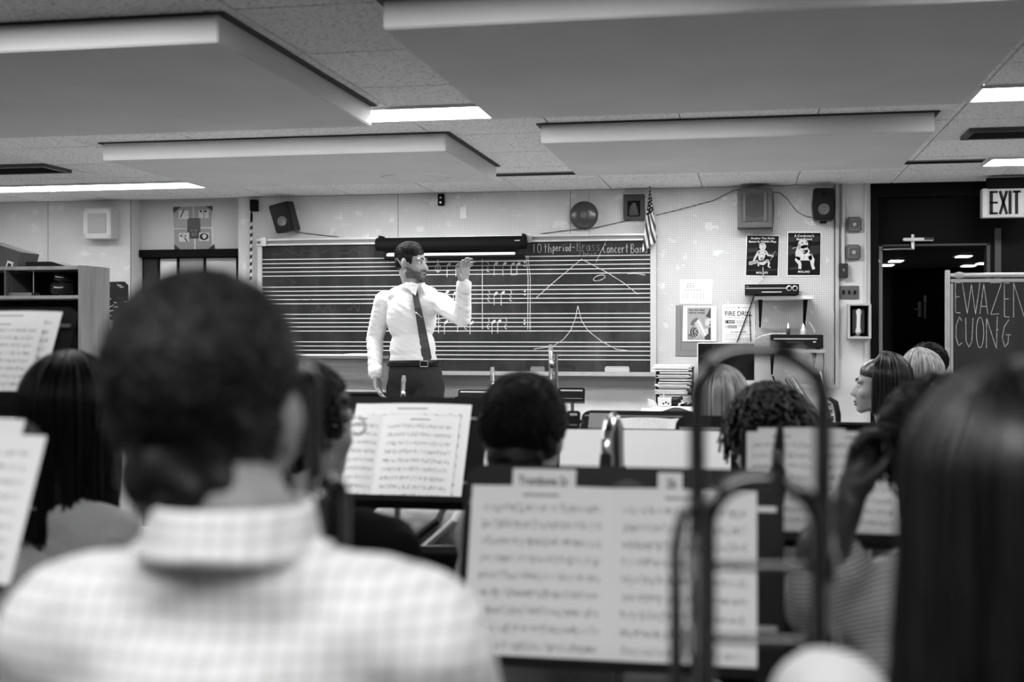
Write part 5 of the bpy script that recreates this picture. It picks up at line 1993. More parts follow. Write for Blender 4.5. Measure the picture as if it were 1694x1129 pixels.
def hair_curly(person, H, mat, s=1.0, n=900, puff=.02, turns=2.2, cr_=.006, rad=.0018, length=.035):
    R = H.to_3x3()
    P = lambda *a: H @ (Vector(a) * s)
    cr = np.array([.082 + puff, .10 + puff, .092 + puff]) * s
    cc = np.array([0, -.024, .034]) * s
    pr = [('e', P(0, -.024, .034), tuple(cr), R), ('e', P(0, -.06, -.045), (.064 + puff * .5, .05 + puff * .6, .06), R)]
    cap = remesh(pr, .006, 2, 0, 'hair', lambda co: .006 * smoothnoise(co, 120, 1) + .004 * smoothnoise(co, 60, 3))
    d = scalp_dirs(n, -.35, .30)
    p0 = cc + d * cr * .97
    m = 18
    a = np.cross(d, RNG.normal(size=(n, 3)))
    a /= np.linalg.norm(a, axis=1, keepdims=True)
    b = np.cross(d, a)
    ph = RNG.uniform(0, 6.28, n)
    L = length * RNG.uniform(.5, 1.2, size=(n, 1))
    paths = np.empty((n, m, 3))
    for i, t in enumerate(np.linspace(0, 1, m)):
        an = (ph + t * turns * 6.28)[:, None]
        paths[:, i] = p0 + d * L * t * .5 + (a * np.cos(an) + b * np.sin(an)) * cr_ * (.4 + t) + np.array([0, 0, -1.]) * L * t * t * .6
    v, q = strands(to_world(H, paths.reshape(-1, 3)).reshape(n, m, 3), rad)
    me = join_mesh(cap, v, q, 'hair')
    shift(me, wpos(person))
    return link('hair', me, mat, (0, 0, 0), person)


def hair_long(person, H, mat, length=.3, n=2400, s=1.0, open_=2.2, rad=.0014, puff=.008, part_x=.01, wave=.006, flare=.0, clump=.004, down=None, back=0.0):
    """hair combed from a parting over the skull and falling straight down"""
    cr = np.array([.080 + puff, .099 + puff, .090 + puff]) * s
    cc = np.array([0, -.020, .034]) * s
    m = 16
    A = np.array(H)
    R3, T = A[:3, :3], A[:3, 3]

    def path(az, th0, off, L, ph):
        # az 0 = back, +-pi = face side ; vectorised
        k = len(az)
        out = np.empty((k, m, 3))
        thE = 1.62
        r = cr[None, :] + off[:, None]
        pos = None
        for i in range(m):
            t = i / (m - 1)
            th = th0 + (thE - th0) * min(t / .5, 1)
            p = np.stack([r[:, 0] * np.sin(th) * np.sin(az), -r[:, 1] * np.sin(th) * np.cos(az), r[:, 2] * np.cos(th)], 1) + cc
            p = p @ R3.T + T
            if t > .5:
                f = (t - .5) / .5
                p[:, 2] -= f * L
                rel = p[:, :2] - T[:2]
                p[:, :2] = T[:2] + rel * (1 + flare * f - .10 * math.sin(f * 1.6) * (1 if flare <= 0 else 0))
                if back:
                    p[:, 1] -= back * f
                p[:, 0] += wave * np.sin(ph + f * 5) * f
                p[:, 1] += wave * np.cos(ph * 1.3 + f * 4) * f
            out[:, i] = p
        return out
    # under surface
    na = 64
    azs = np.linspace(-open_, open_, na)
    P0 = path(azs, np.full(na, .03), np.full(na, -.002), np.full(na, length * .97), np.zeros(na))
    verts = P0.reshape(-1, 3)
    idx = np.arange(na * m).reshape(na, m)
    quads = np.stack([idx[:-1, :-1], idx[1:, :-1], idx[1:, 1:], idx[:-1, 1:]], -1).reshape(-1, 4)
    az = RNG.uniform(-open_, open_, n)
    g = RNG.normal(size=n)
    cl = np.round(az * 14) / 14
    az = az + (cl - az) * .35
    off = RNG.uniform(0, 1, n) ** 2 * clump * 2 + .003 * np.sin(cl * 37)
    th0 = np.abs(RNG.normal(size=n)) * .35 * RNG.uniform(0, 1, n) + .02
    Ls = length * RNG.uniform(.86, 1.04, n)
    P1 = path(az, th0, off, Ls, cl * 9 + g * .4)
    rr_ = rad * RNG.uniform(.6, 1.5, (n, 1)) * np.linspace(1, .5, m)[None, :]
    v, q = strands(P1, rr_)
    me = mesh_np('hair', np.vstack([verts, v]), np.vstack([quads, q + len(verts)]))
    shift(me, wpos(person))
    return link('hair', me, mat, (0, 0, 0), person)


def seated(pos, face, top, label, skin, shirt_mat, trouser_mat, floor=0., sw=.175, head_yaw=0., head_pitch=0., lean=0., head_roll=0., voxel=.010, arms=None, sleeve=1.0, bulk=1.0, cloth_disp=None, hscale=1.0, hx=0., short=0.):
    """pos = (x, y) of the head; face = body heading (0 looks along +Y)"""
    dz = (top - floor) - 1.333 + short
    base = Vector((pos[0], pos[1], floor))
    T = Matrix.Translation(base) @ Matrix.Rotation(face, 4, 'Z') @ Matrix.Translation((0, -.02 - lean, 0))

    def L(x, y, z):
        zz = z + (dz * min(max((z - .5) / .6, 0), 1) if z > .5 else 0)
        yy = y + lean * min(max((z - .5) / .8, 0), 1.)
        return T @ Vector((x, yy, zz))
    R = T.to_3x3()
    b = bulk
    torso = [('e', L(0, 0, .55), (.165 * b, .13 * b, .11), R), ('e', L(0, .01, .70), (.150 * b, .115 * b, .17), R),
             ('e', L(0, .0, .88), (.168 * b, .118 * b, .165), R),
             ('h', [(L(-sw + .03, -.012, .995), .06 * b), (L(sw - .03, -.012, .995), .06 * b), (L(0, -.01, .93), .09 * b)]),
             ('h', [(L(-sw * .55, -.022, 1.01), .045), (L(sw * .55, -.022, 1.01), .045), (L(0, -.034, 1.058), .052)])]
    A = {'le': (-sw - .035, .10, .74), 'lw': (-.12, .32, .70), 're': (sw + .035, .10, .74), 'rw': (.12, .32, .70)}
    Aw = {}
    for k in A:
        Aw[k] = L(*A[k])
    if arms:
        for k in arms:
            Aw[k] = Vector(arms[k]) if k[-1] in 'ew' else arms[k]
    armp, fore = [], []
    for sgn, e, w in ((-1, 'le', 'lw'), (1, 're', 'rw')):
        sh = L(sgn * sw, 0, .985)
        armp += [('h', [(sh, .062 * b), (Aw[e], .042 * b)])]
        fore += [('h', [(Aw[e], .041 * b), (Aw[w], .027)])]
    legs = []
    for sgn in (-1, 1):
        legs += [('h', [(L(sgn * .09, -.02, .53), .09 * b), (L(sgn * .11, .42, .51), .062)]), ('h', [(L(sgn * .11, .42, .51), .06), (L(sgn * .11, .41, .10), .042)])]
    feet = [('h', [(L(sgn * .11, .38, .05), .04), (L(sgn * .115, .56, .034), .032)]) for sgn in (-1, 1)]
    hc = L(hx, .02, 1.215) - Vector((0, 0, short))
    H = Hm(hc, face + head_yaw, head_pitch, head_roll)
    hp = head_prims(H, L(0, -.02, 1.07), hscale)
    hands = []
    for sgn, e, w in ((-1, 'le', 'lw'), (1, 're', 'rw')):
        key = 'lh' if sgn < 0 else 'rh'
        if arms and key in arms:
            hands += arms[key]
        else:
            d = (Aw[w] - Aw[e]).normalized()
            hands += hand_prims(Aw[w], d, Vector((0, 0, -1)), 1 if sgn < 0 else -1, 1, .5)
    body = remesh(torso + armp + fore + legs + feet + hp + hands, voxel, 2, 0, 'person')
    pb = Vector((hc.x, hc.y, floor))
    person = tag(link('person', shift(body, pb), skin, pb), label, 'person')
    cl = torso + armp + (fore if sleeve > .6 else [])
    if sleeve <= .6:
        cl = torso + [('h', [(L(sgn * sw, 0, .985), .066 * b), (L(sgn * sw, 0, .985).lerp(Aw[e], .6), .055 * b)]) for sgn, e in ((-1, 'le'), (1, 're'))]
    me = remesh(cl, .011, 5, .011, 'shirt', cloth_disp)
    link('shirt', shift(me, pb), shirt_mat, (0, 0, 0), person)
    me = remesh(legs + [('e', L(0, 0, .54), (.168 * b, .135 * b, .10), R)], .012, 4, .012, 'trousers')
    link('trousers', shift(me, pb), trouser_mat, (0, 0, 0), person)
    me = remesh(feet, .010, 2, .008, 'shoes')
    link('shoes', shift(me, pb), BLK, (0, 0, 0), person)
    eyes(person, H, hscale)
    return person, H, L


# ------------------------------------------------------------------ chairs
def make_chair():
    r = thing('chair', (0, 0, 0), 'x', 'chair', 'black band chairs')
    m = MB()
    m.grid(lambda u, v: Vector((-.21 + .42 * u, -.20 + .40 * v, .447 - .012 * math.sin(math.pi * u) + .012 * (1 - v))), 8, 8)
    part('seat', m, BLK, r, smooth='all', solid=.012)
    m = MB()

    def bp(u, v):
        x = -.21 + .42 * u
        rc = 1 - .25 * max(0, (v - .75) / .25) ** 2
        return Vector((x * rc, -.24 - .03 * math.cos((u - .5) * 2.2) + .02 - .06 * v, .56 + .27 * v))
    m.grid(bp, 10, 8)
    part('backrest', m, BLK, r, smooth='all', solid=.012)
    for sx in (-1, 1):
        part('leg', MB().tube([(.19 * sx, .18, .43), (.21 * sx, .22, .0)], .011, 8), STEEL, r, smooth=True)
        part('leg', MB().tube([(.19 * sx, -.18, .43), (.21 * sx, -.26, .0)], .011, 8), STEEL, r, smooth=True)
        part('back_post', MB().tube([(.19 * sx, -.19, .43), (.195 * sx, -.235, .55), (.19 * sx, -.28, .72)], .010, 8), STEEL, r, smooth=True)
    return r


chair0 = make_chair()
cu = [False]


def chair(x, y, face, floor, label):
    o = chair0 if not cu[0] else copy_tree(chair0)
    cu[0] = True
    o.location = (x, y, floor)
    o.rotation_euler = (0, 0, face)
    o['label'] = label
    return o


def sit(px, d, top_py, face, label, skin, shirt, trous, chair_label, floor=0., lean=0., **k):
    p = D(px, top_py, d)
    person, H, L = seated((p.x, p.y), face, p.z, label, skin, shirt, trous, floor, lean=lean, **k)
    h = L(0, 0, .5)
    chair(h.x, h.y, face, floor, chair_label)
    return person, H, L


# ------------------------------------------------------------------ music stands and music
def stand(px, py, d, w, h, tilt, label, floor=0., yaw=0., corner=.035, lip=True, mat=None):
    """(px, py) = middle of the desk's lower edge in the photo, at distance d"""
    B = D(px, py, d)
    r_ = Vector((math.cos(yaw), math.sin(yaw), 0))
    bk = Vector((-math.sin(yaw), math.cos(yaw), 0))
    up = Vector((0, 0, math.cos(tilt))) + bk * math.sin(tilt)
    n = -bk * math.cos(tilt) + Vector((0, 0, math.sin(tilt)))
    mat = mat or STANDBLK
    # pole joins behind the desk
    piv = B + up * h * .45 - n * .035
    root = thing('music_stand', (piv.x, piv.y, floor), label, 'music stand', 'black music stands')
    c = corner
    poly = [(-w / 2, 0), (w / 2, 0)]
    for k in range(5):
        a = math.pi / 2 * k / 4
        poly.append((w / 2 - c + c * math.cos(a), h - c + c * math.sin(a)))
    for k in range(5):
        a = math.pi / 2 + math.pi / 2 * k / 4
        poly.append((-w / 2 + c + c * math.cos(a), h - c + c * math.sin(a)))
    pts = [B + r_ * x + up * y for x, y in poly]
    part('desk', MB().prism(pts, -n * .003), mat, root, bevel=.0008)
    M4 = Matrix.Translation(B) @ Matrix((r_, -n, up)).transposed().to_4x4()
    part('ledge', MB().box(-w / 2, w / 2, -.055, .0, -.006, -.001, M4), mat, root)
    part('ledge_lip', MB().box(-w / 2, w / 2, -.058, -.055, -.006, .010, M4), mat, root)
    rb = MB()
    for f in (.22, .80):
        rb.box(-w / 2 + .012, w / 2 - .012, -.0025, .0, h * f - .004, h * f + .004, M4)
    part('stiffening_rib', rb, STEEL, root)
    part('tilt_bracket', MB().box(-.03, .03, .003, .032, h * .38, h * .55, M4), mat, root, bevel=.002)
    part('upper_pole', MB().tube([piv, (piv.x, piv.y, max(floor + .45, piv.z - .38))], .009, 10), STEEL, root, smooth=True)
    part('lower_pole', MB().tube([(piv.x, piv.y, max(floor + .55, piv.z - .36)), (piv.x, piv.y, floor + .06)], .0135, 12), mat, root, smooth=True)
    for k in range(3):
        a = math.pi / 2 + 2 * math.pi * k / 3
        part('base_leg', MB().tube([(piv.x, piv.y, floor + .09), (piv.x + .12 * math.cos(a), piv.y + .12 * math.sin(a), floor + .05), (piv.x + .26 * math.cos(a), piv.y + .26 * math.sin(a), floor + .012)], [.012, .011, .010], 8), mat, root, smooth=True)
    return dict(B=B, r=r_, up=up, n=n, w=w, h=h, root=root)


def sheet(fr, x0, x1, y0, y1, name, label, cat='sheet music', lift=.004, curl=.006, mat=None, spine=None, skew=0.):
    """paper resting on a stand's desk; x, y in metres on the desk plane; with a spine it is an open book"""
    B, r_, up, n = fr['B'], fr['r'], fr['up'], fr['n']
    o = B + r_ * (x0 + x1) / 2 + up * y0 + n * lift
    root = thing(name, o, label, cat)
    mat = mat or SHEET

    def leaf(a, b, sgn):
        m = MB()

        def P(u, v):
            x = a + (b - a) * u + skew * v
            f = u if sgn > 0 else 1 - u
            h = curl * math.sin(math.pi * min(f * 1.15, 1)) + (.0008 if sgn == 0 else 0)
            return B + r_ * x + up * (y0 + (y1 - y0) * v) + n * (lift + h)
        m.grid(P, 12, 2, uvs=True)
        return m
    if spine is None:
        part('page', leaf(x0, x1, 0), mat, root, smooth='all', recalc=False)
    else:
        part('page', leaf(x0, spine, -1), mat, root, smooth='all', recalc=False)
        part('page', leaf(spine, x1, 1), mat, root, smooth='all', recalc=False)
        q = []
        m = MB()
        M4 = Matrix.Translation(B) @ Matrix((r_, -n, up)).transposed().to_4x4()
        m.box(x0 + .004, x1 - .004, -lift + .0002, -.0008, y0 + .002, y1 - .003, M4)
        part('page_block', m, PAPER2, root)
    return root


# ------------------------------------------------------------------ the conductor
YT = 7.32


def T_(px, py, dy=0.):
    p = W(px, py, YT)
    return p + Vector((0, dy, 0))


POD = .23
r = thing('podium', (T_(690, 600).x, YT, 0), 'low carpeted conductor podium under the person in white shirt', 'podium')
c = T_(690, 600)
part('deck', MB().box(c.x - .5, c.x + .5, YT - .42, YT + .40, POD - .03, POD), MIDGREY, r, bevel=.004)
part('plinth', MB().box(c.x - .46, c.x + .46, YT - .38, YT + .36, 0, POD - .03), DKGREY, r)
fv = math.radians(-74.6 + 22)                    # chest heading, a little to his left
RT = Matrix.Rotation(fv - math.pi / 2, 3, 'Z')
shR, shL = T_(634, 499, .03), T_(729, 501, -.03)
elR, wrR = T_(616, 560, .05), T_(626, 618, -.06)
elL, wrL = T_(777, 527, -.20), T_(786, 476, -.30)
neckb = T_(685, 479, .0)
chest = T_(681, 527, 0)
waist = T_(683, 578, 0)
hipc = T_(686, 618, 0)
torso = [('e', chest, (.150, .108, .165), RT), ('e', waist, (.136, .104, .15), RT),
         ('h', [(shR + Vector((.025, 0, 0)), .055), (shL - Vector((.025, 0, 0)), .055), (T_(683, 515), .085)]),
         ('h', [(T_(655, 490), .045), (T_(712, 490), .045), (neckb, .050)]),
         ('e', T_(684, 598), (.142, .108, .09), RT)]
armR = [('h', [(shR, .058), (elR, .044)]), ('h', [(elR, .044), (wrR, .033)])]
armL = [('h', [(shL, .056), (elL, .045)]), ('h', [(elL, .046), (wrL, .034)])]
pel = [('e', T_(687, 622), (.158, .118, .105), RT)]
kn = [T_(668, 745, -.03), T_(712, 745, -.05)]
an = [Vector((T_(666, 745).x, YT, POD + .09)), Vector((T_(716, 745).x, YT - .02, POD + .09))]
hj = [T_(665, 640), T_(709, 640)]
legs = []
for i in range(2):
    legs += [('h', [(hj[i], .088), (kn[i], .062)]), ('h', [(kn[i], .060), (an[i], .045)])]
fdir = Vector((math.cos(fv), math.sin(fv), 0))
feet = [('h', [(Vector((a_.x, a_.y, POD + .045)), .042), (Vector((a_.x, a_.y, POD + .036)) + fdir * .17, .034)]) for a_ in an]
HTc = T_(680.5, 434.5, -.0)
HT = Hm(HTc, math.radians(-90 - 14.6 + 2), math.radians(-3), 0)
hR = hand_prims(wrR + Vector((.002, -.004, -.012)), Vector((.30, -.35, -1)), Vector((1, -.2, .1)), -1, 1.0, .45, .06)
hL = hand_prims(wrL + Vector((.0, -.0, .016)), Vector((.10, -.25, 1)), Vector((.75, -.6, 0)), -1, 1.0, .55, .14)
body = remesh(torso + armR + armL + pel + legs + feet + head_prims(HT, neckb) + hR + hL, .0055, 3, 0, 'person')
pb = Vector((hipc.x, YT, POD))
man = tag(link('person', shift(body, pb), SKIN, pb), 'standing person in white shirt and dark tie, left arm raised, baton in hand', 'person')


def wr_disp(co):
    w = co[:, 2] + .5 * co[:, 0]
    return .0022 * smoothnoise(np.stack([co[:, 0] * .5, co[:, 1], w * 2.4], 1), 46, 4) + .0008 * smoothnoise(co, 85, 9)


me = remesh(torso + armR + armL, .0065, 4, .010, 'shirt', wr_disp)
shirt = link('shirt', shift(me, pb), SHIRTW, (0, 0, 0), man)
# collar
mb = MB()
cen = T_(685, 477)


def collarP(u, v):
    a = -math.pi * .5 + (u - .5) * 2 * math.pi * .93 + fv + math.pi
    a = fv + math.pi + (u - .5) * 2 * math.pi * .90
    rr_ = .064 + .012 * (1 - v)
    e = 1 - abs(u - .5) * 2                       # 0 at the front
    drop = .030 * max(0, 1 - e * 3.2) * (1 - v)
    z = cen.z - .006 + .036 * v + .012 * e - drop
    return Vector((cen.x + rr_ * math.cos(a), cen.y + rr_ * math.sin(a) * .95, z))


mb.grid(collarP, 40, 4)
part('collar', mb, SHIRTW, shirt, smooth='all', solid=.003)
fr_ = cen + fdir * .083
rt = Vector((-fdir.y, fdir.x, 0)) * -1             # viewer's left of him ... along his right
for sg in (-1, 1):
    a = fr_ + Vector((0, 0, .020))
    sv = Vector((fdir.y, -fdir.x, 0)) * sg
    pts = [a + sv * .004, a + sv * .045 + Vector((0, 0, .016)) - fdir * .03, a + sv * .066 + Vector((0, 0, -.030)) - fdir * .015, a + sv * .034 + Vector((0, 0, -.070)) + fdir * .02]
    part('collar_wing', MB().prism(pts, fdir * .005), SHIRTW, shirt, bevel=.001)
# tie: knot, blade following the shirt front
TIE = M('tie_silk', .035, .6, bmp=(60, .2, .004))


def ray_front(px, py):
    """front of the torso seen from the camera"""
    o = cam.location.copy()
    dr = (W(px, py, YT) - o).normalized()
    ok, loc, nrm, idx = shirt.ray_cast(o - pb, dr)
    return (loc + pb) if ok else W(px, py, YT - .12)


path = [(686.5, 479), (688, 492), (691.5, 510), (695.5, 530), (699.5, 552), (703.5, 575), (706.5, 592), (706.5, 606)]
wd = [9, 9.5, 11, 12.5, 14, 15.5, 16, .8]
mb = MB()
view = Vector((-SA, CA, 0))
rgt = Vector((CA, SA, 0))
L_, R__ = [], []
pc = []
for (x, y), w in zip(path, wd):
    p = ray_front(x, min(y, 596)) - view * .018
    p.z = T_(x, y).z
    pc.append(p)
    L_.append(p - rgt * (w / 2 / 271))
    R__.append(p + rgt * (w / 2 / 271))
n = len(path)
vs = L_ + R__ + [p + view * .006 for p in L_] + [p + view * .006 for p in R__]
fs = []
for i in range(n - 1):
    fs += [(i, i + 1, n + i + 1, n + i), (2 * n + i, 3 * n + i, 3 * n + i + 1, 2 * n + i + 1), (i, 2 * n + i, 2 * n + i + 1, i + 1), (n + i, n + i + 1, 3 * n + i + 1, 3 * n + i)]
mb.add(vs, fs)
tie = part('necktie', mb, TIE, man, bevel=.0)
kp = ray_front(686.5, 479) - view * .022
kp.z = T_(686, 477.5).z
part('tie_knot', MB().prism([kp + rgt * a_ + Vector((0, 0, b_)) for a_, b_ in ((-.021, .018), (.021, .018), (.014, -.018), (-.014, -.018))], view * .016), TIE, tie, bevel=.003)
a_, b_ = ray_front(688, 517) - view * .026, ray_front(702, 528) - view * .026
part('tie_clip', MB().tube([a_, b_], .0032, 8), CHROME, tie, smooth=True)
# placket and buttons
mb = MB()
bt_ = []
for y in (500, 520, 540, 560, 580):
    p = ray_front(690 + (y - 500) * .12, y) - view * .003
    bt_.append(p)
for p in bt_:
    part('button', MB().ball(p, (.005, .003, .005), 8, 6), PAPER, shirt, smooth='all')
# trousers, belt
me = remesh(pel + legs + [('e', T_(685, 606), (.146, .112, .05), RT)], .008, 4, .013, 'trousers', lambda co: .003 * smoothnoise(co * np.array([1, 1, .6]), 40, 2))
link('trousers', shift(me, pb), TROUS, (0, 0, 0), man)
me = remesh(feet, .008, 2, .008, 'shoes')
link('shoes', shift(me, pb), BLK, (0, 0, 0), man)
bc_ = T_(685, 601)
mb = MB()
ring = [bc_ + RT @ Vector((.163 * math.cos(t), .129 * math.sin(t), .012 * math.sin(t * 1) * .3)) for t in [2 * math.pi * k / 48 for k in range(48)]]
vs = [p + Vector((0, 0, dz_)) for dz_ in (-.017, .017) for p in ring]
mb.add(vs, [(i, (i + 1) % 48, 48 + (i + 1) % 48, 48 + i) for i in range(48)])
belt = part('belt', mb, BLK, man, smooth='all', solid=-.004)
bp = bc_ + RT @ Vector((-.012, .134, 0))
part('buckle', MB().tube([bp + rgt * a_ + Vector((0, 0, b_)) - view * .01 for a_, b_ in ((-.024, -.017), (.022, -.017), (.022, .017), (-.024, .017))], .0042, 8, closed=True), CHROME, belt, smooth=True)
eyes(man, HT)
# hair, beard, lips
hair_short(man, HT, HAIRB, n=2600, length=.028, rad=.0010, messy=.14, front=.66, lift=.10, rough=.25,
           crop=[((0, -.016, .047), (.0775, .095, .081)), ((0, -.058, .0), (.062, .050, .062)), ((-.064, -.012, .03), (.015, .050, .036)), ((.064, -.012, .03), (.015, .050, .036)),
                 ((-.0665, .028, .018), (.007, .012, .034)), ((.0665, .028, .018), (.007, .012, .034))])
R3 = HT.to_3x3()
HP = lambda *a: HT @ Vector(a)
# stubble beard grows on the face itself
nv_ = len(man.data.vertices)
co_ = np.empty(nv_ * 3)
man.data.vertices.foreach_get('co', co_)
co_ = co_.reshape(-1, 3) + np.array(pb)
Hi = np.array(HT.inverted())
lc = co_ @ Hi[:3, :3].T + Hi[:3, 3]
ax_, ay_, az_ = np.abs(lc[:, 0]), lc[:, 1], lc[:, 2]
line_ = -.030 - .42 * np.clip(ay_ - .01, 0, .07) - .004 * np.sin(ay_ * 160)
sm_ = lambda x, w: np.clip(x / w + .5, 0, 1)
jaw = sm_(line_ - az_, .012) * sm_(az_ + .128, .014) * sm_(ay_ + .004, .016) * (1 - sm_(.052 - ay_, .02) * sm_(-.100 - az_, .012))
mus = sm_(.032 - ax_, .008) * sm_(-.043 - az_, .006) * sm_(az_ + .066, .006) * sm_(ay_ - .075, .01)
lip_ = sm_(.021 - ax_, .006) * sm_(-.058 - az_, .004) * sm_(az_ + .086, .006) * sm_(ay_ - .078, .008)
m_ = np.clip(np.maximum(jaw, mus) - lip_, 0, 1) * (np.linalg.norm(lc, axis=1) < .16)
at = man.data.attributes.new('stubble', 'FLOAT', 'POINT')
at.data.foreach_set('value', m_.astype(np.float32))
mm, t_, b_ = nt('skin_with_stubble')
an_ = N(t_, 'ShaderNodeAttribute', attribute_name='stubble')
nz_ = noise(t_, mapped(t_), 130, 3)
fz_ = math_n(t_, 'MULTIPLY', an_.outputs['Fac'], ramp_n(t_, nz_, [(.3, .62), (.65, 1)]))
t_.links.new(mix_n(t_, fz_, .29, .035), b_.inputs['Base Color'])
b_.inputs['Roughness'].default_value = .5
b_.inputs['Specular IOR Level'].default_value = .35
man.data.materials.clear()
man.data.materials.append(mm)
me = remesh([('e', HP(0, .092, -.0655), (.019, .009, .0045), R3), ('e', HP(0, .090, -.0765), (.016, .009, .0052), R3)], .002, 1, .001, 'lips')
link('lips', shift(me, pb), LIP, (0, 0, 0), man)
me = remesh([('e', HP(0, .0965, -.071), (.014, .0065, .0042), R3)], .0015, 1, 0, 'open_mouth')
link('open_mouth', shift(me, pb), M('mouth_dark', .01, .5), (0, 0, 0), man)
# cuffs
for (e, w) in ((elR, wrR), (elL, wrL)):
    d = (w - e).normalized()
    part('cuff', MB().tube([w - d * .045, w - d * .01, w + d * .018], [.045, .0445, .0445], 20, caps=False), SHIRTW, shirt, smooth='all', solid=.003)
# baton
b0 = wrR + Vector((.035, -.05, -.095))
bt0 = thing('baton', b0, 'thin pale conductor baton in the conductor lowered right hand', 'baton')
dv = Vector((.55, -.35, -.55)).normalized()
part('shaft', MB().tube([b0 + dv * .02, b0 + dv * .30], [.0035, .0018], 8), M('baton_white', .6, .5), bt0, smooth=True)
part('grip', MB().tube([b0 - dv * .035, b0 - dv * .02, b0 + dv * .005, b0 + dv * .03], [.005, .009, .008, .004], 10), WOODL, bt0, smooth=True)

# ------------------------------------------------------------------ players
def fold(f1=30, a1=.006, f2=60, a2=.003, seed=1, sq=(1, 1, 1)):
    return lambda co: a1 * smoothnoise(co * np.array(sq), f1, seed) + a2 * smoothnoise(co, f2, seed + 3)


RIS = .15
# tall man in plaid shirt, back to the camera
P1, H1, L1 = sit(412, 1.12, 466, math.radians(4), 'person in pale plaid shirt seen from behind, large in the left foreground', SKIN2, PLAID, DENIM,
                 'black chair under the person in plaid shirt', RIS, sw=.152, head_yaw=math.radians(-3), voxel=.008, bulk=1.06, cloth_disp=fold(26, .0045, 55, .0022, 2, (1, 1, .55)), hscale=1.0,
                 arms=None, hx=-.035, short=.035)
hair_short(P1, H1, HAIRM, 1.0, 3600, .032, .0022, .0, True, .9, 0, .45, .16, rough=1.8)
# collar of the plaid shirt
mb = MB()
cn = L1(0, -.024, 1.075)


def pc_(u, v):
    a = math.radians(4) - math.pi / 2 + (u - .5) * 2 * math.pi * .92
    rr_ = .070 + .012 * (1 - v)
    z = cn.z - .012 + .044 * v + (.004 if v < .2 else 0)
    return Vector((cn.x + rr_ * math.cos(a), cn.y + rr_ * math.sin(a), z - .02 * abs(u - .5) * 2 * (1 - v)))


mb.grid(pc_, 44, 6)
sh_ = [c_ for c_ in P1.children if c_.name.startswith('shirt')][0]
part('collar', mb, PLAID, sh_, smooth='all', solid=.004)

# girl with long dark hair at the right edge
P2, H2, L2 = sit(1672, 1.03, 634, math.radians(-2), 'person in pale top seen from behind, cropped by the right picture edge', SKIN2, PALE, DENIM,
                 'black chair under the person in pale top at the right edge', RIS - .06, sw=.155, head_yaw=math.radians(10), voxel=.010, bulk=.92, cloth_disp=fold(24, .004, 50, .002, 6), arms={'le': D(1375, 1172, .97), 'lw': D(1290, 1300, 1.15)})
hair_long(P2, H2, HAIRS, .40, 5200, 1.0, 2.55, .0017, .000, .0, .018, .07, .006, back=.02)

# girl at the left with long dark hair, pale sweater
P3, H3, L3 = sit(122, 2.55, 599, math.radians(-24), 'person in pale grey sweater seated at the left edge beside two music stands', SKIN2, GREYKNIT, DENIM,
                 'black chair under the person in the pale grey sweater', sw=.150, head_yaw=math.radians(28), bulk=.92, voxel=.011, cloth_disp=fold(26, .007, 60, .003, 3))
hair_long(P3, H3, HAIRB, .27, 2600, 1.0, 2.4, .0013, .008, wave=.008)

# curly player in black jacket
P4, H4, L4 = sit(508, 2.45, 606, math.radians(-8), 'person in black jacket and glasses seated behind the plaid shoulder', SKIN2, JACKET, DENIM,
                 'black chair under the person in the black jacket', sw=.175, head_yaw=math.radians(-22), bulk=1.05, voxel=.011, cloth_disp=fold(26, .006, 60, .003, 5))
hair_curly(P4, H4, HAIRB, 1.0, 1100, .008)
gm = MB()
HP = lambda *a: H4 @ Vector(a)
for sx in (-1, 1):
    gm.tube([HP(.032 * sx + .024 * math.cos(t), .104, -.004 + .018 * math.sin(t)) for t in [2 * math.pi * k / 16 for k in range(16)]], .0022, 6, closed=True)
    gm.tube([HP(.056 * sx, .104, .0), HP(.080 * sx, .06, .004), HP(.088 * sx, -.02, .004)], .0022, 6)
gm.tube([HP(-.008, .105, -.002), HP(.008, .105, -.002)], .002, 6)
part('glasses', gm, STEEL, P4, smooth=True)

# short-haired player in the middle
P5, H5, L5 = sit(869, 2.62, 632, math.radians(-52), 'person seen from behind, head showing just above the Trombone 2c stand', SKIN2, MIDKNIT, DENIM,
                 'black chair under the person above the Trombone 2c stand', sw=.150, head_yaw=math.radians(44), head_pitch=math.radians(-8), voxel=.011)
hair_short(P5, H5, HAIRB, 1.0, 3400, .042, .0013, .006, True, .6, .0, .45, .2)

# player with short twisted locks
P6, H6, L6 = sit(1268, 3.05, 652, math.radians(4), 'person bent over the music, head framed low inside the trombone bow', SKIN2, MIDKNIT, DENIM,
                 'black chair under the person bent over the music', sw=.170, head_yaw=math.radians(16), head_pitch=math.radians(-24), voxel=.011)
hair_curly(P6, H6, HAIRD, 1.0, 620, .012, 1.2, .005, .0036, .06)

# pale blonde behind the trombone bow
P7, H7, L7 = sit(1193, 4.2, 614, math.radians(-4), 'person seen from behind before the desktop computer, framed by the trombone bow', SKIN, MIDKNIT, DENIM,
                 'black chair under the person before the desktop computer', sw=.155, bulk=.92, voxel=.012)
hair_long(P7, H7, HAIRL, .26, 1800, 1.0, 2.6, .0016, .006, wave=.006)

# dark bob in profile
P8, H8, L8 = sit(1454, 5.0, 590, math.radians(74), 'person in grey vest seated in profile, looking left', SKIN, MIDKNIT, DENIM,
                 'black chair under the person in the grey vest', sw=.150, head_yaw=math.radians(6), bulk=.90, voxel=.006, hscale=.95)
hair_long(P8, H8, HAIRS, .140, 2600, .97, 1.95, .0014, .010, wave=.002, flare=.02)
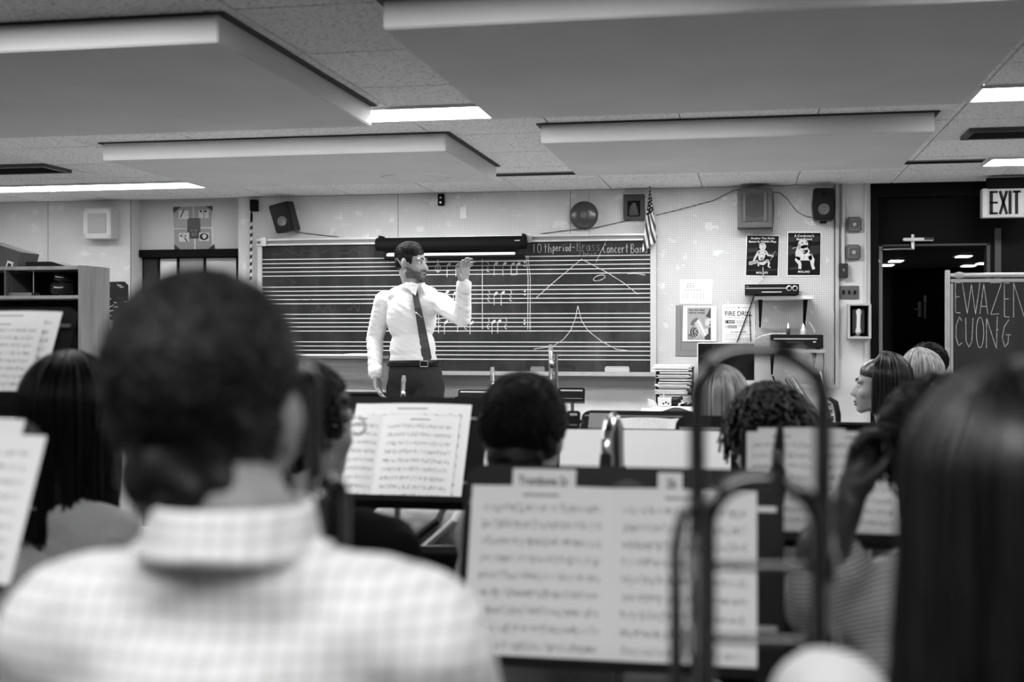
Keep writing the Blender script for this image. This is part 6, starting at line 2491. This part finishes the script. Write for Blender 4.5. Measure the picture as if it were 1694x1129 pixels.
# fringe
R8 = H8.to_3x3()
me = remesh([('e', H8 @ V3(0, -.010, .052), (.074, .086, .061), R8)], .005, 2, 0, 'fringe')
link('fringe', shift(me, wpos(P8)), HAIRS, (0, 0, 0), P8)
vm = remesh([('h', [(L8(sg * .10, -.02, .99), .045), (L8(sg * .08, .03, .80), .085)]) for sg in (-1, 1)] + [('e', L8(0, .0, .82), (.150, .112, .19), Matrix.Rotation(math.radians(74), 3, 'Z'))], .010, 4, .020, 'vest')
link('vest', shift(vm, wpos(P8)), M('vest_grey', .20, .85), (0, 0, 0), P8)
me = remesh([('e', H8 @ V3(0, .091, -.065), (.016, .008, .005), R8), ('e', H8 @ V3(0, .089, -.077), (.014, .008, .0055), R8)], .002, 1, .001, 'lips')
link('lips', shift(me, wpos(P8)), LIP, (0, 0, 0), P8)

P9, H9, L9 = sit(1512, 5.55, 584, math.radians(40), 'person seated close behind the one in the grey vest', SKIN, MIDKNIT, DENIM,
                 'black chair under the person close behind the grey vest', sw=.150, head_yaw=math.radians(20), bulk=.90, voxel=.012)
hair_long(P9, H9, HAIRL, .20, 1800, 1.0, 2.0, .0016, .008, wave=.004)
P10, H10, L10 = sit(1528, 6.2, 571, math.radians(55), 'person farthest back by the dark doorway, only the crown showing', SKIN, JACKET, DENIM,
                    'black chair under the person by the dark doorway', head_yaw=math.radians(10), voxel=.012)
hair_short(P10, H10, HAIRB, 1.0, 1200, .018, .0012, .0, True, .3, .006, .55, .25)

# player in striped knit with the raised left hand
hd = 1.95
wr = D(1404, 832, hd)
el_ = D(1362, 905, hd - .03)
kn_ = D(1424, 742, hd)
nx = Vector((CA, SA, 0))
palm = [('h', [(wr, .025), (D(1412, 800, hd), .026)]),
        ('h', [(D(1408, 808, hd), .020), (D(1430, 800, hd), .020), (D(1415, 745, hd), .0135), (D(1440, 750, hd + .02), .0125)])]
fing = []
for i, (b0, m0, t0, dd) in enumerate((((1412, 742), (1427, 719), (1466, 726), -.022), ((1417, 738), (1434, 715), (1472, 733), -.004), ((1424, 742), (1441, 724), (1474, 741), .014), ((1430, 750), (1447, 736), (1472, 748), .030))):
    A_, B_, C_ = D(*b0, hd + dd), D(*m0, hd + dd - .004), D(*t0, hd + dd * .6)
    Mq = B_.lerp(C_, .5) + Vector((0, 0, .006))
    fing += [('h', [(A_, .0105), (B_, .0095)]), ('h', [(B_, .0095), (Mq, .0088)]), ('h', [(Mq, .0088), (C_, .0075)])]
th = [('h', [(D(1422, 808, hd - .015), .017), (D(1449, 782, hd - .03), .0125)]), ('h', [(D(1449, 782, hd - .03), .0122), (D(1464, 764, hd - .028), .0105)]), ('h', [(D(1464, 764, hd - .028), .0105), (D(1478, 748, hd - .02), .0082)])]
P11, H11, L11 = sit(1556, 2.0, 640, math.radians(4), 'person in striped knit top raising a pinching hand, mostly hidden at the right', SKIN3, STRIPE, DENIM,
                    'black chair under the person in the striped top', sw=.180, bulk=1.03, voxel=.008, cloth_disp=fold(22, .009, 45, .004, 8),
                    arms={'le': el_, 'lw': wr, 'lh': palm + fing + th}, sleeve=.5)
hair_curly(P11, H11, HAIRB, 1.0, 700, .016)
rc = D(1474, 745, hd)
mb = MB().tube([rc + nx * (.016 * math.cos(t) + .004) + Vector((0, 0, .017 * math.sin(t) + .004)) for t in [2 * math.pi * k / 20 for k in range(20)]], .0016, 6, closed=True)
solo('wire_loop', mb, CHROME, 'tiny bright wire loop pinched between the raised fingers', 'wire loop', smooth=True)

# ------------------------------------------------------------------ music stands
fA = stand(-73, 668, 3.1, .54, .27, math.radians(26), 'music stand at the left edge, the upper one in front of the bookcase')
sheet(fA, -.05, .228, .004, .255, 'sheet_music', 'large white music sheet on the upper left stand', lift=.003)
sheet(fA, -.05, .190, .010, .225, 'sheet_music', 'smaller music sheet overlapping the large one on the upper left stand', lift=.010)
fB = stand(-272, 962, 1.68, .50, .236, math.radians(25), 'music stand at the left edge, the lower one nearest the plaid shoulder', RIS)
sheet(fB, .0, .262, .004, .212, 'sheet_music', 'white music sheet on the lower left stand', lift=.004)
sheet(fB, .0, .222, .11, .236, 'sheet_music', 'blank white sheet behind the music on the lower left stand', lift=.002, mat=PAPER)
fC = stand(640, 838, 3.30, .50, .325, math.radians(29), 'music stand left of middle with an open white music book')
sheet(fC, -.155, .172, .004, .262, 'music_book', 'open white music book on the stand left of middle', lift=.008, spine=-.045, curl=.010)
sheet(fC, -.13, .20, .012, .30, 'sheet_music', 'loose white sheets behind the open book, left of middle', lift=.003, mat=SHEET)
fD = stand(1018, 1106, 1.98, .53, .325, math.radians(16), 'big black music stand in the middle foreground holding the Trombone 2c part', RIS - .06)
bk = sheet(fD, -.250, .222, .004, .288, 'music_book', 'open music book labelled Trombone 2c on the foreground stand', lift=.006, spine=-.012, curl=.008)


def tab(fr, x0, x1, y0, y1, txt, tx0, tx1, ty0, ty1, root):
    B, r_, up, n = fr['B'], fr['r'], fr['up'], fr['n']
    pl = [B + r_ * x + up * y + n * .0030 for x, y in ((x0, y0), (x1, y0), (x1, y1), (x0, y1))]
    part('index_tab', MB().prism(pl, -n * .0008), PAPER, root)
    me = text_mesh(txt, .02, 'LEFT')
    a = np.empty(len(me.vertices) * 3)
    me.vertices.foreach_get('co', a)
    a = a.reshape(-1, 3)
    lo, hi = a.min(0), a.max(0)
    o0 = wpos(root)
    base = B + n * .0036 - o0
    u = tx0 + (a[:, 0] - lo[0]) / (hi[0] - lo[0]) * (tx1 - tx0)
    v = ty0 + (a[:, 1] - lo[1]) / (hi[1] - lo[1]) * (ty1 - ty0)
    out = np.array(base)[None] + u[:, None] * np.array(r_)[None] + v[:, None] * np.array(up)[None]
    me.vertices.foreach_set('co', out.ravel())
    me.update()
    link('lettering', me, INK, (0, 0, 0), root)


tab(fD, -.182, -.075, .27, .318, 'Trombone 2c', -.172, -.088, .290, .306, bk)
tab(fD, .062, .102, .27, .316, '2b', .076, .092, .290, .306, bk)
# round hole in the desk of the foreground stand is closed by a grey disc
o_ = fD['B'] + fD['r'] * .012 + fD['up'] * .272
Mx = Matrix.Translation(o_) @ Matrix((fD['r'], fD['up'], fD['n'])).transposed().to_4x4()
part('maker_disc', MB().lathe([(.032, .0006), (.032, .0016), (.028, .002)], Mx, 28), DKGREY, fD['root'])
fE = stand(1072, 880, 3.4, .51, .29, math.radians(24), 'music stand behind the foreground one, covered by a broad white sheet')
sheet(fE, -.255, .222, .004, .292, 'sheet_music', 'broad white sheet on the stand just behind the foreground one', lift=.004, mat=PAPER)
fF = stand(1068, 730, 4.6, .50, .15, math.radians(45), 'low tilted black music stand with an open book, below the high desk')
sheet(fF, -.13, .25, .010, .105, 'music_book', 'open book on the low tilted stand below the high desk', lift=.006, spine=.09)
B_ = fF['B']
pl = [B_ + fF['r'] * x + fF['up'] * y + fF['n'] * .002 for x, y in ((-.22, .03), (-.15, .03), (-.15, .13), (-.22, .13))]
solo('folder', MB().prism(pl, fF['n'] * .004), MIDGREY, 'grey folder with a white label on the low tilted stand', 'folder')
fG = stand(1440, 905, 2.42, .50, .245, math.radians(24), 'music stand at the right holding wide white music pages')
sheet(fG, -.238, .055, .004, .232, 'music_book', 'wide open music pages on the stand beside the raised hand', lift=.006, spine=-.10, curl=.010)
sheet(fG, -.215, -.04, .08, .242, 'sheet_music', 'blank white sheet standing behind the wide open pages at the right', lift=.002, mat=PAPER)
fI = stand(1378, 724, 4.3, .26, .05, math.radians(60), 'nearly flat music stand in front of the person in the grey vest')
sheet(fI, -.12, .07, .004, .05, 'sheet_music', 'white sheet on the nearly flat stand before the person in the grey vest', lift=.004, mat=PAPER)
fJ = stand(1188, 800, 3.7, .26, .21, math.radians(20), 'small dark music stand seen inside the trombone bow')
sheet(fJ, -.03, .06, .004, .12, 'sheet_music', 'narrow white sheet seen inside the trombone bow', lift=.004, mat=SHEET)
# far stands near the podium
stand(784, 664, 6.3, .17, .06, math.radians(15), 'small black stand top right of the conductor trousers', corner=.012)
stand(945, 666, 6.2, .135, .075, math.radians(12), 'small black stand top below the chalk tray eraser', corner=.012)
stand(948, 712, 4.4, .05, .07, math.radians(12), 'tiny black stand top just right of the middle head', corner=.012)

# ------------------------------------------------------------------ trombone
def trombone(loc, rz, label, top, h=.62, width=.110, group=None):
    """upright trombone, main bow up; local x across the bow"""
    r = thing('trombone', loc, label, 'trombone', group)

    def U(w, zt, zl, zr, R, y, rad):
        pts = [Vector((-w / 2, y, zl))]
        rc = min(w / 2, R)
        for k in range(9):
            a = math.pi - math.pi / 2 * k / 8
            pts.append(Vector((-w / 2 + rc + rc * math.cos(a), y, zt - rc * .92 + rc * .92 * math.sin(a))))
        for k in range(9):
            a = math.pi / 2 - math.pi / 2 * k / 8
            pts.append(Vector((w / 2 - rc + rc * math.cos(a), y, zt - rc * .92 + rc * .92 * math.sin(a))))
        pts.append(Vector((w / 2, y, zr)))
        return MB().tube(pts, rad, 14)
    w = width

    def add(name, m, mat):
        return link(name, m.mesh(name, (0, 0, 0), True), mat, (0, 0, 0), r)
    add('main_bow', U(w, top, top - h, top - h, .048, 0, .0082), BRASSY)
    add('slide_bow', U(w * .86, top - .115, top - h - .05, top - h - .05, .046, -.035, .0082), BRASSY)
    for z in (top - .195, top - .262):
        add('brace', MB().tube([(-w / 2, -.018, z), (w / 2, -.018, z)], .0042, 10), BRASSY)
        for sx in (-1, 1):
            add('brace_socket', MB().tube([(sx * w / 2, -.018, z - .012), (sx * w / 2, -.018, z + .012)], .0115, 12), CHROME)
    for sx in (-1, 1):
        add('ferrule', MB().tube([(sx * w / 2, 0, top - .205), (sx * w / 2, 0, top - .17)], .0105, 14), CHROME)
        add('inner_tube', MB().tube([(sx * w * .48, -.012, top - .20), (sx * w * .48, -.012, top - h + .02)], .0066, 12), CHROME)
    # bell section beside the bow, flare below
    pts = [(-w / 2 + .0, -.012, top - .14), (-w / 2 - .014, -.012, top - .150), (-w / 2 - .020, -.012, top - .18), (-w / 2 - .018, -.012, top - h + .1)]
    add('bell_tube', MB().tube(pts, [.0045, .005, .0055, .010], 14), BRASSY)
    Mb = Matrix.Translation((-w / 2 - .018, -.012, top - h + .1)) @ Matrix.Rotation(math.pi, 4, 'X')
    add('bell', MB().lathe([(.012, 0), (.016, .05), (.024, .12), (.045, .17), (.085, .20), (.084, .203), (.042, .175), (.02, .12), (.0, .11)], Mb, 28), BRASSY)
    add('mouthpiece', MB().tube([(w / 2 + .0, -.045, top - h - .03), (w / 2 + .0, -.05, top - h + .06), (w / 2, -.052, top - h + .075)], [.006, .006, .012], 12), CHROME)
    r.rotation_euler = (0, 0, rz)
    return r


p = D(1257, 1129, 1.14)
ztop = D(1257, 580, 1.14).z
trombone((p.x, p.y, 0), math.radians(4), 'large upright trombone bow in the right foreground, standing before the music', ztop, .60, .114)
p = D(497, 900, 1.30)
ztop = D(497, 612, 1.30).z
trombone((p.x, p.y, 0), math.radians(80), 'silver upright trombone beside the ear of the person in plaid shirt', ztop, .60, .06)

# ------------------------------------------------------------------ other instruments
def clarinet(px, pyt, d, h, label, lean=(0, 0), floor=0., name='clarinet', rad=.0125, floor_peg=True):
    t = D(px, pyt, d)
    r = thing(name, (t.x, t.y, floor), label, name)
    ax = Vector((lean[0], lean[1], -1)).normalized()
    p = lambda s: t + ax * s
    part('mouthpiece', MB().tube([p(0), p(.012), p(.05), p(.075)], [.004, .007, .0105, .011], 14), BLK, r, smooth=True)
    part('ligature', MB().tube([p(.045), p(.07)], .0125, 14), CHROME, r, smooth=True)
    part('body', MB().tube([p(.075), p(.08), p(.14), p(.145), p(h - .1), p(h - .06), p(h)], [.011, .015, .016, rad, rad, rad * 1.3, rad * 2.3], 16), BLK, r, smooth=True)
    s = .17
    i = 0
    while s < h - .12:
        q = p(s) + Vector((.006 * (1 if i % 2 else -1), -.013, 0))
        part('key', MB().ball(q, (.007, .004, .008), 10, 6), CHROME, r, smooth='all')
        i += 1
        s += .035
    for sx in (-1, 1):
        part('key_rod', MB().tube([p(.16) + Vector((sx * .012, -.006, 0)), p(h - .14) + Vector((sx * .012, -.006, 0))], .0022, 6), CHROME, r, smooth=True)
    if floor_peg:
        e = p(h)
        part('floor_peg', MB().tube([(e.x, e.y, e.z + .05), (e.x, e.y, floor + .01)], .008, 8), STEEL, r, smooth=True)
        part('peg_base', MB().lathe([(.11, 0), (.10, .012), (.02, .02)], Matrix.Translation((e.x, e.y, floor)), 20), BLK, r)
    return r


clarinet(553, 715, 2.75, .60, 'black clarinet with silver keys before the open book left of middle', (.02, 0))
clarinet(1291, 702, 2.2, .60, 'dark clarinet standing upright in the middle of the trombone bow', (-.06, 0))


def flute(px, pyt, d, h, label, lean=(0, 0), double=False):
    t = D(px, pyt, d)
    r = thing('flute', (t.x, t.y, 0), label, 'flute', 'silver flutes near the podium')
    ax = Vector((lean[0], lean[1], -1)).normalized()
    p = lambda s: t + ax * s
    part('tube', MB().tube([p(0), p(.004), p(h)], [.009, .0105, .0105], 14), CHROME, r, smooth=True)
    part('crown', MB().tube([p(-.012), p(.012)], [.008, .012], 14), STEEL, r, smooth=True)
    part('lip_plate', MB().ball(p(.075) + Vector((.004, -.008, 0)), (.012, .007, .018), 12, 8), CHROME, r, smooth='all')
    part('barrel', MB().tube([p(.14), p(.17)], .0125, 14), STEEL, r, smooth=True)
    if double:
        part('tube', MB().tube([p(.03) + Vector((.022, 0, 0)), p(h) + Vector((.022, 0, 0))], .009, 12), CHROME, r, smooth=True)
        part('brace', MB().tube([p(.12), p(.12) + Vector((.022, 0, 0))], .005, 8), CHROME, r, smooth=True)
        part('brace', MB().tube([p(.2), p(.2) + Vector((.022, 0, 0))], .005, 8), CHROME, r, smooth=True)
    e = p(h)
    part('floor_peg', MB().tube([(e.x, e.y, e.z + .04), (e.x, e.y, .01)], .007, 8), STEEL, r, smooth=True)
    part('peg_base', MB().lathe([(.09, 0), (.08, .012), (.02, .02)], Matrix.Translation((e.x, e.y, 0)), 20), BLK, r)


flute(668, 626, 5.6, .6, 'silver flute standing before the conductor trousers', (-.06, 0))
flute(814.5, 612, 5.6, .6, 'silver flute standing right of the conductor, over the small stand top', (.03, 0))
flute(911, 575, 5.4, .62, 'pair of silver tubes standing up above the middle head', (.02, 0), True)

# chrome bass clarinet neck right of the middle head
t = D(1014, 694, 2.75)
r = thing('bass_clarinet', (t.x, t.y, 0), 'bass clarinet with a shiny bent chrome neck right of the middle head', 'bass clarinet')
pts = [t + Vector(q) for q in ((-.010, -.05, -.075), (-.008, -.042, -.035), (-.004, -.02, -.006), (0, .0, 0), (.006, .012, -.02), (.008, .016, -.09), (.008, .016, -.11))]
part('neck', MB().tube(pts, [.011, .013, .015, .016, .016, .015, .016], 16), CHROME, r, smooth=True)
part('mouthpiece', MB().tube([pts[0], pts[0] + Vector((0, -.02, -.05)), pts[0] + Vector((0, -.04, -.085))], [.013, .014, .006], 14), BLK, r, smooth=True)
part('body', MB().tube([t + Vector((.008, .016, -.105)), t + Vector((.008, .016, -.62))], .020, 16), BLK, r, smooth=True)
for k in range(10):
    part('key', MB().ball(t + Vector((.008 + .014 * (1 if k % 2 else -1), -.006, -.13 - k * .04)), (.011, .006, .011), 10, 6), CHROME, r, smooth='all')
part('key_rod', MB().tube([t + Vector((.026, .0, -.12)), t + Vector((.026, .0, -.6))], .003, 6), CHROME, r, smooth=True)
part('bell', MB().tube([t + Vector((.008, .016, -.61)), t + Vector((.008, .0, -.68)), t + Vector((.008, -.05, -.70)), t + Vector((.008, -.09, -.64))], [.02, .022, .028, .05], 18), CHROME, r, smooth=True)
part('floor_peg', MB().tube([t + Vector((.008, .01, -.68)), (t.x + .008, t.y + .01, .0)], .006, 8), STEEL, r, smooth=True)

# sticks leaning right of the twisted locks, chair with a flute
a, b = D(1302, 628, 5.6), D(1336, 680, 5.3)
dv = (b - a)
e = a + dv * 3.4
r = thing('bassoon', (e.x, e.y, 0), 'slanting dark tube with a bright metal rod behind the person bent over the music', 'instrument')
part('joint', MB().tube([a, a + dv * .5, e], [.010, .012, .018], 12), BLK, r, smooth=True)
part('floor_peg', MB().tube([e, (e.x, e.y, .0)], .008, 8), STEEL, r, smooth=True)
part('rod', MB().tube([a + Vector((.03, 0, .0)), a + dv * 1.6 + Vector((.03, 0, 0))], .009, 10), CHROME, r, smooth=True)
a, b = D(1354.5, 616, 4.9), D(1375, 700, 4.8)
dv = b - a
e = a + dv * 2.6
r = thing('soprano_clarinet', (e.x, e.y, 0), 'long slanting silver and black tube left of the person in the grey vest', 'instrument')
part('tube', MB().tube([a, a + dv * .02, a + dv * .95], [.011, .013, .013], 12), CHROME, r, smooth=True)
part('lower_joint', MB().tube([a + dv * .93, e], .015, 12), BLK, r, smooth=True)
part('floor_peg', MB().tube([e, (e.x, e.y, .0)], .008, 8), STEEL, r, smooth=True)
for k in range(6):
    part('key', MB().ball(a + dv * (.5 + k * .12) + Vector((.012, -.012, 0)), .007, 8, 6), CHROME, r, smooth='all')
c = D(1374, 700, 5.1)
chair(c.x, c.y, math.radians(180 + 6), 0, 'empty black chair with a tall back left of the person in the grey vest')
# raise its back by a hooped rail
mb = MB()
hz = D(1374, 658, 5.1).z
o = chair0
mbp = [Vector((c.x - .035, c.y, .46)), Vector((c.x - .035, c.y, hz - .04)), Vector((c.x - .01, c.y, hz)), Vector((c.x + .02, c.y, hz - .02)), Vector((c.x + .03, c.y, hz - .07)), Vector((c.x + .03, c.y, .46))]
solo('chair_back_hoop', MB().tube(mbp, .012, 10), BLK, 'black hooped rail raising the back of the empty chair', 'case', smooth=True)

# backpack on a chair left of the foreground stand
c = D(702, 930, 3.85)
chair(c.x, c.y, math.radians(8), 0, 'black chair carrying the backpack left of the foreground stand')
r = thing('backpack', (c.x, c.y, .46), 'pale grey backpack with dark straps above floral cloth, left of the foreground stand', 'backpack')
zt3 = D(705, 836, 3.85).z
zm = D(705, 914, 3.85).z
me = remesh([('h', [(Vector((c.x + sx * .115, c.y + sy * .05, z)), .05) for sx in (-1, 1) for sy in (-1, 1) for z in (zm + .03, zt3 - .05)])], .009, 4, 0, 'pack_body', fold(30, .006, 70, .003, 4))
link('pack_body', shift(me, wpos(r)), GREYKNIT, (0, 0, 0), r)
me = remesh([('h', [(Vector((c.x + sx * .12, c.y + sy * .06, z)), .05) for sx in (-1, 1) for sy in (-1, 1) for z in (.515, zm - .03)])], .009, 4, 0, 'lower_pocket', fold(30, .008, 70, .003, 5))
link('lower_pocket', shift(me, wpos(r)), mat_floral(), (0, 0, 0), r)
part('waist_band', MB().box(c.x - .17, c.x + .17, c.y - .118, c.y + .112, zm - .014, zm + .012), MIDGREY, r, bevel=.005)
for (x0, x1, g) in ((.0, .10, DKGREY), (.06, .15, PAPER2)):
    part('strap', MB().tube([(c.x + x0 - .05, c.y - .103, zm + .02), (c.x + x1 - .03, c.y - .108, zt3 - .03), (c.x + x1 - .02, c.y - .05, zt3 + .005)], .011, 8), g, r, smooth=True)
